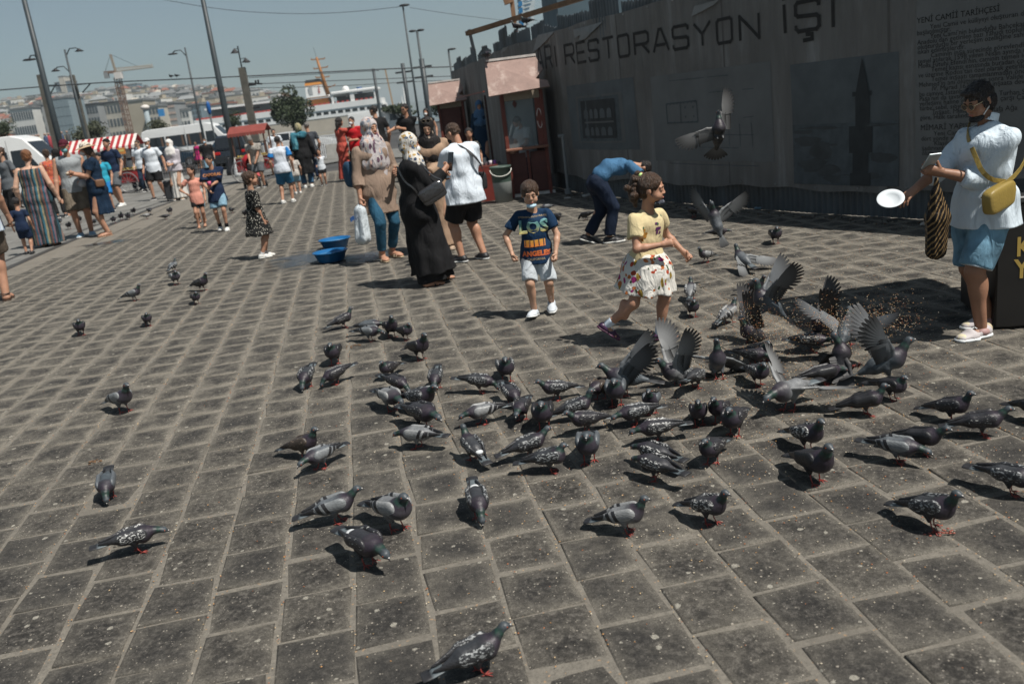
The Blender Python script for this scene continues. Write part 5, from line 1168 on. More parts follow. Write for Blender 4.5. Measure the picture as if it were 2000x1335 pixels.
def gradmat():
 m, t, b = nodes('sunset_print'); tc = N(t, 'ShaderNodeTexCoord'); sp = N(t, 'ShaderNodeSeparateXYZ'); lnk(t, tc.outputs['Object'], sp.inputs[0])
 z0, z1 = p.hip[2] - .02 * h, p.chest[2] + .03 * h; f = mth(t, 'DIVIDE', mth(t, 'SUBTRACT', sp.outputs[2], z0), z1 - z0)
 c = ramp(t, f, [(0, (.50, .09, .03)), (.3, (.55, .17, .02)), (.55, (.50, .33, .05)), (.8, (.12, .26, .22)), (1, (.10, .28, .32))]); lnk(t, c.outputs[0], b.inputs['Base Color']); b.inputs['Roughness'].default_value = .6; return m
M_gr = gradmat()
zc = p.chest[2]
p.decal(bt, 'LOS', 0, zc - .07 * h, .135, M_gr, bold=.006); p.decal(bt, 'ANGELES', -.005, zc - .24 * h, .055, M_gr, bold=.003)
p.decal(bt, 'CALIFORNIA', 0, zc - .272 * h, .026, mat('print_sand', (.40, .30, .16), .7)); p.decal(bt, 'SWIMMING WITH WAVES', 0, zc + .035 * h, .020, mat('print_sand', (.40, .30, .16), .7))
v = []; f = []
for cx in np.linspace(-.075, .075, 5):
 n = len(v); v += [(cx - .003, -.06, 0), (cx + .003, -.06, 0), (cx + .002, .0, 0), (cx - .002, .0, 0)]; f.append((n, n + 1, n + 2, n + 3))
 for a in np.linspace(.2, PI - .2, 5): n = len(v); v += [(cx, .0, 0), (cx + .022 * math.cos(a), .012 * math.sin(a) + .002, 0), (cx + .02 * math.cos(a), .012 * math.sin(a) - .006, 0)]; f.append((n, n + 1, n + 2))
p.decal(bt, quads := (np.array([(x, z, 0) for z in (-.055, -.028, .0) for x in np.linspace(-.085, .085, 7)]), [(j * 7 + i, j * 7 + i + 1, (j + 1) * 7 + i + 1, (j + 1) * 7 + i) for j in range(2) for i in range(6)]), 0, zc - .125 * h, 1, M_gr, name='sunset_block')
o_ = p.decal(bt, (np.array(v), f), 0, zc - .115 * h, 1, M_bt, name='palm_print'); o_.data.transform(Matrix.Translation((0, .003, 0)))
p.legs(cloth('jersey_grey', (.50, .54, .57), .85, .06, .9, 10), .92, 'shorts', inf=.024, flare=.012, fold=.004)
p.hair(HBR, 'bowl', 8); p.mask_(MASKB, chin=True); p.shoes(mat('trainer_white', (.52, .56, .60), .5), mat('sole_white2', (.62, .63, .62), .5), 'trainer', big=1.08)
p = BLW = Person('woman in long black coat dress and floral headscarf photographing with a phone, black shoulder bag', (838, 556), 262, -72, drop=.055, fem=True, b=1.22, lean=-2, head=(-8, 6, 0), rh=(.03, .20, .735), lh=(.03, .19, .70), relb=(.35, -.5, -1), lelb=(.3, -.3, -1), rf=(.06, -.02, .042, 6), lf=(.06, .09, .042, 4), skin_='tan', lod=0, rcurl=.8, lcurl=.7, rn=(-.4, .6, .5))
h = p.h
p.shirt(BLK, 1.95, -.02, 'long_coat', inf=.03, flare=.012, hemflare=0, fold=.005, sk=((0, .02, .40, .118), .09, .150, 7, .012, 1.0, (0, .05)))
p.skirt(BLK, .035, .125, .09, .42, 'underskirt', 5, .012, .95, (0, .045), .004)
FL1 = cloth('scarf_cream_floral', (.58, .55, .50), .7, .06, .9, 9, pat_floral([(.05, .07, .12), (.34, .20, .06), (.10, .13, .18), (.62, .60, .56), (.36, .24, .09)], None, 21, .36, .5))
p.hijab(FL1, .22, .07); p.mask_(MASKW); p.sandals(mat('sandal_black', (.02, .02, .02), .5))
phone(p, 1, p.wr[1] + V3(-.01, .09, .085), rotm((0, 0, 1), R(12)) @ rotm((1, 0, 0), R(-14)), 'black folding phone case held up by the woman in black', .105, .19)
def handbag(p, c, yaw, w_, hh, d_, m, label, strapto=None, name='handbag', flap=True, tilt=0, slope=0):
 ax = rotm((0, 0, 1), R(yaw)) @ rotm((0, 1, 0), R(slope)) @ rotm((1, 0, 0), R(tilt)); v, f = ovoid((0, 0, 0), (w_ / 2, d_ / 2, hh / 2), ax, 20, 14, 5); o = p.carried(name, v + V3(*c), f, m, label, 'bag'); oc = V3(*o['_c'])
 if flap: v, f = ovoid((0, -d_ * .1, hh * .14), (w_ / 2 * 1.02, d_ / 2 * 1.02, hh / 2 * .78), None, 20, 14, 4.5); v = v @ ax.T + V3(*c) - oc; obj('flap', mesh_np('flap', v, f, True), m, o)
 if strapto:
  for pts in strapto: v, f = strap(p, [c + ax @ V3(*pts[0])] + [V3(*q) for q in pts[1:]], None, .009); v = v - oc; me = bpy.data.meshes.new('strap'); me.from_pydata([tuple(q) for q in v], [], f); me.update(); obj('strap', me, m, o)
 return o
handbag(p, p.hip + V3(.155 * h, .075 * h, .10 * h), 84, .27, .17, .09, LEATH, 'glossy black flap bag slung over the woman in black', [[(.13, 0, .06), p.hip + V3(.16 * h, .16 * h, .17 * h), p.chest + V3(.11 * h, .10 * h, -.03 * h), p.neck + V3(.07 * h, .04 * h, .0)], [(-.13, 0, .05), p.hip + V3(.165 * h, -.04 * h, .15 * h), p.mid + V3(.13 * h, -.09 * h, .06 * h), p.chest + V3(.09 * h, -.11 * h, .06 * h)]], slope=-24)
p = TAN = Person('woman in taupe tunic, blue jeans and pale printed headscarf, carrying a white plastic bag', (760, 506), 232, -150, drop=.055, fem=True, b=1.08, head=(20, 2, 0), rh=(.16, .04, .47), lh=(.10, .14, .62), rf=(.055, .02, .05, 10), lf=(.06, -.06, .05, 14), skin_='tan', lod=1, rcurl=1.0)
h = p.h; TP = cloth('tunic_taupe', (.26, .19, .145), .85, .05, .8, 7)
p.shirt(TP, 1.5, -.02, 'tunic', inf=.03, flare=.02, hemflare=0, fold=.005, sk=((0, 0, .44, .095), .34, .105, 6, .007, 1.25, (0, 0)))
p.legs(cloth('jeans_blue', (.025, .085, .14), .8, .3, .6, 12), 1.86, 'jeans', .010, .004)
FL2 = cloth('scarf_pale_print', (.42, .39, .39), .7, .1, .9, 9, pat_floral([(.55, .50, .48), (.12, .07, .10), (.20, .22, .26), (.50, .36, .30)], None, 17, .4, .5))
p.hijab(FL2, .25, .075, tail=(-.03, .06, -.28)); p.sandals(mat('sandal_gold', (.42, .33, .22), .4, metal=.3))
S = Solid(.02); c = p.wr[1] + V3(0.01, 0, -.06); S.cap(c, c + V3(.02, 0, -.10), .02, .055, (0, 1, 0), 1.6, wav=(6, .007, 1)); S.cap(c + V3(.02, 0, -.10), c + V3(.05, .02, -.42), .07, .085, (0, 1, 0), 1.5, wav=(5, .012, 2)); S.ell(c + V3(.05, .02, -.40), (.07, .12, .09)); v, f = S.mesh(.009)
wb = p.carried('plastic_bag', v, f, cloth('bag_plastic_white', (.50, .55, .58), .35, .12, 1.0, 10), 'crumpled white plastic bag with blue print hanging from a hand', 'bag')
g = G(); oc = V3(*wb['_c'])
for i in range(4): a = c + V3(.135, -.06 + .035 * i, -.19 + .01 * i) - oc; g.box(a, (.004, .024, .05))
g.build('blue_print', mat('bag_print_blue', (.03, .13, .40), .5), wb)
v, f = ovoid(p.hip + V3(.15 * h, -.10 * h, .12 * h), (.07, .12, .16), None, 16, 10, 3); p.carried('shoulder_bag', v, f, cloth('denim_bag', (.03, .07, .12), .8), 'dark blue denim shoulder bag behind the taupe tunic', 'bag')
p = Person('woman in long beige coat and dark printed headscarf with sunglasses on top, facing the camera', (868, 486), 231, 176, fem=True, b=1.18, head=(6, 14, 0), rh=(.09, .15, .60), lh=(-.02, .17, .60), skin_='olive', lod=1, rf=(.05, .05, .045, 8)); h = p.h
BG_ = cloth('coat_beige', (.33, .225, .155), .85, .05, .6, 7)
p.shirt(BG_, 1.9, -.02, 'long_coat', inf=.03, flare=.01, hemflare=0, fold=.004, sk=((0, 0, .42, .10), .04, .115, 7, .009, 1.15, (0, 0)))
p.hijab(cloth('scarf_dark_print', (.02, .018, .018), .6, .1, .9, 9, pat_floral([(.28, .22, .17), (.015, .012, .012)], None, 15, .3, .35)), .22, .075); p.shades(up=.46); p.mask_(mat('red_scarf', (.30, .035, .03), .8), chin=True, loops=False)
p.shoes(mat('shoe_beige', (.38, .28, .20), .5), mat('sole_beige', (.3, .24, .18), .6), 'shoe', low=True)
S = Solid(.02); c = p.hip + V3(.075 * h, .17 * h, .10 * h); S.cap(c + V3(0, 0, .07), c + V3(0, 0, -.30), .06, .10, (1, 0, 0), 1.5, wav=(6, .012, 1)); v, f = S.mesh(.012); kb = p.carried('carrier_bag', v, f, mat('black_plastic', (.012, .012, .014), .3, .2, 8, .5, 18), 'black shop bag with white LİNE lettering between the two headscarved women', 'bag')
tv, tf = text_mesh('LİNE', .085, 'CENTER', 1.0); P_ = [c + V3(-q[0], .112, q[1] - .10) - V3(*kb['_c']) for q in tv]; me = bpy.data.meshes.new('bag_lettering'); me.from_pydata([tuple(q) for q in P_], [], tf); me.update(); obj('bag_lettering', me, mat('print_white', (.6, .62, .62), .6), kb)
p = Person('boy in white t-shirt and black striped shorts seen from behind, looking down at a phone', (926, 509), 238, 42, fem=False, b=1.2, head=(14, 26, 0), rh=(.06, .14, .56), lh=(.0, .17, .62), relb=(.8, -.6, -.6), lelb=(.9, -.5, -.6), rf=(.06, -.05, .045, 10), lf=(.07, .05, .045, 16), skin_='tan', lod=1); h = p.h
p.shirt(cloth('tee_white_boy', (.60, .66, .72), .85, .04, .9, 7), .66, -.085, 't_shirt', inf=.034, flare=.026, hemflare=.016, fold=.007)
sho = p.legs(cloth('shorts_black', (.014, .014, .016), .7), .88, 'shorts', .030, .018); p.hair(HBR, 'crop', 4); p.shoes(SHB, mat('sole_grey', (.42, .43, .42), .6), 'trainer'); p.mask_(MASKK, loops=True)
g = G(); 
for sd in (1,):
 for dx in (0, .012): g.tube([p.hj[sd] + V3(.062 * h, -.045 * h + dx, .03 * h), p.hj[sd] + (p.kn[sd] - p.hj[sd]) * .85 + V3(.060 * h, -.03 * h + dx, 0)], .0025, 4)
g.build('side_stripes', mat('stripe_white', (.5, .52, .54), .7), sho)
v, f = strap(p, [p.neck + V3(-.06 * h, .02 * h, .012 * h), p.neck + V3(-.02 * h, -.065 * h, -.02 * h), p.chest + V3(.05 * h, -.125 * h, -.02 * h), p.mid + V3(.15 * h, -.07 * h, -.03 * h), p.hip + V3(.175 * h, .0, .08 * h)], None, .016)
cb = handbag(p, p.hip + V3(.185 * h, .02 * h, .045 * h), 80, .19, .20, .07, mat('nylon_black', (.018, .018, .02), .6), 'black crossbody pouch with a small orange tag on the boy’s hip', None, 'crossbody_pouch', False)
me = bpy.data.meshes.new('strap'); me.from_pydata([tuple(q - V3(*cb['_c'])) for q in v], [], f); me.update(); obj('strap', me, MATS['nylon_black'], cb)
g = G(); g.box(p.hip + V3(.21 * h, -.0 * h, .085 * h) - V3(*cb['_c']), (.02, .02, .03)); g.build('tag', mat('tag_orange', (.5, .08, .03), .6), cb)
phone(p, -1, p.wr[-1] + V3(.03, .07, .05), rotm((0, 0, 1), R(25)) @ rotm((1, 0, 0), R(-40)), 'black phone in the hands of the boy in the white t-shirt')
p = Person('boy in blue t-shirt and navy tracksuit bottoms bending right over beside the hoarding', (1176, 474), None, -84, H=1.46, kid=False, b=.92, lean=92, head=(0, 22, 0), rh=(.06, .38, .42), lh=(.03, .40, .40), relb=(.4, -.2, .3), lelb=(.4, .2, .3), rf=(.05, .05, .042, 4), lf=(.05, -.11, .062, 4, 22), skin_='tan', lod=1, sit=.015); h = p.h
p.shirt(cloth('tee_blue', (.055, .14, .25), .85, .05, .8, 8), .6, -.0, 't_shirt', inf=.022, flare=.02, fold=.004); p.legs(cloth('tracksuit_navy', (.010, .017, .035), .8, .1, .9, 8), 1.9, 'tracksuit_bottoms', .026, .01, waist=.05, fold=.005)
g = G(); p.hair(HB, 'crop', 2); p.shoes(SHB, SHW, 'trainer', big=1.1)
p = Person('little girl in black and white ditsy-print dress standing alone left of the blue bowls', (516, 503), 335, -62, kid=True, fem=True, b=1.12, head=(-4, -4, 0), rh=(.10, .05, .42), lh=(.12, .03, .44), skin_='tan', lod=1, lf=(.05, .03, .045), rf=(.05, -.03, .045)); h = p.h
DT = cloth('ditsy_black', (.014, .014, .014), .8, .05, .8, 9, pat_floral([(.50, .48, .42), (.42, .40, .34)], None, 44, .30, .42))
p.shirt(DT, .95, -.02, 'dress', inf=.018, flare=.03, hemflare=0, fold=.003, sk=((0, 0, .42, .12), .27, .165, 8, .007, 1.0, (0, 0))); p.hair(HBR, 'bun', 6); p.socks(MASKW, .04); p.shoes(SHW, SHW, 'shoe')
p = Person('girl in peach t-shirt and black shorts walking with the boy in CAPORAL shirt', (396, 444), 322, 196, kid=True, fem=True, b=.82, head=(-25, 0, 0), rh=(.13, .08, .56), relb=(.8, -.6, 0), rf=(.05, .03, .042), lf=(.04, -.09, .05), skin_='tan', lod=2); 
p.shirt(cloth('tee_peach', (.56, .25, .19)), .5, -.10, 't_shirt', .022, .02); p.legs(BLK, .62, 'shorts', .016, .01); p.hair(HB, 'pony', 2); p.sandals(SANB)
p = Person('boy in navy CAPORAL t-shirt and faded denim shorts holding a pink cup', (438, 450), 303, 190, kid=False, b=.86, head=(-30, 8, 0), rh=(.06, .17, .56), lh=(-.02, .17, .62), relb=(.8, -.5, -.4), rf=(.05, -.08, .05), lf=(.05, .05, .042), skin_='tan', lod=2); h = p.h
tt = p.shirt(NAVY, .8, -.13, 't_shirt', .03, .03, hemflare=.02); p.legs(DENL, .82, 'shorts', .024, .02); p.hair(HB, 'crop', 3); p.socks(BLK, .06); p.shoes(SHW); p.decal(tt, 'CAPORAL', 0, p.chest[2] - .02 * h, .075, mat('print_orange', (.42, .17, .06), .7), bold=.003)
g = G(); c = p.wr[-1] + V3(.02, .08, .0); g.lathe([(0, 0), (.028, 0), (.035, .08), (.03, .08), (.024, .01)], (0, 0, 0), 12); v = np.array(g.v) + c; p.carried('cup', v, g.f, mat('cup_pink', (.50, .08, .16), .5), 'pink cup held by the boy in the CAPORAL shirt', 'cup')
p = Person('child in cream top walking behind the peach and CAPORAL pair', (398, 434), 352, 185, kid=True, lod=3, skin_='tan'); p.shirt(cloth('top_cream', (.45, .42, .38)), .5); p.legs(DENL, .5); p.hair(HBR, 'short')
p = Person('woman with ginger updo in strappy multicoloured striped maxi dress, seen from behind', (97, 480), 293, 8, fem=True, b=1.3, head=(-8, 0, 0), rh=(.19, .03, .50), lh=(.18, .0, .50), skin_='pale', lod=1); h = p.h
MX = cloth('maxi_stripes', (.1, .1, .1), .8, .05, .9, 9, pat_stripes([(.03, .07, .09), (.20, .14, .12), (.02, .04, .05), (.03, .11, .15), (.22, .19, .12), (.04, .05, .05), (.13, .06, .05), (.02, .08, .12), (.16, .10, .12), (.02, .03, .035)], 0, 3.6, .0, .02))
p.shirt(MX, 0, -.02, 'maxi_dress', .014, hemflare=0, straps=True, sk=((0, 0, .40, .11), .03, .14, 9, .012, 1.15, (0, 0))); p.hair(HGI, 'bun', 3); p.sandals(BLK)
for sd in (1, -1):
 v, f = strap(p, [p.chest + V3(sd * .055 * h, -.10 * h, .04 * h), p.chest + V3(sd * .05 * h, -.085 * h, .12 * h), p.neck + V3(sd * .045 * h, -.02 * h, .008 * h)], None, .006); me = bpy.data.meshes.new('shoulder_strap'); me.from_pydata([tuple(q) for q in v], [], f); me.update(); obj('shoulder_strap', me, BLK, p.root)
p = Person('man with black and cream patterned backpack cut off by the left edge, in sandals', (-8, 590), 262, 20, H=None, b=1.1, head=(-10, 5, 0), rf=(.06, .02, .042), lf=(.05, .08, .042), skin_='tan', lod=1, rh=(.17, .1, .5)); h = p.h
p.shirt(cloth('shirt_pinstripe', (.45, .52, .60), .85, .05, .6, 8, pat_stripes([(.50, .56, .62)] * 5 + [(.22, .30, .40)], 0, 40)), .7, -.10, 'shirt', .03, .03, hemflare=.02); p.legs(cloth('shorts_khaki', (.10, .08, .062)), .92, 'shorts', .034, .02); p.hair(HB, 'short'); p.sandals(mat('sandal_brown', (.05, .03, .02), .6), True)
v, f = ovoid(p.chest + V3(0.02, -.21 * h * .75, -.06 * h), (.17, .12, .25), None, 22, 16, 3.2); bp_ = p.carried('backpack', v, f, cloth('ikat_weave', (.40, .36, .30), .9, .1, .6, 12, lambda t, src, c: mixc(t, mth(t, 'GREATER_THAN', (lambda v_: (lnk(t, (lambda m_: (lnk(t, src, m_.inputs['Vector']), m_.outputs[0])[1])(N(t, 'ShaderNodeMapping')), v_.inputs['Vector']), v_.outputs['Fac'] if 'Fac' in v_.outputs else v_.outputs[0])[1])(N(t, 'ShaderNodeTexNoise', Scale=26.0, Detail=0.0)), .5), c, (.014, .013, .013))), 'black and cream ikat backpack on the man at the left edge', 'backpack')
for sd in (1, -1):
 v, f = strap(p, [p.chest + V3(sd * .08 * h, -.09 * h, -.08 * h), p.chest + V3(sd * .10 * h, .02 * h, -.06 * h), p.chest + V3(sd * .08 * h, .085 * h, .0 * h), p.neck + V3(sd * .06 * h, .01 * h, .015 * h), p.chest + V3(sd * .06 * h, -.09 * h, .09 * h)], None, .02); me = bpy.data.meshes.new('strap'); me.from_pydata([tuple(q - V3(*bp_['_c'])) for q in v], [], f); me.update(); obj('strap', me, BLK, bp_)
p = Person('small boy in navy top and shorts walking beside the striped maxi dress', (58, 496), 386, 14, kid=True, b=1.0, lod=2, skin_='tan', rf=(.06, -.06, .05), lf=(.06, .06, .042)); p.shirt(NAVY, .6, -.06); p.legs(NAVY, .85, 'shorts', .022, .02); p.hair(HB, 'short'); p.shoes(SHB, SHB)
p = Person('man in black t-shirt partly cut off behind the backpack, dark hair', (-4, 462), 292, 185, b=1.05, lod=2, skin_='tan'); p.shirt(BLK, .6, -.06); p.legs(NAVY, 1.9, 'trousers'); p.hair(HB, 'curly', 2); p.shoes(SHB, SHB)
p = Person('woman in grey t-shirt and white mask between the black t-shirt and striped dress', (40, 440), 288, 150, fem=True, lod=2, skin_='olive'); p.shirt(cloth('tee_grey', (.10, .11, .12)), .6, -.05); p.legs(BLK, 1.9, 'trousers'); p.hair(HBR, 'bun'); p.mask_(MASKW)
p = Person('woman in olive green dress and black headscarf with a yellow bag across her front', (140, 420), 292, 120, fem=True, b=1.2, lod=2, skin_='tan', rh=(.05, .15, .6), lh=(.02, .16, .58)); h = p.h
OL = cloth('olive_cloth', (.045, .055, .032)); p.shirt(OL, .8, -.02, 'dress', .026, hemflare=0, sk=((0, 0, .42, .10), .27, .12, 6, .01, 1.1, (0, 0))); p.hijab(BLK, .06, .05); p.legs(BLK, 1.9, 'leggings', .006); p.sandals(SANB)
v, f = ovoid(p.hip + V3(-.12 * h, .12 * h, .12 * h), (.05, .09, .16), None, 14, 10, 4); yb = p.carried('shoulder_bag', v, f, mat('yellow_canvas', (.34, .23, .04), .7), 'yellow bag with black bands on the olive dress', 'bag')
g = G(); 
for z_ in (-.07, .02): g.box(p.hip + V3(-.12 * h, .12 * h, .12 * h + z_) - V3(*yb['_c']), (.108, .19, .025), bev=.01)
g.build('band', BLK, yb)
p = Person('woman in sleeveless coral print top with hair tied up, beside the maroon cap', (122, 425), 292, 40, fem=True, lod=2, skin_='tan'); p.shirt(cloth('coral_print', (.40, .09, .05), pattern=pat_floral([(.05, .06, .12), (.5, .3, .1)], None, 20, .3, .4)), 0, -.05, 'top'); p.legs(BLK, 1.9, 'leggings', .006); p.hair(HBR, 'bun'); p.shoes(SHB)
p = Person('man in maroon cap, turquoise mask, grey tank top and cargo shorts', (170, 461), 273, 200, b=1.1, lod=1, skin_='tan', rh=(.17, .06, .47), lh=(.10, .16, .58), head=(-10, 8, 0)); h = p.h
p.shirt(cloth('tank_grey', (.27, .29, .30)), 0, -.05, 'tank_top', .022); CG = cloth('cargo_khaki', (.15, .125, .095), .85, .35, .9, 10); p.legs(CG, .98, 'cargo_shorts', .032, .02); p.cap_(cloth('cap_maroon', (.07, .012, .022)), True); p.mask_(mat('mask_turquoise', (.16, .36, .38), .8)); p.hair(HB, 'crop'); p.shoes(cloth('shoe_pale_blue', (.22, .34, .44)), SHW, 'trainer')
v, f = ovoid(p.wr[-1] + V3(-.0, .09, -.06), (.10, .09, .08), None, 14, 10, 2.2); p.carried('rolled_jacket', v, f, cloth('bundle_grey', (.40, .43, .47), .7, .1, 1.0, 14), 'pale grey bundled jacket held against the cargo shorts', 'jacket')
p = Person('woman in wide cream sun hat and navy dress holding a snack, tan shoulder bag', (212, 459), 278, 118, fem=True, b=1.14, lod=1, skin_='tan', rh=(-.02, .19, .70), lh=(.02, .20, .69), relb=(.5, -.4, -1), lelb=(.4, -.5, -1), head=(0, 8, 0)); h = p.h
p.shirt(cloth('dress_navy', (.010, .024, .048), .85, .1, .8, 8), .6, -.02, 'dress', .022, .018, hemflare=0, sk=((0, 0, .42, .10), .235, .115, 9, .01, 1.1, (0, 0))); p.hair(HBR, 'long'); p.mask_(MASKW); p.sunhat(mat('straw_cream', (.55, .50, .42), .8, .1, 40), mat('straw_tan', (.42, .31, .20), .8, .1, 40)); p.sandals(SANB)
g = G(); g.ball(p.wr[-1] + V3(.0, .09, .03), (.05, .05, .03)); p.carried('snack', np.array(g.v), g.f, mat('bread', (.5, .42, .32), .8), 'pale snack in the hand of the woman in the sun hat', 'food')
handbag(p, p.hip + V3(-.13 * h, -.03 * h, .05 * h), 90, .18, .15, .07, mat('tan_leather', (.15, .075, .04), .5), 'small tan leather bag on the navy dress', [[(.08, 0, .06), p.mid + V3(-.11 * h, .07 * h, .02 * h), p.neck + V3(.03 * h, .07 * h, -.03 * h)]])
p = Person('tall man in navy t-shirt, black cap and grey shorts behind the boy in turquoise', (238, 402), 271, 160, b=1.0, lod=2, skin_='tan', rh=(.16, .05, .5), lf=(.09, .06, .042), rf=(.05, -.05, .042)); tt = p.shirt(NAVY, .6, -.06, 't_shirt', .026); p.legs(cloth('shorts_grey', (.10, .11, .12)), .9, 'shorts', .026, .02); p.cap_(BLK, True, True); p.hair(HB, 'crop'); p.shoes(SHW, SHW)
p = Person('boy in turquoise t-shirt and bright blue shorts with a black cap, facing us', (217, 412), 300, 180, b=.92, lod=2, skin_='tan', lf=(.06, 0, .042)); p.shirt(cloth('tee_turquoise', (.03, .30, .42)), .6, -.08, 't_shirt', .026); p.legs(cloth('shorts_azure', (.02, .17, .42)), .85, 'shorts', .026, .02); p.cap_(BLK, False); p.hair(HB, 'crop'); p.shoes(SHB)
p = Person('man in white t-shirt, black shorts and white cap striding with a suitcase', (313, 389), 270, 172, b=1.05, lod=2, skin_='tan', rh=(.15, .05, .5), lh=(.2, -.03, .5), rf=(.07, .06, .042), lf=(.07, -.10, .06)); p.shirt(cloth('tee_white2', (.58, .62, .66)), .6, -.07, 't_shirt', .028); p.legs(BLK, .85, 'shorts', .026, .02); p.cap_(cloth('cap_white', (.6, .6, .6)), True); p.hair(HB, 'crop'); p.mask_(MASKW, chin=True); p.shoes(SHB)
p = Person('man in white t-shirt with black chest band and white cap, legs in dark jeans', (272, 372), 271, 178, b=1.0, lod=2, skin_='tan'); p.shirt(cloth('tee_band', (.5, .54, .58), pattern=lambda t, src, c: mixc(t, (lambda z: mth(t, 'MULTIPLY', mth(t, 'GREATER_THAN', z, 1.22), mth(t, 'LESS_THAN', z, 1.32)))((lambda sp: (lnk(t, src, sp.inputs[0]), sp.outputs[2])[1])(N(t, 'ShaderNodeSeparateXYZ'))), c, (.02, .03, .05))), .6, -.06, 't_shirt', .026); p.legs(cloth('jeans_dark', (.02, .035, .06)), 1.9, 'jeans'); p.cap_(MATS['cap_white'], False); p.hair(HB, 'crop'); p.shoes(SHB)
p = Person('man in white t-shirt and sunglasses just behind the striding man', (290, 374), 274, 176, b=1.05, lod=2, skin_='pale'); p.shirt(MATS['tee_white2'], .6, -.06, 't_shirt', .026); p.legs(MATS['jeans_dark'], 1.9, 'jeans'); p.hair(HBR, 'short'); p.shades(); p.shoes(SHB)
p = Person('woman in white headscarf, pale jacket and long white pleated skirt', (355, 390), 273, 165, fem=True, b=1.05, lod=2, skin_='olive', rh=(.02, .14, .62), lh=(.04, .13, .60)); p.shirt(cloth('jacket_lilac', (.45, .42, .45)), 1.8, -.03, 'jacket', .026, hemflare=.008); p.skirt(cloth('skirt_white', (.58, .56, .52)), .04, .115, .078, .58, 'long_skirt', 12, .008, 1.15); p.hijab(cloth('scarf_white', (.62, .60, .57)), .12, .06); p.shoes(mat('shoe_beige', (.38, .28, .20), .5))
c = gp(338, 392); g = G(); g.box((0, 0, .34), (.36, .22, .56), bev=.03); o = g.build('suitcase', mat('case_black', (.02, .022, .025), .5), None, False, (c[0], c[1], 0), .4); tag(o, 'black wheeled suitcase between the striding man and the white skirt', 'suitcase')
g = G(); g.tube([(-.12, .1, .6), (-.12, .1, 1.02), (.12, .1, 1.02), (.12, .1, .6)], .01, 6); g.build('handle', mat('alu', (.3, .3, .3), .4, metal=.7), o)
for dx in (-.14, .14): g = G(); g.tube([(dx - .015, .09, .04), (dx + .015, .09, .04)], .04, 10); g.build('wheel', M_dk, o)
p = Person('boy in white t-shirt with blue sleeves and teal shorts walking away', (564, 396), 266, 4, kid=False, b=1.0, lod=2, skin_='tan', rf=(.06, .07, .042), lf=(.07, -.07, .05)); p.shirt(cloth('raglan_white', (.56, .60, .66)), .3, -.06, 't_shirt', .026); 
for sd in (1, -1): S = Solid(); p.arm(S, sd, .018, .1, .62, .02); v, f = S.mesh(.014); obj('sleeve', mesh_np('sleeve', v, f, True), cloth('sleeve_blue', (.02, .16, .42)), p.root)
p.legs(cloth('shorts_teal', (.03, .12, .22)), .9, 'shorts', .028, .02); p.hair(HB, 'crop'); p.shoes(SHW)
p = Person('small boy in striped t-shirt and pale shorts half hidden by the boy in blue sleeves', (583, 378), 296, 20, kid=True, lod=2, skin_='tan'); p.shirt(cloth('tee_breton', (.5, .48, .45), pattern=pat_stripes([(.48, .46, .42)] * 3 + [(.2, .16, .15)], 2, 26)), .6, -.06); p.legs(DENL, .8, 'shorts', .02, .02); p.hair(HB, 'crop'); p.shoes(SHW)
p = Person('man in pale patterned shirt leaning over the red pushchair', (512, 366), 262, 175, b=1.1, lean=22, lod=2, skin_='tan', head=(0, 25, 0), rh=(.06, .22, .5), lh=(.04, .22, .48)); p.shirt(cloth('shirt_mottled', (.30, .28, .25), pattern=pat_floral([(.42, .40, .37), (.14, .12, .11)], None, 14, .35, .5)), .6, -.05, 'shirt', .026); p.legs(MATS['shorts_grey'], .9, 'shorts', .026, .02); p.hair(HGR, 'crop'); p.shoes(SHB)
p = Person('woman in black coat with green-blue scarf over her shoulder, seen from behind', (603, 366), 242, 12, fem=True, b=1.2, lod=2, skin_='tan'); p.shirt(BLK, 1.9, -.02, 'long_coat', .028, hemflare=0, sk=((0, 0, .42, .105), .22, .12, 7, .01, 1.15, (0, 0))); p.legs(DEN, 1.9, 'jeans', .01); p.hijab(cloth('scarf_khaki', (.28, .25, .15), pattern=pat_floral([(.08, .09, .05), (.40, .36, .26)], None, 14, .35, .5)), .05, .08); p.shoes(SHW)
S = Solid(.03); c = p.neck; S.cap(c + V3(-.16, -.05, -.02), c + V3(.12, -.12, -.03), .08, .09); S.cap(c + V3(-.16, -.10, -.04), c + V3(-.18, -.14, -.42), .09, .07, (1, 0, 0), 1.2, cb=True); v, f = S.mesh(.02, p.fold(.008)); obj('shawl', mesh_np('shawl', v, f, True), cloth('shawl_teal', (.04, .15, .20), pattern=pat_floral([(.02, .06, .10), (.10, .26, .30)], None, 10, .4, .5)), p.root)
p = Person('bald man in dark grey shirt behind the woman in the black coat', (618, 352), 239, 30, b=1.05, lod=2, skin_='tan'); p.shirt(cloth('shirt_slate', (.045, .05, .06)), .6, -.05); p.legs(NAVY, 1.9, 'trousers'); p.hair(HGR, 'bald'); p.shoes(SHB)
p = Person('toddler in white t-shirt and dark shorts in front of the white railing', (634, 362), 290, 180, kid=True, lod=2, skin_='tan', rh=(.02, .1, .75), lh=(-.02, .1, .74)); p.shirt(MATS['tee_white2'], .6, -.06); p.legs(BLK, .6, 'shorts', .02, .02); p.hair(HB, 'crop'); p.shoes(SHB)
p = Person('woman with very long dark hair in coral maxi dress reaching towards a man', (680, 353), 230, -55, fem=True, b=1.0, lod=1, skin_='tan', rh=(.03, .30, .80), lh=(.03, .31, .78), relb=(.5, 0, -1), lelb=(.5, 0, -1)); CR = cloth('dress_coral', (.40, .075, .055), .8, .1, .8, 7); p.shirt(CR, 1.7, -.02, 'maxi_dress', .022, .02, hemflare=0, sk=((0, 0, .40, .09), .04, .13, 8, .012, 1.1, (0, 0))); p.hair(HB, 'long', 3); p.sandals(SANB)
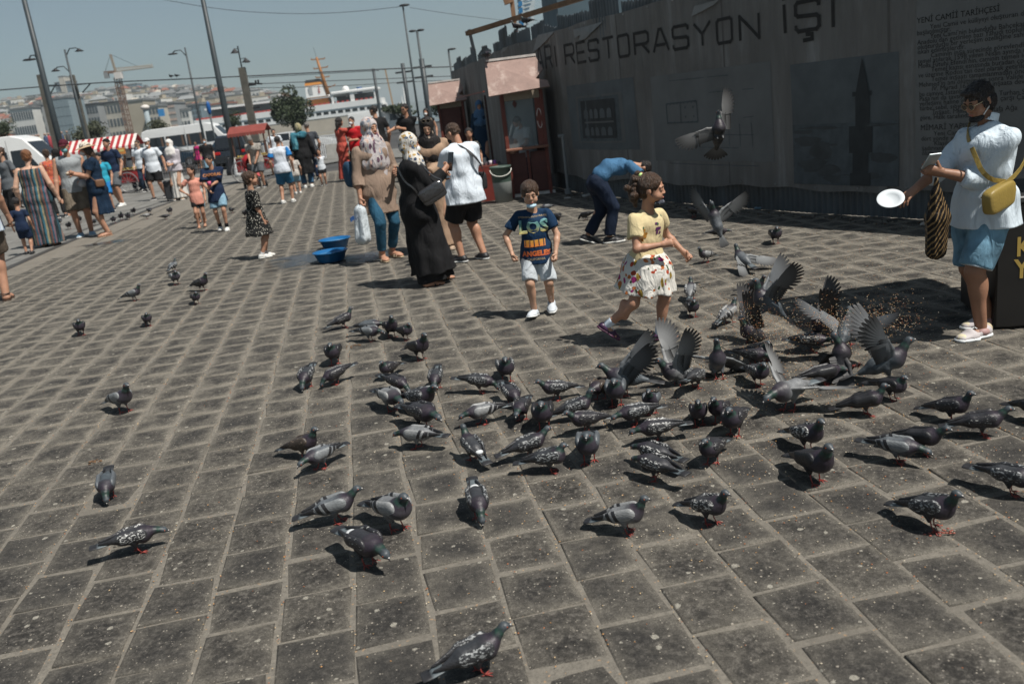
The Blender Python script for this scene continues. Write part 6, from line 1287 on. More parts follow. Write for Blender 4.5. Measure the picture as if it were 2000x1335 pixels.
p = Person('man in red jacket with a white mask facing the coral dress', (706, 350), 228, 160, b=1.0, lod=2, skin_='tan', rh=(.04, .15, .66), lh=(.03, .15, .64)); p.shirt(cloth('jacket_red', (.42, .015, .02)), .75, -.05, 'jacket', .03); p.legs(BLK, 1.9, 'trousers'); p.hair(HB, 'crop'); p.mask_(MASKW); p.shoes(SHB)
p = Person('big man in black t-shirt seen from behind above the pale printed headscarf', (752, 352), 206, 40, b=1.2, lod=2, skin_='tan', head=(30, 0, 0)); p.shirt(BLK, .6, -.06); p.legs(BLK, 1.9, 'trousers'); p.hair(HB, 'crop'); p.shoes(SHB)
p = Person('man in black t-shirt and sunglasses with one arm stretched out, behind the women', (812, 352), 203, 150, b=1.1, lod=2, skin_='tan', rh=(.26, .05, .68), lh=(-.02, .15, .70)); p.shirt(BLK, .6, -.06); p.legs(BLK, 1.9, 'trousers'); p.hair(HB, 'short'); p.shades(); p.shoes(SHB)
p = Person('woman in dark vest far back beside the second kiosk', (846, 318), 212, 170, fem=True, lod=3, skin_='tan', rh=(.05, .12, .6)); p.shirt(BLK, .2, -.05, 'top'); p.legs(DENL, 1.9, 'jeans'); p.hair(HB, 'long'); p.mask_(MASKW)
p = Person('woman in blue headscarf and long navy dress standing in shade by the hoarding', (952, 335), 197, 160, fem=True, b=1.08, lod=1, skin_='tan', head=(20, 10, 0)); DR = cloth('dress_deep_blue', (.012, .035, .07)); p.shirt(DR, 1.9, -.02, 'long_dress', .026, hemflare=0, sk=((0, 0, .42, .09), .03, .115, 7, .01, 1.1, (0, 0))); p.hijab(cloth('scarf_blue', (.075, .15, .26)), .24, .06); p.mask_(MASKW, chin=True, loops=False)
p = Person('child in dark speckled top, only the head and shoulders showing behind the white t-shirt boy', (930, 372), 250, 180, kid=True, fem=True, lod=2, skin_='tan'); p.shirt(DT, .6, -.06); p.skirt(DT, .3, .14); p.hair(HB, 'bun')
p = Person('kiosk vendor in white t-shirt with a lowered mask leaning on the counter', (.74, 16.72, 0), None, 118, H=1.62, b=1.2, lod=1, lean=14, skin_='tan', head=(0, 14, 0), rh=(.08, .20, .565), lh=(.06, .2, .565), relb=(.6, -.3, -.6), lelb=(.6, -.3, -.6)); p.shirt(cloth('tee_vendor', (.42, .44, .45)), .6, -.05, 't_shirt', .03, .02); p.legs(NAVY, 1.9, 'trousers'); p.hair(HB, 'short'); p.mask_(MASKW, chin=True)
p.root.scale = (.9, .9, .9)
p = Person('girl in magenta dress far off in front of the black railing', (392, 328), 276, 175, fem=True, b=.9, lod=3, skin_='tan'); MG = cloth('dress_magenta', (.36, .02, .12)); p.shirt(MG, 0, -.02, 'top', .02); p.skirt(MG, .3, .13, nf=6); p.hair(HB, 'bun')
p = Person('person in dark shirt with a backpack in front of the black railing', (414, 346), 270, 190, b=1.1, lod=3, skin_='tan'); p.shirt(BLK, .8, -.05, 'shirt', .03); p.legs(DENL, 1.9, 'jeans'); p.hair(HB, 'short'); p.mask_(MASKB)
p = Person('man in white t-shirt walking behind the second food cart roof', (548, 335), 252, 200, b=1.0, lod=3, skin_='tan'); p.shirt(MATS['tee_white2'], .6, -.05, 't_shirt', .03); p.legs(BLK, 1.9, 'trousers'); p.hair(HB, 'short')
def plumage(name, body, wing, kind, tip=(.02, .02, .022), speck=(.38, .38, .36)):
 """two materials: body (neck sheen from the 'zone' attribute) and wing (bars / checks)"""
 m, t, b = nodes(name + '_body'); za = N(t, 'ShaderNodeAttribute', attribute_name='zone'); tc = N(t, 'ShaderNodeTexCoord')
 n = N(t, 'ShaderNodeTexNoise', Scale=60.0, Detail=4.0); lnk(t, tc.outputs['Object'], n.inputs['Vector']); f = mth(t, 'ADD', za.outputs['Fac'], mth(t, 'MULTIPLY', mth(t, 'SUBTRACT', n.outputs[0], .5), .18))
 c = ramp(t, f, [(.0, body), (.30, body), (.42, tuple(.25 * q + .75 * r_ for q, r_ in zip(body, (.024, .019, .026)))), (.60, (.024, .017, .026)), (.74, (.012, .036, .026)), (.86, (.032, .040, .045)), (1, (.05, .060, .068))])
 g = ramp(t, n.outputs[0], [(.3, (.75, .75, .75)), (.7, (1.25, 1.25, 1.25))]).outputs[0]; lnk(t, mixc(t, 1.0, c.outputs[0], g, 'MULTIPLY'), b.inputs['Base Color']); b.inputs['Roughness'].default_value = .5
 b.inputs['Specular IOR Level'].default_value = .45; 
 bp = N(t, 'ShaderNodeBump', Strength=.5, Distance=.004); lnk(t, n.outputs[0], bp.inputs['Height']); lnk(t, bp.outputs[0], b.inputs['Normal'])
 m2, t, b = nodes(name + '_wing'); tc = N(t, 'ShaderNodeTexCoord'); src = tc.outputs['Object']; sp = N(t, 'ShaderNodeSeparateXYZ'); lnk(t, src, sp.inputs[0]); oi = N(t, 'ShaderNodeObjectInfo')
 of = N(t, 'ShaderNodeVectorMath', operation='ADD'); cx = N(t, 'ShaderNodeCombineXYZ'); lnk(t, mth(t, 'MULTIPLY', oi.outputs['Random'], 3.0), cx.inputs[0]); lnk(t, src, of.inputs[0]); lnk(t, cx.outputs[0], of.inputs[1])
 mp = N(t, 'ShaderNodeMapping'); mp.inputs['Scale'].default_value = (1, .55, 1); lnk(t, of.outputs[0], mp.inputs['Vector'])
 nz = N(t, 'ShaderNodeTexNoise', Scale=115.0, Detail=3.0, Roughness=.55); lnk(t, mp.outputs[0], nz.inputs['Vector'])
 wb_ = tuple(wing); c = ramp(t, nz.outputs[0], [(.3, tuple(q * .8 for q in wb_)), (.7, tuple(q * 1.2 for q in wb_))]).outputs[0]
 ys = mth(t, 'ADD', sp.outputs[1], mth(t, 'MULTIPLY', sp.outputs[2], .45))   # slanted across the wing
 if kind in ('check', 'fleck'):
  th = .56 if kind == 'check' else .64
  fk = ramp(t, nz.outputs[0], [(th - .02, (0, 0, 0)), (th + .02, (1, 1, 1))]).outputs[0]
  reg = mth(t, 'MULTIPLY', mth(t, 'GREATER_THAN', sp.outputs[1], -.075), mth(t, 'LESS_THAN', sp.outputs[1], .07)); c = mixc(t, mth(t, 'MULTIPLY', fk, reg), c, speck)
 if kind == 'bar':
  for lo, hi in ((-.030, .0), (.016, .038)):
   f = mth(t, 'MULTIPLY', mth(t, 'GREATER_THAN', ys, lo - .006), mth(t, 'LESS_THAN', ys, hi - .006)); c = mixc(t, f, c, (.018, .018, .02))
 f = mth(t, 'LESS_THAN', sp.outputs[1], mth(t, 'MULTIPLY_ADD', nz.outputs[0], .03, -.115)); c = mixc(t, f, c, tip)
 wv = N(t, 'ShaderNodeTexWave', Scale=26.0, Distortion=1.0); wv.bands_direction = 'Z'; mp3 = N(t, 'ShaderNodeMapping'); mp3.inputs['Rotation'].default_value = (.35, 0, 0); lnk(t, src, mp3.inputs['Vector']); lnk(t, mp3.outputs[0], wv.inputs['Vector'])
 lnk(t, c, b.inputs['Base Color']); b.inputs['Roughness'].default_value = .45
 h_ = mth(t, 'MULTIPLY_ADD', wv.outputs[0], .12, nz.outputs[0]); bp = N(t, 'ShaderNodeBump', Strength=.5, Distance=.004); lnk(t, h_, bp.inputs['Height']); lnk(t, bp.outputs[0], b.inputs['Normal'])
 m3, t, b = nodes(name + '_tail'); tc = N(t, 'ShaderNodeTexCoord'); sp = N(t, 'ShaderNodeSeparateXYZ'); lnk(t, tc.outputs['Object'], sp.inputs[0])
 tb = (.10, .12, .13) if kind != 'plain' else (.035, .037, .04)
 c = ramp(t, mth(t, 'MULTIPLY', sp.outputs[1], -4.0), [(0, tb), (.70, tb), (.76, (.015, .015, .017)), (1, (.03, .03, .032))]); lnk(t, c.outputs[0], b.inputs['Base Color']); b.inputs['Roughness'].default_value = .5
 m4, t, b = nodes(name + '_flight'); a_ = N(t, 'ShaderNodeAttribute', attribute_name='tip'); lo = tuple(min(.26, q * .9 + .015) for q in wing)
 c = ramp(t, a_.outputs['Fac'], [(0, lo), (.45, tuple(.6 * q + .02 for q in lo)), (1, (.015, .014, .014))]); lnk(t, c.outputs[0], b.inputs['Base Color']); b.inputs['Roughness'].default_value = .55
 return m, m2, m3, m4
PL = {'bar': plumage('blue_bar', (.095, .105, .115), (.17, .18, .185), 'bar'), 'pale': plumage('pale_grey', (.15, .155, .16), (.235, .24, .24), 'bar'), 'check': plumage('chequer', (.032, .034, .038), (.028, .029, .032), 'check', speck=(.30, .31, .31)),
      'dark': plumage('dark', (.020, .020, .023), (.018, .018, .020), 'plain'), 'fleck': plumage('dark_flecked', (.026, .026, .030), (.024, .023, .026), 'fleck'), 'brown': plumage('brown', (.045, .036, .030), (.050, .038, .030), 'fleck', (.03, .022, .018), (.22, .17, .13)),
      'grey': plumage('mid_grey', (.055, .066, .075), (.09, .10, .11), 'plain'), 'flydark': plumage('dark_flier', (.020, .022, .024), (.13, .13, .13), 'plain'), 'white': plumage('pied', (.03, .03, .034), (.03, .03, .033), 'check', speck=(.50, .50, .48))}
M_red = mat('pigeon_leg_red', (.26, .045, .035), .5); M_beak = mat('beak_dark', (.025, .024, .024), .4); M_cere = mat('cere_white', (.50, .48, .46), .6); M_or = mat('eye_orange', (.40, .07, .01), .2); M_rump = mat('rump_white', (.52, .54, .55), .8, .1, 60)
POSES = {'up': dict(pitch=9, neck=[(0, .070, .145), (0, .090, .176), (0, .102, .204)], head=(0, .111, .220), hd=0), 'level': dict(pitch=4, neck=[(0, .078, .138), (0, .104, .165), (0, .122, .184)], head=(0, .136, .194), hd=-8),
         'peck': dict(pitch=-16, neck=[(0, .085, .105), (0, .118, .085), (0, .138, .062)], head=(0, .148, .044), hd=-62), 'low': dict(pitch=-6, neck=[(0, .085, .12), (0, .120, .118), (0, .146, .112)], head=(0, .162, .106), hd=-28),
         'hunch': dict(pitch=2, neck=[(0, .062, .140), (0, .072, .160), (0, .082, .176)], head=(0, .094, .190), hd=-5)}
def rx(p, a, c=(0, 0, .10)):
 p = V3(*p) - V3(*c); return rotm((1, 0, 0), R(a)) @ p + V3(*c)
def legs_only(out_, step):
 for sd in (1, -1):
  g = G(); hp = V3(sd * .023, .004 + sd * step * .3, .052); ft = V3(sd * .022, .012 + sd * step, .006); kn = (hp + ft) / 2 + V3(0, -.006, 0); g.tube([hp, kn, ft], [.0036, .0030, .0028], 6)
  for a in (-35, 0, 35): d = V3(math.sin(R(a)), math.cos(R(a)), 0); g.tube([ft, ft + d * .018 + V3(0, 0, .001), ft + d * .033 - V3(0, 0, .003)], [.0034, .0030, .0012], 5)
  g.tube([ft, ft + V3(0, -.016, -.003)], [.003, .001], 5); out_['leg%d' % sd] = g.mesh('leg', [], True)
def make_parts(pose, step, full=True):
 q = POSES[pose]; P = q['pitch']; out_ = {}
 if not full: legs_only(out_, step); return out_
 S = Solid(.022); S.cap(rx((0, -.045, .108), P), rx((0, .045, .118), P), .041, .048); S.ell(rx((0, .055, .113), P), (.044, .042, .047)); S.cap(rx((0, -.05, .108), P), rx((0, -.125, .098), P), .037, .014, k=.02)
 S.cap(rx((0, .055, .125), P), q['neck'][0], .040, .031, k=.018); S.cap(q['neck'][0], q['neck'][1], .030, .0215, k=.012); S.cap(q['neck'][1], q['neck'][2], .0215, .0165, k=.01); S.cap(q['neck'][2], q['head'], .0165, .0165, k=.008)
 hr = rotm((1, 0, 0), R(q['hd'])); S.ell(q['head'], (.0165, .0215, .0175), hr.T, k=.008); S.ell(V3(*q['head']) + hr @ V3(0, .014, -.003), (.009, .014, .010), hr.T, k=.008)
 for sd in (1, -1): S.cap((sd * .022, .0, .085), (sd * .023, .004 + sd * step * .3, .048), .022, .008, k=.015)
 v, f = S.mesh(.0052); me = mesh_np('body', v, f, True)
 N_ = [V3(*p) for p in q['neck']] + [V3(*q['head'])]; z = np.zeros(len(v)); base = rx((0, .03, .115), P); pts = [base] + N_; zs = [.28, .50, .66, .80, 1.0]
 best = np.full(len(v), 1e9)
 for a, b, za, zb in zip(pts[:-1], pts[1:], zs[:-1], zs[1:]):
  d = b - a; t = np.clip(((v - a) @ d) / (d @ d), 0, 1); dist = np.linalg.norm(v - a - t[:, None] * d, axis=1); m_ = dist < best; z = np.where(m_, za + (zb - za) * t, z); best = np.minimum(best, dist)
 back = (v - base) @ unit(rx((0, -.1, .11), P) - base); z = np.where(back > .01, np.maximum(.28 - back * 6, 0), z)
 at2 = me.attributes.new('zone', 'FLOAT', 'POINT'); at2.data.foreach_set('value', z.astype(np.float32)); out_['body'] = me
 for sd in (1, -1):
  S = Solid(.014); X = V3(1, 0, 0)
  S.cap(rx((sd * .040, .042, .132), P), rx((sd * .042, -.045, .122), P), .036, .031, X, .42); S.cap(rx((sd * .042, -.045, .124), P), rx((sd * .016, -.165, .106), P), .028, .0065, X, .40); S.cap(rx((sd * .030, -.11, .112), P), rx((sd * .010, -.195, .098), P), .010, .003, X, .5)
  v, f = S.mesh(.0050); me = mesh_np('wing', v, f, True); out_['wing%d' % sd] = me
 g = G(); n_ = 7; ring = []
 for (y, z_, w_) in ((-.10, .098, .022), (-.15, .092, .027), (-.20, .086, .032), (-.222, .084, .031), (-.226, .0835, .026)):
  top = [rx((x * w_, y - .004 * (1 - x * x) * 0, z_ + .006 * (1 - x * x)), P) for x in np.linspace(-1, 1, n_)]; bot = [rx((x * w_, y, z_ - .004), P) for x in np.linspace(1, -1, n_)]; ring.append(top + bot)
 g.rings(ring); out_['tail'] = g.mesh('tail', None, True) if False else (lambda me_: me_)(g.mesh('tail', [], True))
 hr = rotm((1, 0, 0), R(q['hd'])); H_ = V3(*q['head']); g = G(); g.tube([H_ + hr @ V3(0, .022, -.004), H_ + hr @ V3(0, .032, -.006), H_ + hr @ V3(0, .041, -.010)], [.0048, .0036, .0008], 6); out_['beak'] = g.mesh('beak', [], True)
 g = G(); c = H_ + hr @ V3(0, .0245, .0005); g.ball(c, (.0042, .0062, .0036), 8, 5); out_['cere'] = g.mesh('cere', [], True)
 for sd in (1, -1): g = G(); g.ball(H_ + hr @ V3(sd * .0145, .006, .002), .0042, 8, 5); out_['eye%d' % sd] = g.mesh('eye', [], True)
 legs_only(out_, step)
 return out_
PM = {}
def setmat(me, m):
 me2 = me.copy(); me2.materials.clear(); me2.materials.append(m); return me2
CACHE = {}
def pm(pose, step, part, m):
 if (pose, step) not in PM: PM[(pose, step)] = make_parts(pose, step, step == 0)
 me = PM[(pose, step)][part]
 if not me.materials: me.materials.append(m)
 return me
def open_wing(sd, S_, C_, size=1.0, spread=1.0, cup=.25):
 """feathered wing; S_ span direction, C_ chord (trailing) direction"""
 S_, C_ = unit(S_), np.asarray(C_, float); C_ = unit(C_ - S_ * (C_ @ S_)); Nn = np.cross(S_, C_); V = []; F = []; T = []
 o = V3(sd * .030, .035, .13)
 def P(s, c, n=0): return o + size * (S_ * s + C_ * c + Nn * n)
 def feather(s, c, ang, L, w_, lift):
  d = np.array([math.cos(ang), math.sin(ang)]); q = np.array([-d[1], d[0]]); n0 = len(V); prof = [(0, .35), (.25, .9), (.6, 1), (.85, .85), (.96, .5), (1, .08)]
  for k, (u, ww) in enumerate(prof):
   bend = -cup * .03 * u * u
   for e in (-1, 1):
    pt = np.array([s, c]) + d * L * u + q * w_ * ww * e * .5
    V.append(P(pt[0], pt[1], lift + bend + e * .0016)); T.append(u)
  for k in range(len(prof) - 1):
   a = n0 + 2 * k; F.append((a, a + 1, a + 3, a + 2))
 for i in range(10):       # primaries
  u = i / 9; feather(.115 + .030 * u, .006 - .004 * u, R(84 - 74 * u ** .8 * spread), (.112 + .070 * math.sin(u * 2.2)), .0215, -.0012 * i)
 for i in range(10):
  u = i / 9; feather(.012 + .105 * u, .0 + .004 * u, R(100 - 14 * u), .082 + .012 * u, .022, .0012 * i)
 for i in range(12):       # coverts
  u = i / 11; feather(.01 + .12 * u, -.004, R(95 - 20 * u), .048, .022, .006)
 fe = (np.array(V), F, T)
 S = Solid(.01); S.cap(P(-.01, 0), P(.06, -.012), .017, .012, Nn, .6); S.cap(P(.06, -.012), P(.118, -.002), .0115, .009, Nn, .6); S.cap(P(.118, -.002), P(.16, .0), .008, .004, Nn, .6); v, f = S.mesh(.005)
 me = bpy.data.meshes.new('wing'); n = len(V); me.from_pydata([tuple(p) for p in V] + v.tolist(), [], F + [tuple(int(i) + n for i in q) for q in f]); at3 = me.attributes.new('tip', 'FLOAT', 'POINT'); at3.data.foreach_set('value', T + [0.05] * len(v)); me.update(); return me
def fan_tail(P, sp=.9):
 V = []; F = []; T = []; 
 for i in range(9):
  a = (i / 8 - .5) * sp; d = V3(math.sin(a), -math.cos(a), -.06); n0 = len(V)
  for u, w_ in ((0, .3), (.4, .8), (.85, 1), (1, .5)):
   for e in (-1, 1): V.append(V3(0, -.10, .098 + .001 * i) + d * .13 * u + V3(math.cos(a), math.sin(a), 0) * .011 * w_ * e); T.append(.2 + .8 * u)
  for k in range(3): q = n0 + 2 * k; F.append((q, q + 1, q + 3, q + 2))
 me = bpy.data.meshes.new('tail'); me.from_pydata([tuple(rx(p, P)) for p in V], [], F); at3 = me.attributes.new('tip', 'FLOAT', 'POINT'); at3.data.foreach_set('value', T); me.update(); return me
PDESC = {'bar': 'blue-grey pigeon with two black wing bars', 'pale': 'pale grey pigeon with dark bars', 'check': 'dark pigeon with white-chequered wings', 'dark': 'plain blackish pigeon', 'fleck': 'dark pigeon with a few white flecks', 'brown': 'brownish pigeon', 'grey': 'plain mid-grey pigeon', 'flydark': 'dark-bodied pigeon with grey wings', 'white': 'pied pigeon with strong white mottling'}
QDESC = {'up': 'head up', 'level': 'walking', 'peck': 'pecking', 'low': 'head lowered', 'hunch': 'neck drawn in'}
GRP = 'pigeons on the square'
def pigeon(loc, rot, pose, pat, where, sc=1.0, wings=None, legs=True, step=.012, tail=None, rump=False, act=None):
 e = empty('pigeon', loc); e.rotation_euler = rot if hasattr(rot, '__len__') and not isinstance(rot, float) else (0, 0, rot); e.scale = (sc * (1.1 if not wings else 1), sc, sc * (.92 if legs and not wings else 1))
 lb = '%s, %s, %s' % (PDESC[pat], act or QDESC[pose], where); lb = lb if len(lb.split()) <= 16 else '%s, %s' % (PDESC[pat], where); lb = lb if len(lb.split()) <= 16 else '%s pigeon, %s' % (pat.replace('check', 'chequered').replace('fleck', 'flecked'), where); tag(e, lb, 'pigeon', GRP); mb, mw, mt, mf = PL[pat]
 L = [('body', 'body', mb), ('beak', 'beak', M_beak), ('cere', 'cere', M_cere), ('eye1', 'eye', M_or), ('eye-1', 'eye', M_or)]
 if not tail: L.append(('tail', 'tail', mt))
 if not wings: L += [('wing1', 'wing', mw), ('wing-1', 'wing', mw)]
 if legs: L += [('leg1', 'leg', M_red), ('leg-1', 'leg', M_red)]
 for k, n_, m in L: o = bpy.data.objects.new(n_, pm(pose, step if k[:3] == 'leg' else 0, k, m)); COL.objects.link(o); o.parent = e; o.material_slots[0].link = 'OBJECT'; o.material_slots[0].material = m
 if wings:
  for sd, S_, C_ in wings: me = open_wing(sd, S_, C_); me.materials.append(mf); obj('wing', me, None, e)
 if tail: me = fan_tail(POSES[pose]['pitch'], tail); me.materials.append(mf); obj('tail', me, None, e)
 if rump: g = G(); g.ball(rx((0, -.098, .112), POSES[pose]['pitch']), (.026, .026, .016), 12, 6); g.build('rump', M_rump, e, True)
 return e
def bird(hx, hy, tx, ty, pose, pat, where, rump=False, **kw):
 zh = {'up': .19, 'level': .16, 'peck': .045, 'low': .095, 'hunch': .16}[pose]; lh = {'up': .104, 'level': .136, 'peck': .148, 'low': .162, 'hunch': .094}[pose]
 A = gp(hx, hy, zh); B = gp(tx, ty, .075 if pose != 'peck' else .11); d = A - B; d[2] = 0; L = np.linalg.norm(d)
 sc = min(max(L / (lh + .20) * .95, .80), 1.02)
 if L < .05: d = V3(0, -1, 0)
 a = math.atan2(-d[0], d[1]); u = V3(-math.sin(a), math.cos(a), 0); mid = (A - u * lh * sc + B + u * .20 * sc) / 2
 st = rng.choice([.004, .012, -.012, .018]); return pigeon((mid[0], mid[1], 0), float(a), pose, pat, where, sc, rump=rump, step=float(st), **kw)
BIRDS = [
 (983, 1212, 833, 1306, 'level', 'check', 'closest of all, bottom edge of the square', {}), (320, 1026, 182, 1070, 'low', 'white', 'alone at lower left, facing right', {}), (206, 972, 212, 910, 'peck', 'grey', 'alone at left, facing the camera', {}),
 (700, 950, 575, 1003, 'level', 'bar', 'front pair left bird, facing right', {}), (798, 980, 706, 978, 'hunch', 'pale', 'front pair right bird, dark hood', {}), (755, 1082, 662, 1040, 'low', 'fleck', 'below the front pair', {'rump': True}),
 (941, 1012, 921, 932, 'peck', 'check', 'facing the camera in front centre, white rump', {'rump': True}), (1254, 960, 1148, 1000, 'up', 'pale', 'right of centre front, facing right', {}), (1412, 948, 1325, 968, 'up', 'white', 'striding right with one foot forward', {}),
 (613, 832, 541, 866, 'up', 'brown', 'only brown bird, left of the flock', {}), (588, 898, 671, 868, 'low', 'bar', 'beside the brown bird, facing left', {}), (770, 842, 873, 852, 'low', 'pale', 'front of the left cluster, facing left', {}),
 (862, 818, 778, 798, 'low', 'fleck', 'behind the pale left-facing bird', {}), (784, 783, 732, 766, 'low', 'pale', 'middle of the left cluster', {}), (853, 762, 775, 772, 'level', 'check', 'left cluster, facing right', {}), (788, 757, 750, 732, 'peck', 'fleck', 'left cluster behind the pale bird', {}),
 (751, 698, 778, 708, 'hunch', 'fleck', 'top of the left cluster, facing the camera', {}), (852, 745, 851, 722, 'peck', 'check', 'between left and centre clusters, facing the camera', {}), (839, 660, 780, 672, 'up', 'dark', 'behind the left cluster, standing tall', {}),
 (643, 682, 660, 674, 'hunch', 'dark', 'left of the cluster, facing the camera', {}), (589, 755, 612, 710, 'peck', 'check', 'furthest left of the centre flock', {}), (641, 743, 680, 712, 'peck', 'fleck', 'tail raised, left of the cluster', {}),
 (684, 596, 632, 633, 'up', 'fleck', 'alone below the woman in black', {}), (748, 645, 687, 648, 'low', 'bar', 'front of the trio below the woman in black', {}), (764, 619, 752, 632, 'up', 'dark', 'upright in the trio below the woman in black', {}), (797, 628, 768, 642, 'hunch', 'dark', 'right of the trio below the woman in black', {}), (736, 630, 700, 638, 'low', 'grey', 'hidden behind the trio below the woman in black', {}),
 (965, 752, 892, 736, 'peck', 'check', 'upper centre, facing right', {}), (989, 713, 980, 700, 'hunch', 'check', 'topmost of the centre cluster', {}), (1010, 785, 980, 745, 'peck', 'white', 'centre, back mottled white', {}), (1055, 738, 1130, 748, 'level', 'check', 'centre right, facing left', {}), (1010, 800, 1030, 778, 'low', 'fleck', 'orange-eyed bird in the tight centre group', {}),
 (1057, 797, 1062, 785, 'hunch', 'dark', 'round and dark in the tight centre group', {}), (905, 806, 990, 792, 'low', 'pale', 'left of the tight centre group, spotted back', {}), (1120, 757, 1100, 798, 'up', 'check', 'facing away in the centre', {}), (1115, 797, 1188, 808, 'level', 'fleck', 'centre, facing left with bent head', {}),
 (1157, 757, 1195, 742, 'low', 'brown', 'half hidden under raised wings', {}), (1199, 752, 1205, 742, 'hunch', 'grey', 'facing the camera beside raised wings', {}), (1208, 806, 1286, 795, 'low', 'check', 'right of centre, facing left', {}), (918, 832, 934, 880, 'up', 'check', 'white rump towards the camera', {'rump': True}),
 (1066, 830, 975, 880, 'level', 'check', 'long pair in front centre, rear bird', {}), (1078, 862, 1030, 896, 'hunch', 'check', 'long pair in front centre, front bird', {}), (1145, 857, 1150, 842, 'hunch', 'grey', 'facing the camera with pale drooped wings', {}), (1244, 835, 1335, 828, 'low', 'white', 'green neck, right of centre', {}),
 (1240, 866, 1332, 898, 'low', 'white', 'mottled pair, rear bird', {}), (1236, 888, 1340, 926, 'low', 'white', 'mottled pair, front bird', {}), (1267, 750, 1278, 765, 'up', 'grey', 'grey-headed, facing the camera under the flappers', {}), (1362, 771, 1362, 785, 'up', 'dark', 'upright, left of the staring three', {}), (1394, 767, 1420, 778, 'up', 'fleck', 'middle of the staring three', {}),
 (1423, 803, 1453, 794, 'hunch', 'fleck', 'right of the staring three', {}), (1383, 847, 1412, 856, 'hunch', 'fleck', 'in front of the staring three', {}), (1603, 818, 1528, 828, 'up', 'white', 'right flock, dark with pale shoulder', {}), (1627, 885, 1533, 872, 'up', 'dark', 'right flock, red feet striding', {}),
 (1893, 756, 1795, 782, 'up', 'fleck', 'right side, upper of two long birds', {}), (1962, 790, 1850, 822, 'level', 'fleck', 'right side, purple-necked long bird', {}), (1844, 828, 1736, 842, 'level', 'dark', 'right side behind the barred bird', {}), (1800, 872, 1692, 862, 'low', 'bar', 'right side, only barred bird there', {}), (1869, 958, 1738, 966, 'up', 'check', 'lower right, above a red stain', {}),
 (2012, 930, 1922, 918, 'low', 'check', 'cut off by the right edge, lower', {}), (1760, 728, 1698, 742, 'hunch', 'dark', 'under the biggest raised wings', {}), (1719, 742, 1630, 784, 'up', 'dark', 'violet neck patch, below the biggest wings', {}), (2052, 770, 1982, 784, 'level', 'dark', 'only its tail showing at the right edge', {}),
 (1347, 540, 1347, 573, 'up', 'pale', 'facing away beside the running girl', {}), (1345, 577, 1352, 596, 'hunch', 'dark', 'dark bird next to the pale one by the girl', {}), (1490, 533, 1437, 558, 'up', 'dark', 'behind the thrown seed', {}), (1433, 577, 1398, 622, 'up', 'pale', 'grey, tail towards the camera, under the seed', {}), (1495, 660, 1470, 672, 'hunch', 'fleck', 'in the seed shower, upper', {}),
 (1480, 688, 1448, 690, 'low', 'fleck', 'in the seed shower, middle', {}), (1492, 708, 1452, 712, 'hunch', 'check', 'in the seed shower, front', {}), (1612, 660, 1546, 664, 'low', 'white', 'speckled, right of the seed shower', {}), (1648, 715, 1558, 738, 'low', 'dark', 'between two flapping birds on the right', {}), (1372, 733, 1335, 742, 'peck', 'check', 'beneath the left flapping pair', {}),
 (1420, 448, 1380, 456, 'low', 'dark', 'green neck, under the flier by the wall', {}), (1518, 449, 1506, 455, 'hunch', 'dark', 'alone on the sunlit edge of the wall shadow', {}), (1367, 478, 1400, 492, 'up', 'pale', 'facing left below the flier by the wall', {}), (1342, 408, 1372, 418, 'low', 'dark', 'in the wall shade behind the girl', {}),
 (271, 555, 231, 578, 'up', 'bar', 'left, third from the far trio', {}), (336, 503, 331, 522, 'up', 'bar', 'left far trio, facing away', {}), (354, 537, 324, 537, 'hunch', 'bar', 'left far trio, lower', {}), (403, 537, 367, 556, 'up', 'fleck', 'left far trio, right bird', {}), (380, 567, 376, 578, 'hunch', 'dark', 'left, just below the far trio', {}), (153, 627, 153, 634, 'hunch', 'dark', 'leftmost of two dark birds facing us', {}), (284, 608, 284, 618, 'hunch', 'dark', 'right of two dark birds facing us', {}),
 (262, 758, 190, 776, 'up', 'bar', 'left, dark hood and grey wing', {}), (1056, 404, 1084, 402, 'low', 'grey', 'nearest behind the small boy', {}), (1080, 428, 1098, 426, 'peck', 'dark', 'second behind the small boy', {}), (1137, 424, 1158, 414, 'peck', 'dark', 'left of the bending boy', {}), (1187, 440, 1203, 429, 'low', 'bar', 'beyond the bending boy’s shoes', {}),
 (123, 432, 108, 432, 'low', 'dark', 'left crowd, by the striped dress', {}), (142, 436, 124, 440, 'level', 'dark', 'left crowd, centre of the gap', {}), (160, 424, 148, 428, 'level', 'dark', 'left crowd, behind the cargo shorts', {}), (190, 432, 173, 434, 'low', 'brown', 'left crowd, between two pairs of legs', {}), (228, 425, 212, 428, 'hunch', 'fleck', 'left crowd, by the sun hat hem', {}), (240, 416, 230, 422, 'up', 'dark', 'left crowd, second by the sun hat hem', {}), (251, 417, 246, 422, 'hunch', 'dark', 'left crowd, third by the sun hat hem', {}),
 (269, 408, 250, 412, 'level', 'dark', 'row between crowd and peach shirt, first', {}), (297, 418, 271, 424, 'low', 'pale', 'row between crowd and peach shirt, pale one', {}), (302, 412, 281, 410, 'low', 'fleck', 'row between crowd and peach shirt, dark one', {}), (330, 420, 310, 424, 'low', 'fleck', 'row between crowd and peach shirt, front right', {}), (334, 406, 325, 412, 'hunch', 'fleck', 'row between crowd and peach shirt, rear right', {}), (449, 403, 457, 408, 'hunch', 'dark', 'right of the CAPORAL boy', {}), (487, 412, 470, 416, 'level', 'dark', 'partly behind the ditsy dress', {}), (388, 420, 380, 424, 'hunch', 'dark', 'behind the peach shirt girl', {}),
]
for (a, b, c, d, po, pa, wh, kw) in BIRDS: bird(a, b, c, d, po, pa, wh, **kw)
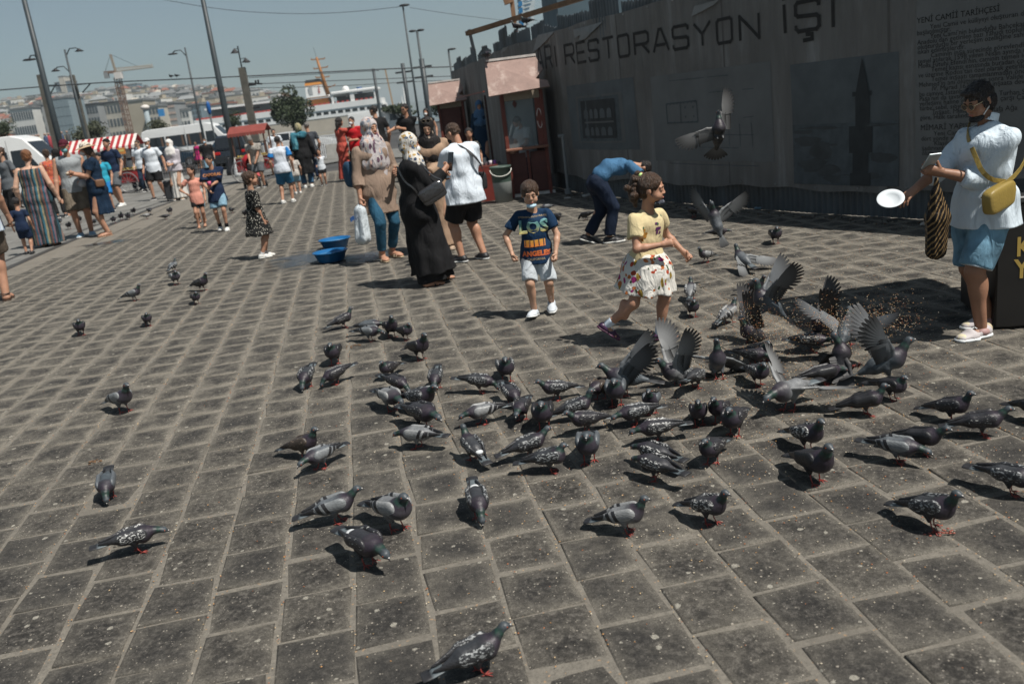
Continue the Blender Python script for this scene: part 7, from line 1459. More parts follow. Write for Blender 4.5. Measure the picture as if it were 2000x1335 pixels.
def flier(x, y, Y, F_, up, pose, pat, where, wings, sc=1.0, tail=.9, legs=False, act='flying'):
 """F_ = world heading of the body, up = world direction of its back"""
 f = unit(F_); r_ = unit(np.cross(f, up)); u = np.cross(r_, f); M = Matrix(((r_[0], f[0], u[0]), (r_[1], f[1], u[1]), (r_[2], f[2], u[2]))); W3 = np.array([r_, f, u])
 c = at(x, y, Y); off = np.array(M) @ V3(0, 0, .11) * sc; lw = [(sd, W3 @ V3(*S_), W3 @ V3(*C_)) for sd, S_, C_ in wings]
 return pigeon(tuple(c - off), M.to_euler(), pose, pat, where, sc, wings=lw, legs=legs, tail=tail, act=act)
flier(1403, 262, 6.0, (.05, -.55, .8), (0, .9, .5), 'level', 'flydark', 'hovering high before the tower print', [(1, (-.95, .05, -.05), (-.25, .05, -1)), (-1, (.03, .15, 1), (.7, .3, -.2))], .86, tail=1.6, act='flying with wings spread')
flier(1398, 432, 7.3, (-.2, .45, .85), (0, -.9, .4), 'level', 'bar', 'in front of the wall base, seen from behind', [(1, (.75, .1, .62), (.3, .1, -1)), (-1, (-.3, .3, .75), (.1, .1, -1))], tail=.5, act='taking off')
flier(1500, 592, 5.1, (-.80, .1, .55), (.5, -.1, .85), 'level', 'grey', 'in mid air above the seed shower', [(1, (.45, .55, .8), (.95, .1, -.35)), (-1, (.35, -.45, .85), (.95, -.1, -.2))], tail=.35, act='landing')
flier(1728, 708, 4.55, (.93, -.25, .22), (-.2, .1, .95), 'level', 'grey', 'biggest raised wings at right', [(1, (-.35, -.35, .95), (-.85, 0, -.3)), (-1, (-.25, .45, .9), (-.85, .1, -.3))], 1.1, tail=.4, act='flapping')
flier(1640, 705, 4.7, (.55, .15, .75), (-.6, 0, .6), 'up', 'fleck', 'rearing up left of the biggest wings', [(1, (.2, -.45, -.85), (-.75, -.1, -.5)), (-1, (-.2, .5, -.75), (-.75, .1, -.4))], tail=.3, legs=True, act='neck stretched, wings drooped')
flier(1325, 727, 4.95, (-.95, -.25, .12), (0, 0, 1), 'level', 'pale', 'left of the flapping pair', [(1, (-.25, .45, .9), (.9, .1, .25)), (-1, (.10, -.30, .98), (.9, -.1, .15))], tail=.4, legs=True, act='both wings raised')
flier(1400, 708, 5.0, (-.05, -.85, .45), (0, .4, .9), 'up', 'bar', 'right of the flapping pair, facing us', [(1, (-.85, .4, .15), (.1, .9, -.3)), (-1, (.85, .15, -.40), (.3, .6, -.7))], tail=.5, legs=True, act='wings spread low')
flier(1610, 640, 5.3, (-.8, -.3, .35), (.1, 0, 1), 'level', 'fleck', 'behind the seed cloud, right', [(1, (.25, .35, .95), (.9, 0, -.1)), (-1, (-.25, -.30, .75), (.8, 0, -.5))], tail=.4, legs=True, act='one wing raised high')
flier(1470, 650, 5.6, (-.75, -.4, .3), (.1, 0, 1), 'level', 'fleck', 'inside the seed cloud, left', [(1, (-.15, .4, .9), (.8, .1, -.1)), (-1, (-.35, -.2, .95), (.8, 0, -.2))], tail=.4, legs=True, act='wings raised in falling seed')
flier(1650, 648, 5.0, (.5, .7, .2), (0, 0, 1), 'level', 'grey', 'behind the biggest wings', [(1, (.4, -.35, .2), (-.5, -.6, -.4)), (-1, (-.5, .3, .5), (-.4, -.7, -.3))], tail=.5, legs=True, act='half-spread wings')
e = gp(1225, 772); pigeon((e[0], e[1], 0), R(78), 'level', 'grey', 'in the centre flock, facing left', 1.0, wings=[(1, (.25, -.5, .8), (.1, -.8, -.4)), (-1, (-.25, -.55, .75), (-.1, -.8, -.5))], act='wings lifted over its back')
e = gp(1545, 800); pigeon((e[0], e[1], 0), R(118), 'low', 'pale', 'between the flock and the right group', 1.05, wings=[(1, (.75, -.3, .55), (.2, -.85, -.4)), (-1, (-.6, -.5, .05), (-.2, -.9, -.1))], act='cupping one wing open')
e = gp(1452, 528); pigeon((e[0], e[1], 0), R(15), 'up', 'bar', 'back towards us above the seed', 1.0, wings=[(1, (.8, -.4, -.15), (.1, -.8, -.5)), (-1, (-.35, -.6, -.2), (0, -.8, -.5))], act='one wing half open')
e = at(952, 124, 16.55); pigeon((e[0], e[1], 2.47), R(-150), 'low', 'dark', 'perched on the vendor kiosk ridge', 1.0)
e = wall_pt(WS[-1] - 10.3, 3.02); pigeon(tuple(e), R(100), 'up', 'dark', 'perched on top of the hoarding, left one', 1.0)
e = wall_pt(WS[-1] - 10.9, 3.06); pigeon(tuple(e), R(60), 'hunch', 'dark', 'perched on top of the hoarding, right one', 1.0)
def grains(name, pts, sz, cols, label):
 V = []; F = []; MI = []
 for p in pts:
  r_ = sz * (.7 + .6 * rng.random()); a = rng.random() * 6; n = len(V); c, s_ = math.cos(a), math.sin(a)
  for q in ((1.4, 0, 0), (-1.4, 0, 0), (0, 1, 0), (0, -1, 0), (0, 0, .8), (0, 0, -.8)): V.append((p[0] + r_ * (q[0] * c - q[1] * s_), p[1] + r_ * (q[0] * s_ + q[1] * c), p[2] + r_ * q[2]))
  for q in ((0, 2, 4), (2, 1, 4), (1, 3, 4), (3, 0, 4), (2, 0, 5), (1, 2, 5), (3, 1, 5), (0, 3, 5)): F.append(tuple(n + i for i in q))
  MI += [int(rng.integers(len(cols)))] * 8
 me = bpy.data.meshes.new(name); me.from_pydata(V, [], F)
 for c in cols: me.materials.append(c)
 me.polygons.foreach_set('material_index', MI); me.update(); o = obj(name, me); tag(o, label, 'bird seed', kind='stuff'); return o
SEEDC = [mat('seed_ochre', (.38, .19, .06), .6), mat('seed_wheat', (.46, .33, .18), .6), mat('seed_pale', (.50, .43, .32), .6), mat('seed_rust', (.30, .10, .035), .6)]
pts = []
for (cx, cy, sx, sy, n) in ((1530, 660, 120, 50, 700), (1480, 720, 160, 60, 900), (1650, 700, 160, 70, 350), (1700, 520, 260, 50, 1100), (1400, 560, 200, 70, 500), (1150, 780, 300, 110, 600), (1600, 900, 300, 120, 500), (900, 1050, 500, 160, 250), (1650, 440, 250, 25, 500)):
 for _ in range(n):
  x, y = rng.normal(cx, sx), rng.normal(cy, sy)
  if y < 395: continue
  g_ = gp(x, y)
  if g_[0] < np.interp(g_[1], WC[:, 1], WC[:, 0]) - .1: pts.append((g_[0], g_[1], .002))
for _ in range(2600):         # along the joints
 k = rng.integers(-8, 14); p_ = dB * (.016 + SW * k + rng.normal(0, .006)) + dA * (rng.random() * 9 + 2.2); 
 if p_[0] < np.interp(p_[1], WC[:, 1], WC[:, 0]) - .1: pts.append((p_[0], p_[1], .0))
grains('bird_seed', pts, .0028, SEEDC, 'scattered ochre bird seed over the paving and in its joints')
pts = []
for (cx, cy, Y, sx, sy, n) in ((1700, 628, 5.0, 46, 14, 900), (1640, 632, 5.0, 30, 16, 280), (1745, 600, 5.1, 36, 20, 160), (1530, 640, 5.1, 60, 26, 420), (1470, 650, 5.2, 34, 34, 380), (1590, 610, 5.0, 70, 26, 260), (1490, 610, 5.1, 30, 24, 160)):
 for _ in range(n): q = at(rng.normal(cx, sx), rng.normal(cy, sy), Y + rng.normal(0, .12)); q[2] > .01 and pts.append(tuple(q))
grains('thrown_bird_seed', pts, .0022, SEEDC, 'cloud of bird seed in the air, just thrown over the pigeons')
pts = [tuple(V3(*wall_pt(s_, 0, .12 + abs(rng.normal(0, .13)))) + V3(0, 0, .006)) for s_ in rng.random(700) * WTOT]
o = grains('litter', pts, .011, [mat('leaf_litter', (.09, .05, .025), .9), mat('litter_dark', (.04, .035, .03), .9), mat('litter_pale', (.22, .19, .15), .9)], 'dead leaves and dirt gathered along the foot of the hoarding'); o['category'] = 'litter'
M_rag = cloth('crumpled_paper', (.42, .40, .37), .8, .1, 1.0, 20); M_bb = cloth('blue_litter_bag', (.16, .26, .33), .5, .1, 1.0, 20)
for (x, y, m, r_, lab) in ((1812, 440, M_rag, .055, 'crumpled cream paper by the wall foot near the striped bag'), (1372 + 110, 408, M_bb, .05, 'crumpled pale blue bag by the wall foot beyond the flier'), (1147, 384, M_rag, .07, 'grey crumpled bag on the ground left of the bending boy'), (1107, 388, M_rag, .04, 'white scrap beside the grey pipe post')):
 c = gp(x, y); S = Solid(.01)
 for _ in range(6): S.ell((rng.normal(0, r_ * .6), rng.normal(0, r_ * .4), r_ * .3), (r_ * .7, r_ * .5, r_ * .35))
 S.cut((0, 0, 0), (0, 0, -1)); v, f = S.mesh(.012); o = obj('crumpled_litter', mesh_np('crumpled_litter', v, f), m, None, tuple(c)); tag(o, lab, 'litter')
c = gp(1838, 1042); g = G()
for _ in range(16): a = rng.normal(0, .018, 2); g.ball((a[0] * 1.5, a[1], .002), (.007, .005, .003), 6, 4)
o = g.build('food_scrap', mat('scrap_red', (.26, .07, .045), .5), None, True, tuple(c)); tag(o, 'smeared reddish food scrap on the paving under a dark pigeon', 'food')
c = gp(182 + 0, 903); 
for (x, y, lab) in ((184, 902, 'small brown leaf on the paving left of the grey pecking pigeon'), (693, 676, 'small heap of spilled crumbs right of the dark pigeons')):
 c = gp(x, y); g = G()
 for _ in range(14): a = rng.normal(0, .02, 2); g.ball((a[0] * 1.4, a[1], .003), (.009, .006, .003), 6, 4)
 o = g.build('crumbs', mat('crumb_brown', (.15, .085, .045), .8), None, True, tuple(c)); tag(o, lab, 'crumbs')
M_bowl = mat('blue_plastic_bowl', (.010, .10, .26), .35, .1, 4); M_wt = mat('bowl_water', (.10, .22, .32), .06, spec=.8)
for (x, y, lab) in ((656, 484, 'blue plastic bowl of water, the further of two'), (648, 510, 'blue plastic bowl of water, the nearer of two')):
 c = gp(x, y); g = G(); g.lathe([(0, .004), (.155, .004), (.17, .02), (.215, .125), (.232, .130), (.232, .138), (.212, .136), (.165, .028), (0, .022)], n=32); o = g.build('water_bowl', M_bowl, None, True, tuple(c)); tag(o, lab, 'bowl', 'two blue bowls')
 g = G(); g.lathe([(0, 0), (.196, 0)], (0, 0, .098), 28, sx=1); g.build('water', M_wt, o, True)
def wetmat():
 m, t, b = nodes('damp_stain'); geo = N(t, 'ShaderNodeNewGeometry'); n = N(t, 'ShaderNodeTexNoise', Scale=3.5, Detail=6.0, Roughness=.6); lnk(t, geo.outputs['Position'], n.inputs['Vector']); at_ = N(t, 'ShaderNodeAttribute', attribute_name='core')
 f = ramp(t, mth(t, 'MULTIPLY', n.outputs[0], mth(t, 'ADD', at_.outputs['Fac'], .25)), [(.30, (0, 0, 0)), (.52, (.8, .8, .8))]).outputs[0]
 b.inputs['Base Color'].default_value = (.035, .038, .04, 1); b.inputs['Roughness'].default_value = .22; tr = N(t, 'ShaderNodeBsdfTransparent'); mx = N(t, 'ShaderNodeMixShader'); lnk(t, f, mx.inputs[0]); lnk(t, tr.outputs[0], mx.inputs[1]); lnk(t, b.outputs[0], mx.inputs[2]); lnk(t, mx.outputs[0], t.nodes['Material Output'].inputs['Surface']); return m
MW = wetmat()
for (x, y, rx_, ry_, nm) in ((600, 505, 1.0, 1.4, 0), (715, 500, .7, .9, 1), (210, 474, 1.0, .45, 2)):
 c = gp(x, y); V = [(0, 0, 0)]; F = []; co = [1.0]
 for k, rr in enumerate((.5, 1.0)):
  for a in np.linspace(0, 2 * PI, 24, endpoint=False): V.append((rx_ * rr * math.cos(a), ry_ * rr * math.sin(a), 0)); co.append(1 - rr * .98)
 for j in range(24): F.append((0, 1 + j, 1 + (j + 1) % 24)); F.append((1 + j, 25 + j, 25 + (j + 1) % 24, 1 + (j + 1) % 24))
 me = bpy.data.meshes.new('damp_patch'); me.from_pydata(V, [], F); a_ = me.attributes.new('core', 'FLOAT', 'POINT'); a_.data.foreach_set('value', co); me.update(); o = obj('damp_patch', me, MW, None, (c[0], c[1], .0045)); tag(o, kind='structure')
c = gp(1975, 640); ST_ = empty('stand', (c[0] + .28, c[1] + .25, 0)); tag(ST_, 'black food stand with gold letters, cut off by the right edge beside the woman’s legs', 'stand')
g = G(); g.box((.10, .0, .40), (.85, .7, .78), rz=R(-12), bev=.01); g.build('cabinet', mat('stand_black', (.014, .013, .012), .45, .2, 4), ST_)
g = G(); g.box((.10, .0, .81), (.92, .76, .04), rz=R(-12), bev=.008); g.build('worktop', mat('stand_top', (.035, .035, .035), .35), ST_)
ax = rotm((0, 0, 1), R(-12)); M_gold = mat('gold_paint', (.42, .29, .07), .5)
def stand_u(px, py):
 d = ray(px, py); n = ax @ V3(0, -1, 0); p0 = V3(*ST_.location) + V3(.10, 0, 0) - ax @ V3(0, .353, 0); E0 = V3(0, 0, EYE); q = E0 + d * ((p0 - E0) @ n) / (d @ n); l = ax.T @ (q - p0); return l[0], q[2]
for txt, px, py in (('K', 1984, 500), ('Y', 1981, 543)):
 v, f = text_mesh(txt, .165, bold=.004); u_, z_ = stand_u(px, py); P_ = [V3(.10, 0, 0) + ax @ V3(u_ + q[0] * .8, -.353, 0) + V3(0, 0, z_ + q[1]) for q in v]; me = bpy.data.meshes.new('lettering'); me.from_pydata([tuple(q) for q in P_], [], f); me.update(); obj('lettering', me, M_gold, ST_)
for dx, dy in ((.75, -.3), (.75, .3)): g = G(); g.box((dx, dy, 1.45), (.03, .03, 1.25)); g.build('awning_pole', M_dk, ST_)
g = G(); slab(g, [V3(-.42, -.62, 2.02), V3(.95, -.55, 2.02), V3(.95, .55, 2.1), V3(-.42, .42, 2.1)], .03); g.build('awning', BLK, ST_)
M_whp = mat('white_bodywork', (.66, .67, .66), .3, .03, 3, spec=.5); M_gls = mat('dark_car_glass', (.012, .014, .016), .08, spec=.8); M_tyre = mat('tyre', (.018, .018, .018), .8); M_rim = mat('rim', (.30, .30, .31), .35, metal=.6)
M_plk = mat('trim_black', (.02, .02, .022), .5)
def lamp(nm, col): return mat(nm, col, .2, .05)
def wheel(parent, x, y, r_=.33):
 g = G(); g.rings([[(x + rr * math.cos(a), y + dy, r_ + rr * math.sin(a)) for a in np.linspace(0, 2 * PI, 18, endpoint=False)] for rr, dy in ((r_ * .6, -.10), (r_ * .96, -.10), (r_, -.05), (r_, .05), (r_ * .96, .10), (r_ * .6, .10))]); w_ = g.build('wheel', M_tyre, parent, True)
 g = G(); g.rings([[(x + rr * math.cos(a), y + dy, r_ + rr * math.sin(a)) for a in np.linspace(0, 2 * PI, 14, endpoint=False)] for rr, dy in ((r_ * .6, -.115), (r_ * .6, .115))]); g.build('rim', M_rim, w_)
def shell(name, prof, w0, w1, zt, m, parent, smooth=True):
 """side profile (x,z) extruded across, narrowing from half-width w0 to w1 above zt"""
 zmax = max(p[1] for p in prof); hw = lambda z: w0 if z <= zt else w0 + (w1 - w0) * (z - zt) / (zmax - zt); ins = .06
 c = (sum(p[0] for p in prof) / len(prof), sum(p[1] for p in prof) / len(prof)); sh = [(p[0] + (c[0] - p[0]) * .02, p[1] + (c[1] - p[1]) * .03) for p in prof]
 rings = [[(p[0], -hw(p[1]) * 1.0, p[1]) for p in sh], [(p[0], -hw(p[1]) + ins, p[1]) for p in prof], [(p[0], hw(p[1]) - ins, p[1]) for p in prof], [(p[0], hw(p[1]), p[1]) for p in sh]]
 g = G(); g.rings(rings); return g.build(name, m, parent, False)
def minibus(px, py, Y, rz, label, windows=True, k=1.0):
 c = at(px, py, Y); e = empty('minibus' if windows else 'panel_van', (c[0], Y, 0), rz); e.scale = (k, k, k); tag(e, label, 'minibus' if windows else 'van')
 shell('body', [(-6.9, .35), (-6.9, 2.35), (-6.8, 2.62), (-6.4, 2.74), (-2.1, 2.78), (-1.6, 2.62), (-.95, 1.80), (-.25, 1.48), (-.03, 1.15), (0, .35)], 1.0, .88, 1.3, M_whp, e)
 sd = lambda z: -1.0 + .12 * (z - 1.3) / 1.48 - .006
 if windows:
  for x0, x1 in ((-6.6, -5.2), (-5.12, -3.7), (-3.62, -2.35)):
   g = G(); g.add([(x0, sd(1.32), 1.32), (x1, sd(1.32), 1.32), (x1 - .02, sd(2.14), 2.14), (x0, sd(2.14), 2.14)], [(0, 1, 2, 3)]); f_ = g.build('side_window', M_gls, e)
   g = G(); 
   for xx in (x0 + .12, x1 - .28): g.add([(xx, sd(1.36) - .004, 1.36), (xx + .16, sd(1.36) - .004, 1.36), (xx + .10, sd(2.1) - .004, 2.10), (xx - .02, sd(2.1) - .004, 2.10)], [(0, 1, 2, 3)])
   tag(g.build('curtain', mat('curtain_tan', (.10, .06, .04), .8), f_), kind='stuff')
 g = G(); g.add([(-2.2, sd(1.42), 1.42), (-1.15, sd(1.42), 1.42), (-1.62, sd(2.16), 2.16), (-2.2, sd(2.16), 2.16)], [(0, 1, 2, 3)]); g.build('door_window', M_gls, e)
 g = G(); g.add([(-.93, -.84, 1.83), (-.93, .84, 1.83), (-1.55, .80, 2.55), (-1.55, -.80, 2.55)], [(0, 1, 2, 3)]); g.build('windscreen', M_gls, e)
 for y in (-.75, .75): g = G(); g.ball((-.1, y, 1.0), (.08, .16, .14), 10, 6); g.build('headlight', lamp('headlight_glass', (.5, .52, .54)), e, True)
 for xx in (-2.28, -3.66): g = G(); g.box((xx, -1.003, 1.6), (.012, .01, 2.0)); g.build('door_seam', M_plk, e)
 g = G(); g.box((-.02, 0, .48), (.1, 1.9, .24), bev=.04); g.build('bumper', M_plk, e)
 for x, y in ((-5.4, -.92), (-5.4, .92), (-1.1, -.92), (-1.1, .92)): wheel(e, x, y, .36)
 return e
minibus(152, 330, 39.7, R(4), 'white minibus with curtained dark windows behind the left crowd')
minibus(470, 275, 68.0, R(2), 'white minibus parked further off beyond the black railing')
minibus(802, 240, 85.0, R(3), 'plain white panel van behind the people in black', False, .82)
def car(px, Y, rz, m, label, estate=False, k=1.0):
 c = at(px, 270, Y); e = empty('parked_car', (c[0], Y, 0), rz); e.scale = (k, k, k); tag(e, label, 'car')
 shell('body', [(-4.3, .30), (-4.32, .62), (-4.25, .88), (-3.6, .95), (-1.15, .96), (-.35, .84), (-.03, .66), (0, .30)], .88, .84, .7, m, e)
 rf = [(-4.1, .93), (-3.75, 1.40), (-3.0, 1.47), (-2.0, 1.45), (-1.1, .95)] if not estate else [(-4.2, .93), (-4.05, 1.5), (-3.6, 1.62), (-2.0, 1.60), (-1.05, .95)]
 shell('cabin', rf, .80, .62, .95, m, e)
 zt = rf[2][1] - .07; g = G(); g.add([(-3.85, -.795, 1.0), (-2.55, -.795, 1.0), (-2.55, -.665, zt), (-3.6, -.665, zt)], [(0, 1, 2, 3)]); g.build('side_window', M_gls, e)
 g = G(); g.add([(-2.48, -.795, 1.0), (-1.3, -.795, 1.0), (-2.02, -.665, zt), (-2.48, -.665, zt)], [(0, 1, 2, 3)]); g.build('side_window', M_gls, e)
 g = G(); g.add([(-1.1, -.72, .985), (-1.1, .72, .985), (-1.98, .62, zt + .03), (-1.98, -.62, zt + .03)], [(0, 1, 2, 3)]); g.build('windscreen', M_gls, e)
 g = G(); g.add([(rf[0][0] - .01, .70, 1.0), (rf[0][0] - .01, -.70, 1.0), (rf[1][0] - .015, -.62, zt - .02), (rf[1][0] - .015, .62, zt - .02)], [(0, 1, 2, 3)]); g.build('rear_window', M_gls, e)
 for y in (-.66, .66):
  g = G(); g.box((-4.28, y, .78), (.1, .3, .14), bev=.02); g.build('tail_light', lamp('tail_red', (.35, .01, .01)), e); g = G(); g.box((-.1, y, .68), (.16, .3, .12), bev=.03); g.build('headlight', lamp('headlight_glass', (.5, .52, .54)), e)
 for x, y in ((-3.45, -.8), (-3.45, .8), (-.8, -.8), (-.8, .8)): wheel(e, x, y, .31)
 return e
car(392, 61, R(3), mat('paint_navy', (.012, .03, .05), .25, spec=.6), 'dark blue car behind the black railing, left of the second minibus nose')
car(462, 52, R(100), mat('paint_black', (.012, .016, .022), .25, spec=.6), 'black estate car with red tail lights seen from the rear', True, 1.06)
car(655, 54, R(2), mat('paint_silver', (.50, .51, .51), .25, spec=.6), 'silver-white car behind the white railing')
car(540, 58, R(4), mat('paint_navy', (.012, .03, .05), .25, spec=.6), 'dark blue car between the food cart and the silver-white car')
def railing(name, a, b, n, hh, m, label, rails=(.12, 1.0), w_=.03, panels=False):
 A, B = V3(*a, 0), V3(*b, 0); e = empty(name, tuple(A)); tag(e, label, 'railing'); d = B - A
 for z in rails: g = G(); g.bar(V3(0, 0, z * hh), d + V3(0, 0, z * hh), .05); g.build('rail', m, e)
 g0 = G(); g0.box((0, 0, hh / 2), (w_, w_, hh)); me = g0.mesh('baluster', m)
 for i in range(n + 1): obj('baluster', me, None, e, tuple(d * i / n))
a, b = at(130, 300, 47)[:2], at(545, 300, 50)[:2]; railing('railing', a, b, 90, 1.15, M_plk, 'long black street railing in front of the parked vehicles')
a, b = at(588, 300, 46)[:2], at(712, 290, 46)[:2]; railing('railing', a, b, 34, 1.1, mat('rail_white', (.62, .63, .63), .5), 'white street railing with close uprights beside the coral dress', w_=.05)
g = G(); a, b = at(640, 305, 44), at(705, 300, 44); g.bar((a[0], 44, .35), (b[0], 44, .35), .3, .7); o = g.build('concrete_barrier', mat('pale_concrete', (.40, .39, .36), .8)); tag(o, 'low pale concrete barrier at the foot of the white railing', 'barrier')
M_rs = mat('canvas_red', (.32, .02, .025), .7); M_ws = mat('canvas_white', (.60, .56, .52), .7); M_cr = mat('cart_red', (.26, .02, .022), .5)
def cart(px, py, wd, label, striped):
 c = gp(px, py); e = empty('food_cart', tuple(c), R(2)); tag(e, label, 'food cart')
 H1, H2 = (1.80, 2.22) if striped else (1.74, 1.98)
 n = 24 if striped else 1
 for i in range(n):
  x0, x1 = -wd / 2 + wd * i / n, -wd / 2 + wd * (i + 1) / n; g = G(); slab(g, [V3(x0, -.62, H1), V3(x1 - .002, -.62, H1), V3(x1 - .002, 0, H2), V3(x0, 0, H2)], .015)
  for k in range(1 if striped else 12):
   q0, q1 = (x0, x1) if striped else (x0 + (x1 - x0) * k / 12, x0 + (x1 - x0) * (k + 1) / 12); m_ = (q0 + q1) / 2; g.add([(q0, -.622, H1), (q1 - .002, -.622, H1), (q1 - .002, -.63, H1 - .09), (m_, -.63, H1 - .13), (q0, -.63, H1 - .09)], [(0, 1, 2, 3, 4)])
  g.build('canopy_stripe' if striped else 'canopy', (M_rs if i % 2 == 0 else M_ws) if striped else mat('canvas_brick', (.20, .045, .035), .75), e)
 g = G(); slab(g, [V3(-wd / 2, 0, H2), V3(wd / 2, 0, H2), V3(wd / 2, .62, H1), V3(-wd / 2, .62, H1)], .015); g.build('canopy', M_rs if striped else MATS['canvas_brick'], e)
 for x in (-wd * .42, wd * .42):
  for y in (-.5, .5): g = G(); g.box((x, y, .9 + .45), (.05, .05, H1 - .9), bev=.005); g.build('post', mat('cart_wood', (.10, .045, .03), .6), e)
 g = G(); g.box((0, 0, .62), (wd * .88, 1.0, .50), bev=.02); g.build('cabinet', M_cr, e); g = G(); g.box((0, 0, .885), (wd * .92, 1.06, .03)); g.build('worktop', mat('cart_top', (.35, .28, .16), .5), e)
 g = G()
 for _ in range(60): g.ball((rng.uniform(-wd * .4, wd * .4), rng.uniform(-.5, .1), .93), (.035, .09, .035), 6, 4)
 tag(g.build('corn_cobs', mat('corn', (.42, .30, .08), .6), e), kind='stuff')
 for x in (-wd * .3, wd * .3):
  g = G(); g.rings([[(x + rr * math.cos(a), -.54, .40 + rr * math.sin(a)) for a in np.linspace(0, 2 * PI, 22, endpoint=False)] for rr in (.36, .40)], False); g.tube([(x + .38 * math.cos(a), -.54, .40 + .38 * math.sin(a)) for a in np.linspace(0, 2 * PI, 22)], .02, 5, False)
  for a in np.linspace(0, PI, 6, endpoint=False): g.bar((x - .37 * math.cos(a), -.54, .4 - .37 * math.sin(a)), (x + .37 * math.cos(a), -.54, .4 + .37 * math.sin(a)), .012)
  g.build('wheel', mat('wheel_wire', (.25, .25, .25), .4, metal=.5), e)
 if striped: g = G(); g.box((wd * .32, -.655, 1.62), (.30, .01, .24)); g.build('price_board', mat('board_orange', (.5, .2, .05), .6), e); g = G(); g.box((wd * .32, -.662, 1.64), (.2, .004, .08)); g.build('board_picture', mat('board_yellow', (.55, .45, .15), .6), e)
cart(222, 379, 2.9, 'corn cart with red and white striped canopy and spoked wheels', True)
cart(506, 352, 1.35, 'small food cart with faded brick-red scalloped canopy', False)
c = gp(500, 366); e = empty('pushchair', tuple(c), R(30)); tag(e, 'red pushchair with black hood lining being leaned over by a man', 'pushchair')
g = G(); slab(g, [V3(-.22, -.15, .35), V3(.22, -.15, .35), V3(.22, .2, .95), V3(-.22, .2, .95)], .05); g.build('seat', mat('pushchair_red', (.36, .012, .018), .6), e)
S = Solid(.02); S.ell((0, .05, .82), (.26, .30, .26)); S.ell((0, -.14, .74), (.21, .30, .26), op=-1); S.cut((0, 0, .62), (0, 0, -1)); v, f = S.mesh(.025); obj('hood', mesh_np('hood', v, f, True), MATS['pushchair_red'], e)
g = G(); g.box((0, -.04, .58), (.34, .10, .4), bev=.03); g.build('lining', M_plk, e)
for x in (-.24, .24): g = G(); g.tube([(x, -.4, .12), (x, .35, 1.02)], .014, 6); g.tube([(x, .35, .10), (x, -.05, .60)], .014, 6); g.build('frame', M_plk, e)
for x in (-.24, .24):
 for y in (-.4, .35): g = G(); g.tube([(x - .025, y, .10), (x + .025, y, .10)], .10, 14); g.build('wheel', M_tyre, e)
c = gp(466, 345); S = Solid(.03); S.cap((0, 0, .1), (0, 0, .75), .16, .05, wav=(7, .015, 1)); v, f = S.mesh(.03); o = obj('plastic_bag', mesh_np('plastic_bag', v, f, True), cloth('bag_white2', (.55, .56, .56), .5), None, tuple(c)); tag(o, 'tall white bag hanging at the left post of the brick-red cart', 'bag')
c = gp(452, 342); S = Solid(.03); S.cap((0, 0, .12), (0, 0, .7), .2, .06, wav=(7, .02, 1)); v, f = S.mesh(.03); o = obj('rubbish_sack', mesh_np('rubbish_sack', v, f, True), mat('black_plastic', (.012, .012, .014), .3), None, tuple(c)); tag(o, 'black rubbish sack beside the tall white bag', 'sack')
def leafmat(name, c1, c2):
 m, t, b = nodes(name); a = N(t, 'ShaderNodeAttribute', attribute_name='tone'); c = ramp(t, a.outputs['Fac'], [(0, c1), (1, c2)]); lnk(t, c.outputs[0], b.inputs['Base Color']); b.inputs['Roughness'].default_value = .7; return m
M_lf = leafmat('leaves_dark', (.012, .022, .010), (.050, .070, .028)); M_lf2 = leafmat('leaves_olive', (.02, .028, .012), (.075, .08, .04)); M_bark = mat('bark', (.05, .04, .03), .9, .3, 10)
def tree(px, py, Y, rx_, rz_, label, m, trunk=1.4, n=2600, name='tree'):
 c = at(px, py, Y); e = empty(name, (c[0], Y, 0)); tag(e, label, 'tree'); zc = c[2]
 cl = [(rng.normal(0, .34, 3) * V3(rx_, rx_, rz_ * .9), rng.uniform(.35, .6)) for _ in range(22)]
 V = np.zeros((n * 4, 3)); T = np.zeros(n * 4); j = rng.integers(0, len(cl), n)
 for i in range(n):
  cc, r_ = cl[j[i]]; d = unit(rng.normal(0, 1, 3)); p_ = cc + d * V3(rx_, rx_, rz_) * r_ * rng.uniform(.55, 1.0); a = unit(rng.normal(0, 1, 3)); b_ = unit(np.cross(a, rng.normal(0, 1, 3))); s_ = .10 * rx_ / 1.5 * rng.uniform(.6, 1.3)
  q = V3(0, 0, zc) + p_; q[2] = max(q[2], .25); V[4 * i:4 * i + 4] = q + a * s_, q + b_ * s_ * .6, q - a * s_, q - b_ * s_ * .6; T[4 * i:4 * i + 4] = rng.random()
 me = mesh_np('crown', V, np.arange(n * 4).reshape(-1, 4)); at4 = me.attributes.new('tone', 'FLOAT', 'POINT'); at4.data.foreach_set('value', T.astype(np.float32)); tag(obj('crown', me, m, e), kind='stuff')
 g = G(); g.tube([(0, 0, 0), (.05, 0, zc * .5), (0, .03, zc)], [.13, .1, .05], 7)
 for k in range(5): a = k * 1.3; g.tube([(0, 0, zc * .6), (math.cos(a) * rx_ * .5, math.sin(a) * rx_ * .5, zc + rz_ * .2)], [.05, .015], 5)
 g.build('trunk', M_bark, e)
tree(567, 218, 92, 1.95, 1.95, 'round dark clipped tree in front of the ferry', M_lf, n=9000)
tree(176, 258, 84, 1.55, 1.1, 'low round olive-green tree above the striped cart', M_lf2)
tree(310, 252, 84, 1.15, 1.1, 'small round tree left of the second minibus', M_lf2)
tree(4, 252, 80, 1.1, 1.2, 'small dark tree at the left edge above the first minibus', M_lf)
tree(452, 234, 90, 1.0, .8, 'small tree just above the second minibus roof', M_lf)
tree(782, 214, 84, 1.6, .55, 'low dark bush in front of the ferry bow', M_lf, name='bush')
tree(860, 208, 70, 1.2, .8, 'low dark bush left of the second kiosk', M_lf, name='bush')
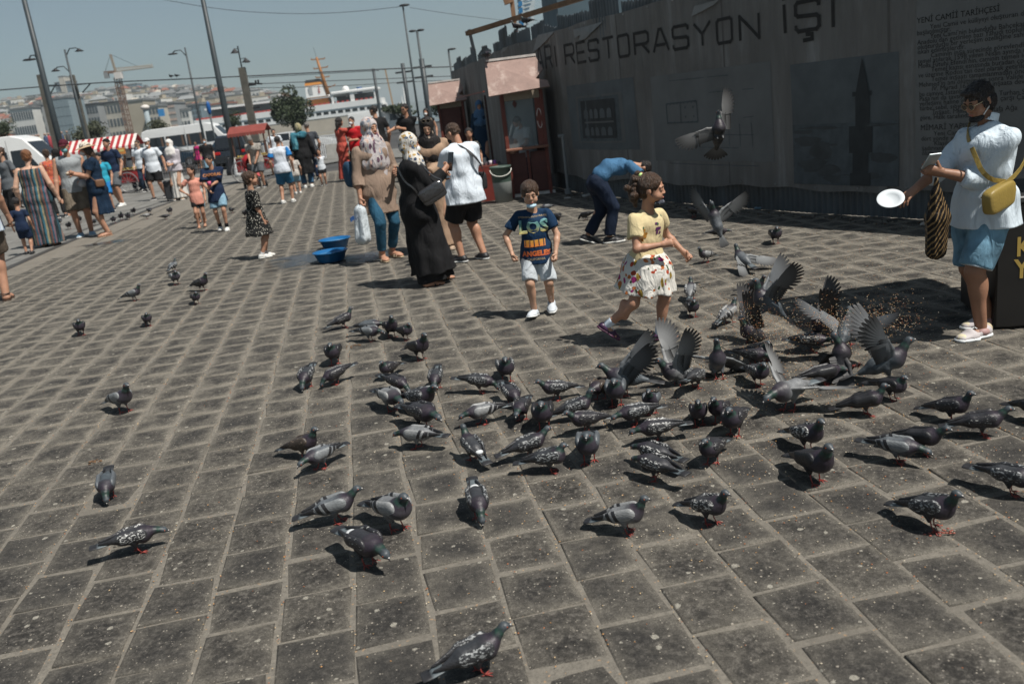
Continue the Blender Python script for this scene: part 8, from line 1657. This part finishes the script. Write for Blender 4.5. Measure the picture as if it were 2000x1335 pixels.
bank = sheet('embankment', [(-90, 118), (60, 118), (60, 126), (-90, 126)], .45, M_conc, kind='structure')
g = G(); a, b = at(-60, 262, 78), at(135, 248, 78); g.bar((a[0], 78, 1.0), (b[0], 78, 1.2), 1.6, 2.0, up=(0, 1, 0)); o = g.build('ramp_wall', mat('ramp_dark', (.05, .05, .045), .9)); tag(o, 'dark ramp parapet under the distant strollers at far left', 'wall')
g = G(); mats_ = [mat('coat%d' % i, q, .8) for i, q in enumerate([(.4, .4, .4), (.3, .04, .05), (.03, .05, .1), (.35, .25, .08), (.05, .05, .05), (.3, .2, .16)])]
for k in range(46):
 q = at(rng.uniform(-10, 132), 250 + rng.normal(0, 3), 79 + rng.random() * 2); g.mi = int(rng.integers(6)); z0 = 2.0; g.tube([(q[0], q[1], z0), (q[0], q[1], z0 + .8), (q[0], q[1], z0 + 1.35), (q[0], q[1], z0 + 1.5)], [.14, .18, .2, .06], 7); g.mi = 5; g.ball((q[0], q[1], z0 + 1.62), .11, 7, 5)
tag(g.build('distant_crowd', mats_, None, True), 'tiny strolling crowd on the ramp above the first minibus', 'crowd', kind='stuff')
M_pole = mat('pole_paint', (.035, .045, .05), .5, .2, 2); M_cp = mat('concrete_pole', (.10, .095, .08), .85, .25, 3)
def zat(x, y, Y): return at(x, y, Y)[2]
def pole(xl, yl, yt, Y, r0, r1, label, m=M_pole, cat='street pole', name='street_pole', sq=False):
 c = at(xl, yl, Y); zt = zat(proj((c[0], Y, 10))[0], yt, Y)
 for _ in range(6): zt = zat(proj((c[0], Y, zt))[0], yt, Y)
 e = empty(name, (c[0], Y, 0)); tag(e, label, cat); g = G()
 if sq: g.rings([[(sx * r_, sy * r_ * .8, z) for sx, sy in ((-1, -1), (1, -1), (1, 1), (-1, 1))] for r_, z in ((r0, 0), (r1, zt))])
 else: g.tube([(0, 0, 0), (0, 0, zt * .35), (0, 0, zt)], [r0, r0 * .9, r1], 10)
 g.build('pole', m, e, not sq); return e, zt
def arm_lamp(e, z, dx, L=.9, shade=True):
 g = G(); g.tube([(0, 0, z - .3), (dx * L * .35, 0, z + .12), (dx * L * .8, 0, z + .12), (dx * L, 0, z)], .035, 6); g.build('arm', M_pole, e, True)
 g = G(); g.lathe([(.03, .12), (.10, .06), (.28, -.06), (.26, -.07), (.0, -.02)] if shade else [(.0, .05), (.16, .04), (.22, -.03), (0, -.06)], (dx * L, 0, z - .05), 12, sx=1 if shade else 1.6); g.build('lamp_head', M_plk, e, True)
e, z = pole(110, 250, -60, 45, .16, .11, 'tall dark tapering pole with one lamp arm at far left'); arm_lamp(e, zat(70, 113, 45), -1, .45, False)
e, z = pole(106, 250, 146, 46.5, .24, .17, 'square dark concrete pillar beside the far-left pole', M_cp, sq=True, name='concrete_pillar', cat='pillar')
e, z = pole(161, 240, 97, 60, .10, .06, 'street lamp with two curved arms, second from the left', cat='street lamp', name='street_lamp'); arm_lamp(e, z - .1, 1, .9); arm_lamp(e, zat(130, 133, 60), -1, .9)
e, z = pole(163, 240, 147, 61, .17, .14, 'concrete post behind the two-armed street lamp', M_cp, sq=True, name='concrete_pillar', cat='pillar')
e, z = pole(390, 232, 93, 60, .09, .05, 'slim street lamp with one swirled arm, left of the tallest pole', cat='street lamp', name='street_lamp'); arm_lamp(e, z - .25, -1, .85, False)
e, z = pole(450, 268, -60, 40, .15, .09, 'tall black pole rising out of frame between the two minibuses'); 
g = G(); g.tube([(0, 0, zat(430, 170, 40) - .2), (0, 0, zat(430, 170, 40))], .14, 10); g.build('collar', M_pole, e)
e, z = pole(493, 240, 132, 52, .21, .18, 'thick weathered concrete pillar with lamps on top', M_cp, sq=True, name='concrete_pillar', cat='pillar')
g = G(); g.tube([(0, 0, z), (0, 0, z + 1.15)], .04, 6); g.build('lamp_stem', M_pole, e)
for dx, zz in ((-.22, z + .85), (.3, z + .3)): g = G(); g.lathe([(.02, .2), (.10, .1), (.26, -.05), (0, -.04)], (dx, 0, zz), 10); g.bar((0, 0, zz + .15), (dx, 0, zz + .18), .03); g.build('lamp_head', M_plk, e)
for k, zz in enumerate((.86, .62, .38)): g = G(); g.box((.36, 0, z * zz + 1), (.5 if k else .25, .1, .10)); g.build('insulator_bracket', M_plk, e)
e, z = pole(813, 195, 11, 70, .09, .06, 'tallest slim lamp post left of the second kiosk', cat='street lamp', name='street_lamp'); g = G(); g.ball((.12, 0, z), (.42, .2, .10), 10, 6); g.build('lamp_head', M_plk, e, True)
e, z = pole(836, 215, 60, 60, .10, .07, 'double-headed lamp post beside the second kiosk', cat='street lamp', name='street_lamp')
for dx in (-.28, .24): g = G(); g.ball((dx, 0, z), (.26, .14, .08), 10, 6); g.build('lamp_head', M_plk, e, True)
e, z = pole(837, 215, 115, 59, .20, .17, 'thick dark overhead-line mast with cross arms', name='line_mast', cat='mast')
for zz in (z - .5, zat(830, 150, 59)): g = G(); g.box((0, 0, zz), (1.2, .1, .12)); g.build('cross_arm', M_plk, e)
e, z = pole(797, 200, 124, 66, .16, .14, 'thinner overhead-line mast left of the thick one', name='line_mast', cat='mast')
for zz in (z - .6, zat(795, 160, 66)): g = G(); g.box((0, 0, zz), (1.2, .1, .12)); g.build('cross_arm', M_plk, e)
e, z = pole(736, 180, 134, 72, .13, .11, 'slim overhead-line mast above the ferry bridge', name='line_mast', cat='mast')
e, z = pole(884, 160, 97, 52, .07, .05, 'small lamp post rising behind the end of the hoarding', cat='street lamp', name='street_lamp'); g = G(); g.ball((.2, 0, z), (.25, .12, .06), 10, 6); g.build('lamp_head', M_plk, e, True)
e, z = pole(418, 262, 215, 50, .05, .05, 'sign post with a blue oval seen edge-on by the second minibus', cat='sign', name='road_sign'); g = G(); g.ball((0, 0, z + .1), (.12, .12, .38), 12, 8); g.build('sign_face', mat('sign_blue', (.01, .08, .26), .4), e, True)
e, z = pole(290, 240, 210, 120, .35, .35, 'pale round post with a cap on the quay', mat('quay_post', (.25, .30, .32), .7), name='quay_post', cat='post'); g = G(); g.ball((0, 0, z), (.6, .6, .35), 10, 6); g.build('cap', M_ws, e, True)
def wire(pts, Y, r_, label):
 g = G(); P_ = [at(x, y, Y) for x, y in pts]; 
 for _ in range(2):
  Q = [P_[0]]
  for a, b in zip(P_[:-1], P_[1:]): Q += [a * .75 + b * .25, a * .25 + b * .75]
  Q.append(P_[-1]); P_ = Q
 g.tube(P_, r_, 5); o = g.build('overhead_wire', mat('wire_dark', (.03, .035, .04), .6)); base_at(o, tuple(P_[0])); tag(o, label, 'wire', 'overhead wires')
wire([(-120, 186), (0, 176), (115, 167), (225, 160), (350, 155), (480, 149), (560, 145), (690, 138), (800, 133), (905, 130)], 55, .035, 'main overhead wire crossing the whole sky, the one with two birds')
wire([(485, 152), (600, 146), (740, 138)], 56, .02, 'thin wire hugging just under the main overhead wire')
wire([(480, 165), (600, 160), (700, 156), (830, 151), (905, 148)], 56, .022, 'second overhead wire lower, right of the concrete pillar')
wire([(480, 172), (640, 170), (830, 158), (905, 157)], 57, .018, 'lowest thin overhead wire, right of the concrete pillar')
wire([(300, -4), (410, 16), (500, 25), (600, 28), (700, 23), (794, 12)], 50, .014, 'faint sagging wire high in the sky')
wire([(800, 15), (880, 28), (1000, 42)], 50, .012, 'faint wire from the tallest lamp post to the right')
for a, b in (((110, 163), (97, 186)), ((177, 163), (161, 181)), ((90, 167), (112, 166)), ((150, 166), (176, 163))):
 g = G(); g.bar(at(*a, 55.5), at(*b, 55.5), .06); o = g.build('bracket_strut', M_pole); base_at(o, tuple(at(*a, 55.5))); tag(o, 'strut holding the main wire at the %s' % {110: 'far-left pole, sloping', 177: 'two-armed lamp post, sloping', 90: 'far-left pole, level', 150: 'two-armed lamp post, level'}[a[0]], 'bracket')
for x, y, w_ in ((335, 153, 'left'), (346, 152, 'right')): q = at(x, y, 55); pigeon((q[0], q[1], q[2]), R(70), 'hunch', 'dark', 'tiny, on the main wire, %s of two' % w_, 1.25)
g = G(); q = at(425, 150, 62); e = empty('wire_bracket', tuple(at(486, 163, 55))); tag(e, 'cantilever bracket with insulators right of the concrete pillar', 'bracket'); 
for a, b in (((486, 163), (512, 164)), ((500, 164), (499, 157)), ((505, 164), (504, 156))): g = G(); o0 = V3(*e.location); g.bar(at(*a, 55) - o0, at(*b, 55) - o0, .09); g.build('strut', M_plk, e)
def watermat():
 m, t, b = nodes('sea_water'); geo = N(t, 'ShaderNodeNewGeometry'); n = N(t, 'ShaderNodeTexNoise', Scale=.6, Detail=6.0); lnk(t, geo.outputs['Position'], n.inputs['Vector']); b.inputs['Base Color'].default_value = (.02, .05, .065, 1); b.inputs['Roughness'].default_value = .12
 bp = N(t, 'ShaderNodeBump', Strength=.6, Distance=.3); lnk(t, n.outputs[0], bp.inputs['Height']); lnk(t, bp.outputs[0], b.inputs['Normal']); return m
sheet('sea', [(-3500, 132), (3500, 132), (3500, 5200), (-3500, 5200)], -1.6, watermat(), kind='structure')
YF = 250.0; fe = empty('ferry', tuple(at(560, 240, YF)[:2]) + (-1.6,)); fe.location = (at(560, 240, YF)[0], YF, -1.6); tag(fe, 'white passenger ferry with orange funnel and mast moored beyond the trees', 'ferry')
M_fw = mat('ferry_white', (.70, .70, .68), .5, .06, .3); M_fo = mat('ferry_orange', (.50, .20, .035), .5); M_fc = mat('ferry_cream', (.42, .37, .30), .7, .1, .3); M_fm = mat('mast_orange', (.30, .12, .025), .5); M_seat = mat('seat_red', (.32, .04, .03), .6)
def FX(px): return at(px, 240, YF)[0] - fe.location[0]
def ZF(z): return z + 1.6
g = G(); g.prism([(FX(385), ZF(-1.6)), (FX(375), ZF(2.6)), (FX(768), ZF(3.1)), (FX(745), ZF(-1.6))], (0, 0, 0), (1, 0, 0), (0, 0, 1), (0, 10, 0)); g.build('hull', M_fc, fe)
g = G(); g.box(((FX(380) + FX(755)) / 2, 5, ZF(3.95)), (FX(755) - FX(380), 10.2, 2.2)); g.build('main_deck', M_fw, fe)
g = G(); g.box(((FX(380) + FX(752)) / 2, 5, ZF(5.65)), (FX(752) - FX(380), 10.6, 1.5)); g.build('bulwark', M_fw, fe)
for k in range(26): g = G(); x = FX(395) + k * 2.0; g.box((x, -.12, ZF(4.1)), (1.35, .06, .75)); g.build('window', M_gls, fe)
g = G(); 
for k in range(int((FX(742) - FX(385)) / 1.3)):
 x = FX(385) + k * 1.3
 for yy in (.6, 2.4): g.box((x, yy, ZF(6.6)), (.6, .5, .5))
tag(g.build('deck_seats', M_seat, fe), kind='stuff')
g = G(); g.box(((FX(655) + FX(746)) / 2, 5, ZF(9.0)), (FX(746) - FX(655), 10.4, .8), bev=.2); g.build('canopy_roof', M_fw, fe)
g = G(); g.box(((FX(600) + FX(690)) / 2, 6, ZF(8.3)), (FX(690) - FX(600), 8, .35)); g.build('deck_roof', mat('ferry_grey', (.36, .38, .38), .6), fe)
for px in (657, 694, 698, 741, 744): g = G(); g.box((FX(px), .3, ZF(7.5)), (.55, .5, 3.0)); g.build('roof_post', M_fw, fe)
g = G(); g.box(((FX(657) + FX(742)) / 2, 7.5, ZF(7.4)), (FX(742) - FX(657), .2, 2.0)); g.build('cabin_wall', mat('ferry_cabin', (.10, .13, .14), .3), fe)
g = G(); g.box(((FX(400) + FX(545)) / 2, 6, ZF(9.0)), (FX(545) - FX(400), 8, .5)); g.build('deck_roof', M_fw, fe)
g = G(); g.box(((FX(400) + FX(545)) / 2, 8, ZF(7.6)), (FX(545) - FX(400), .3, 2.4)); g.build('cabin_wall', MATS['ferry_cabin'], fe)
def frust(g, x0, x1, y0, y1, z0, z1, s0=0, s1=0): g.add([(x0, y0, z0), (x1, y0, z0), (x1, y1, z0), (x0, y1, z0), (x0 + s0, y0 + .3, z1), (x1 - s1, y0 + .3, z1), (x1 - s1, y1 - .3, z1), (x0 + s0, y1 - .3, z1)], [(3, 2, 1, 0), (4, 5, 6, 7), (0, 1, 5, 4), (1, 2, 6, 5), (2, 3, 7, 6), (3, 0, 4, 7)])
g = G(); frust(g, FX(603), FX(648), 2.5, 7.5, ZF(6.6), ZF(8.7), .1, .5); g.build('funnel_base', M_fo, fe)
g = G(); frust(g, FX(603.5), FX(645), 2.6, 7.4, ZF(8.7), ZF(11.9), .1, .9); fn = g.build('funnel', M_fw, fe)
g = G(); frust(g, FX(604), FX(639.5), 2.8, 7.2, ZF(11.9), ZF(12.7), .05, .25); g.build('funnel_band', M_fo, fn)
g = G(); frust(g, FX(605), FX(637), 3.0, 7.0, ZF(12.7), ZF(13.4), .2, .5); g.build('funnel_top', M_plk, fn)
g = G(); g.box((FX(614), 2.6, ZF(10.5)), (1.0, .15, 2.0)); g.build('funnel_door', MATS['ferry_grey'], fn)
g = G()
for k in range(3): g.add([(FX(628) + .15 * k, 2.52, ZF(9.6 + .7 * k)), (FX(633), 2.52, ZF(9.7 + .7 * k)), (FX(630.5), 2.52, ZF(10.4 + .7 * k))], [(0, 1, 2)])
g.build('funnel_emblem', mat('emblem_red', (.40, .08, .07), .6), fn)
b0, b1 = at(641, 185, YF + 3), at(618, 112, YF + 3); o0 = V3(*fe.location)
g = G(); g.tube([b0 - o0, (b0 + b1) / 2 - o0, b1 - o0], [.65, .45, .3], 8); ms = g.build('mast', M_fm, fe, True)
for (x0, y0, x1, y1) in ((608, 117, 634, 115), (613, 135, 640, 131), (617, 152, 643, 150), (637, 172, 654, 167)): g = G(); g.bar(at(x0, y0, YF + 3) - o0, at(x1, y1, YF + 3) - o0, .28); g.bar(at(x0, y0, YF + 3) - o0, at(x0, y0 - 3, YF + 3) - o0, .2); g.bar(at(x1, y1, YF + 3) - o0, at(x1, y1 - 3, YF + 3) - o0, .2); g.build('yard', M_fm, ms)
g = G(); g.bar(b1 - o0, at(612, 93, YF + 3) - o0, .2); g.build('topmast', MATS['quay_post'], ms)
g = G(); q = at(675, 175, YF + 3) - o0; g.ball(q, 1.0, 12, 8); g.bar(q, q - V3(0, 0, 2), .3); g.build('radar_dome', M_fw, fe, True)
g = G(); q = at(702, 176, YF + 3) - o0; g.tube([q - V3(0, 0, .8), q + V3(0, 0, .8)], .75, 12); g.build('tank', mat('tank_blue', (.02, .07, .18), .5), fe, True)
g = G(); q0, q1 = at(752, 134, YF + 8) - o0, at(769, 212, YF + 8) - o0; g.bar(q0, q1, .38); o = g.build('bow_mast', mat('spar_tan', (.30, .20, .11), .7), fe)
for (x, y, h_, cc) in ((786, 204, 9, 0), (791, 203, 12, 0), (780, 206, 7, 1)):
 q = at(x, y, 330); e = empty('sailing_boat', (q[0], 330, -1.5)); tag(e, ['small white mast and boat right of the ferry bow', 'taller white mast and boat right of the ferry bow', 'red-sailed small boat right of the ferry bow'][(786, 791, 780).index(x)], 'boat'); g = G(); g.prism([(-4, 0), (4, 0), (5, 1.4), (-4.4, 1.4)], (0, 0, 0), (1, 0, 0), (0, 0, 1), (0, 2, 0)); g.build('hull', M_fw, e); g = G(); g.tube([(0, 1, 1.4), (0, 1, h_)], .2, 6); g.build('mast', M_fw, e)
 g = G(); g.add([(0.2, 1, 2), (2.2, 1, 2), (.2, 1, h_ - 1)], [(0, 1, 2)]); g.build('sail', M_rs if cc else M_fw, e)
def skyl(x): return float(np.interp(x, [-200, 0, 15, 60, 100, 130, 180, 215, 260, 350, 450, 500, 545, 570, 620, 700, 760, 840, 950], [215, 205, 197, 196, 192, 188, 183, 176, 172, 170, 172, 177, 185, 193, 198, 196, 192, 186, 178]))
V = []; rows = [430, 520, 620, 720, 820, 920, 1000, 1100, 1500]; XP = np.linspace(-500, 700, 41)
for ri, D in enumerate(rows):
 fr = min(max((D - 430) / 570, 0), 1)
 for x in XP:
  zt = at(x, skyl(x) + 12, 1000)[2]; z = -3 + (zt + 3) * fr ** .9 if D <= 1000 else zt * (.9 if D < 1200 else .2)
  if x > 560: z *= max(0, 1 - (x - 560) / 60)
  V.append((at(x, 240, D)[0], D, z))
nX = len(XP); F = [(r_ * nX + i, r_ * nX + i + 1, (r_ + 1) * nX + i + 1, (r_ + 1) * nX + i) for r_ in range(len(rows) - 1) for i in range(nX - 1)]
me = mesh_np('hill', V, np.array(F)); tag(obj('hill', me, mat('hill_ground', (.10, .10, .08), .9, .3, .02)), kind='structure')
HV = np.array(V).reshape(len(rows), nX, 3)
def hillz(px, D):
 fr = min(max((D - 430) / 570, 0), 1); return -3 + (at(px, skyl(px) + 12, 1000)[2] + 3) * fr ** .9
HC = [('cream', (.40, .37, .31)), ('white', (.52, .52, .49)), ('pinkish', (.36, .28, .24)), ('grey', (.22, .23, .23)), ('sand', (.33, .29, .22))]
M_h = [mat('render_' + n_, c_, .85, .12, .1) for n_, c_ in HC]; M_rt = mat('roof_terracotta', (.22, .085, .055), .85, .2, .5); M_rg = mat('roof_grey', (.14, .145, .145), .85, .2, .5); M_hw = mat('far_window', (.06, .075, .085), .3)
PB = []
for i in range(10):
 wd, dp, hh = rng.uniform(6, 12.5), 9, rng.uniform(8, 16); g = G(); g.box((0, dp / 2, hh / 2 - 4), (wd, dp, hh + 8)); m0 = g.mesh('building', M_h[i % 5])
 g = G(); nx, nz_2 = int(wd / 2.6), int(hh / 3.1)
 for a in range(nx):
  for b in range(nz_2): g.box((-wd / 2 + wd * (a + .5) / nx, -.02, 1.8 + b * 3.1), (1.25, .1, 1.6))
 for b in range(nz_2):
  if i % 3 == 0: g.box((0, -.4, .7 + b * 3.1), (wd * .8, .8, .2))
 m1 = g.mesh('windows', M_hw); g = G()
 if i % 3 != 1: g.add([(-wd / 2 - .4, -.4, hh), (wd / 2 + .4, -.4, hh), (wd / 2 + .4, dp + .4, hh), (-wd / 2 - .4, dp + .4, hh), (-wd / 4, dp / 2, hh + 2.4), (wd / 4, dp / 2, hh + 2.4)], [(0, 1, 5, 4), (1, 2, 5), (2, 3, 4, 5), (3, 0, 4), (3, 2, 1, 0)])
 else: g.box((0, dp / 2, hh + .3), (wd + .4, dp + .4, .6)); g.box((wd * .2, dp / 2, hh + 1.5), (3, 3, 2.4))
 m2 = g.mesh('roof', M_rt if i % 5 == 0 else (M_h[(i * 3 + 1) % 5] if i % 2 else M_rg)); PB.append((m0, m1, m2, wd, hh, i))
cnt = 0; rest = G()
for D in (470, 500, 530, 560, 595, 630, 670, 710, 750, 790, 830, 870, 910, 950, 980):
 px = -30 + rng.uniform(0, 12)
 while px < 575:
  m0, m1, m2, wd, hh, i = PB[rng.integers(10)]; z = hillz(px, D); zt = at(px, skyl(px), D)[2]; sc = rng.uniform(.85, 1.1)
  if z + hh * sc > zt + 2: sc = max(.35, (zt - z + rng.uniform(-3, 2)) / hh)
  if sc > .3 and (cnt >= 285 or rng.random() < .25):
   q = at(px, 240, D); rest.mi = i % 5; rest.box((q[0], D + 4.5, z + hh * sc / 2 - 3), (wd, 9, hh * sc + 6)); rest.mi = 5 if i % 5 else 6; rest.box((q[0], D + 4.5, z + hh * sc + .3), (wd + .5, 9.5, .6)); rest.mi = 7
   for a in range(int(wd / 3)):
    for b in range(int(hh * sc / 3.2)): rest.box((q[0] - wd / 2 + 1.6 + a * 3, D - .02, z + 1.8 + b * 3.1), (1.3, .1, 1.6))
  elif sc > .3:
   q = at(px, 240, D); e = obj('building', m0, None, None, (q[0], D, z)); e.scale = (1, 1, sc); e.rotation_euler = (0, 0, rng.normal(0, .25)); nm = HC[i % 5][0]
   tag(e, 'one of many small %s apartment blocks packed on the far hillside' % nm, 'building', '%s blocks on the hillside' % nm); tag(obj('windows', m1, None, e), kind='stuff'); obj('roof', m2, None, e); cnt += 1
  px += wd / D * 1709 * rng.uniform(.9, 1.2) + .5
tag(rest.build('buildings_beyond', M_h + [M_rg, M_rt, M_hw]), 'further small blocks filling the gaps of the hillside town', 'buildings', kind='stuff')
def block(x0, x1, yt, D, m, label, nx, nz_, roofm=M_rg, wm=M_hw, ww=.6, wh=.55, flat=True):
 A, B = at(x0, 250, D), at(x1, 250, D); zt = at((x0 + x1) / 2, yt, D)[2]; wd = B[0] - A[0]; e = empty('building', ((A[0] + B[0]) / 2, D, -2)); tag(e, label, 'building'); H_ = zt + 2
 g = G(); g.box((0, 8, H_ / 2), (wd, 16, H_)); g.build('wall', m, e); g = G(); g.box((0, 8, H_ + .4), (wd + .8, 16.8, .8)); g.build('roof', roofm, e)
 if nx: 
  wme = G(); wme.box((0, 0, 0), (wd / nx * ww, .3, H_ / nz_ * wh)); me = wme.mesh('window', wm)
  for a in range(nx):
   for b in range(nz_): obj('window', me, None, e, (-wd / 2 + wd * (a + .5) / nx, -.05, H_ * (b + .55) / nz_))
 return e
block(28, 72, 212, 420, M_h[1], 'long white block with regular window rows at the left edge of town', 9, 4); block(70, 92, 205, 428, M_h[3], 'narrow grey block between the white block and the far-left pillar', 3, 6)
block(101, 146, 192, 410, mat('glass_blue_grey', (.20, .25, .27), .35), 'pale blue-grey glass-fronted building behind the far-left pole', 6, 7, ww=.94, wh=.92, wm=mat('glass_panel', (.17, .215, .235), .25))
block(142, 200, 206, 432, M_h[3], 'wide grey building with dark mansard roof above the olive-green tree', 10, 5, roofm=M_plk); block(196, 252, 201, 440, mat('stone_cream', (.36, .34, .29), .8, .2, .2), 'cream columned building with dark roof behind the crane', 8, 4, roofm=M_plk)
block(258, 290, 196, 425, M_h[4], 'blank sandy party wall of a tall building right of the crane', 0, 0); block(290, 318, 208, 418, M_h[0], 'cream building carrying a bright blue banner', 4, 5); block(318, 350, 202, 430, M_h[3], 'dark building with pale balconies right of the blue banner', 4, 7, wm=M_h[2], wh=.35, ww=.9)
block(348, 375, 215, 436, M_h[1], 'small white stepped building left of the swirled street lamp', 4, 4); block(375, 400, 204, 440, mat('blue_render', (.14, .19, .22), .7), 'blue-grey tall block behind the tallest pole', 4, 8)
block(420, 455, 203, 445, M_h[1], 'low white building with terracotta roof left of the concrete pillar', 5, 3, roofm=M_rt); block(500, 560, 198, 470, M_h[3], 'long grey waterfront building behind the round dark tree', 9, 3)
block(128, 160, 158, 1010, mat('tower_glass', (.12, .17, .20), .3), 'twin glass hotel towers standing above the skyline at left', 4, 9); block(138, 148, 147, 1008, M_h[0], 'cream lift core rising between the twin glass towers', 0, 0)
block(258, 286, 163, 1012, mat('tower_blue', (.07, .15, .20), .3), 'flat blue glass block breaking the skyline', 6, 3)
block(66, 130, 183, 980, M_h[0], 'long cream palace-like building on the skyline at left', 12, 2)
q = at(315, 220, 415); g = G(); g.box((0, 0, 0), (2.8, .2, 3.2)); o = g.build('banner_sign', mat('banner_azure', (.01, .20, .48), .6), None, False, tuple(q)); tag(o, 'bright azure banner hung on the cream building', 'sign')
YC = 330.0; c0 = at(252, 250, YC); ce = empty('tower_crane', (c0[0], YC, 0)); tag(ce, 'rust-orange tower crane standing in front of the hillside town', 'crane'); MR = mat('crane_rust', (.17, .10, .065), .8, .2, .3); MY = mat('crane_cream', (.26, .22, .17), .7)
zt = at(228, 152, YC)[2]; g = G()
for sx in (-1, 1):
 for sy in (-1, 1): g.bar((sx * .9, sy * .9, 0), (sx * .9, sy * .9, zt), .3)
n = 14
for k in range(n):
 z0, z1 = zt * k / n, zt * (k + 1) / n
 for sy in (-.9, .9): g.bar((-.9, sy, z0), (.9, sy, z1), .2); g.bar((-.9, sy, z1), (.9, sy, z1), .2)
tag(g.build('tower_lattice', MR, ce), kind='stuff')
g = G(); g.box((.8, -.5, zt + .6), (2.4, 2.2, 2.2)); g.build('cab', M_ws, ce)
g = G(); L_ = at(284, 151, YC)[0] - c0[0] + 3.5
for sy, sz in ((-.5, 0), (.5, 0), (0, 1.3)): g.bar((0, sy, zt + 2 + sz), (L_, sy, zt + 2 + sz * .4), .22)
for k in range(16): x = L_ * k / 16; g.bar((x, -.5, zt + 2), (x + L_ / 32, 0, zt + 3.2), .14); g.bar((x + L_ / 32, 0, zt + 3.2), (x + L_ / 16, -.5, zt + 2), .14)
tag(g.build('jib', MY, ce), kind='stuff')
g = G(); g.bar((0, 0, zt + 2), (-4.2, 0, zt + 2.2), .9); g.build('counter_jib', MR, ce); g = G(); g.box((-3.6, 0, zt + 1.2), (1.4, 1.4, 2.0)); g.build('counterweight', MATS['render_grey'], ce)
g = G(); g.bar((0, 0, zt), (-.6, 0, zt + 8), .7); g.build('crane_head', MY, ce)
g = G(); g.bar((-.6, 0, zt + 8), (L_ * .6, 0, zt + 2.9), .1); g.bar((-.6, 0, zt + 8), (-4, 0, zt + 2.2), .1); g.build('tie_cable', M_plk, ce)
V = []; XP = np.linspace(500, 2100, 30)
for D, k in ((2600, 0), (3100, 1), (3600, .3)):
 for x in XP: V.append((at(x, 200, D)[0], D, max(-5, (1.75 + (at(x, skyl(min(x, 900)) - 2, 3100)[2] - 1.75) * .6) * k) if k else -3))
me = mesh_np('far_hills', V, np.array([(r_ * 30 + i, r_ * 30 + i + 1, (r_ + 1) * 30 + i + 1, (r_ + 1) * 30 + i) for r_ in range(2) for i in range(29)])); tag(obj('far_hills', me, mat('far_hill', (.07, .09, .08), .9)), kind='structure')
HAZE = True
if HAZE:
 g = G(); g.box((0, 1995, 44), (7200, 4090, 96)); m = bpy.data.materials.new('haze_air'); m.use_nodes = True; t = m.node_tree; t.nodes.clear(); o_ = t.nodes.new('ShaderNodeOutputMaterial'); pv = t.nodes.new('ShaderNodeVolumePrincipled')
 pv.inputs['Color'].default_value = (.80, .90, .95, 1); pv.inputs['Density'].default_value = .00028; pv.inputs['Anisotropy'].default_value = .2; t.links.new(pv.outputs[0], o_.inputs['Volume']); tag(g.build('haze', m), kind='stuff')
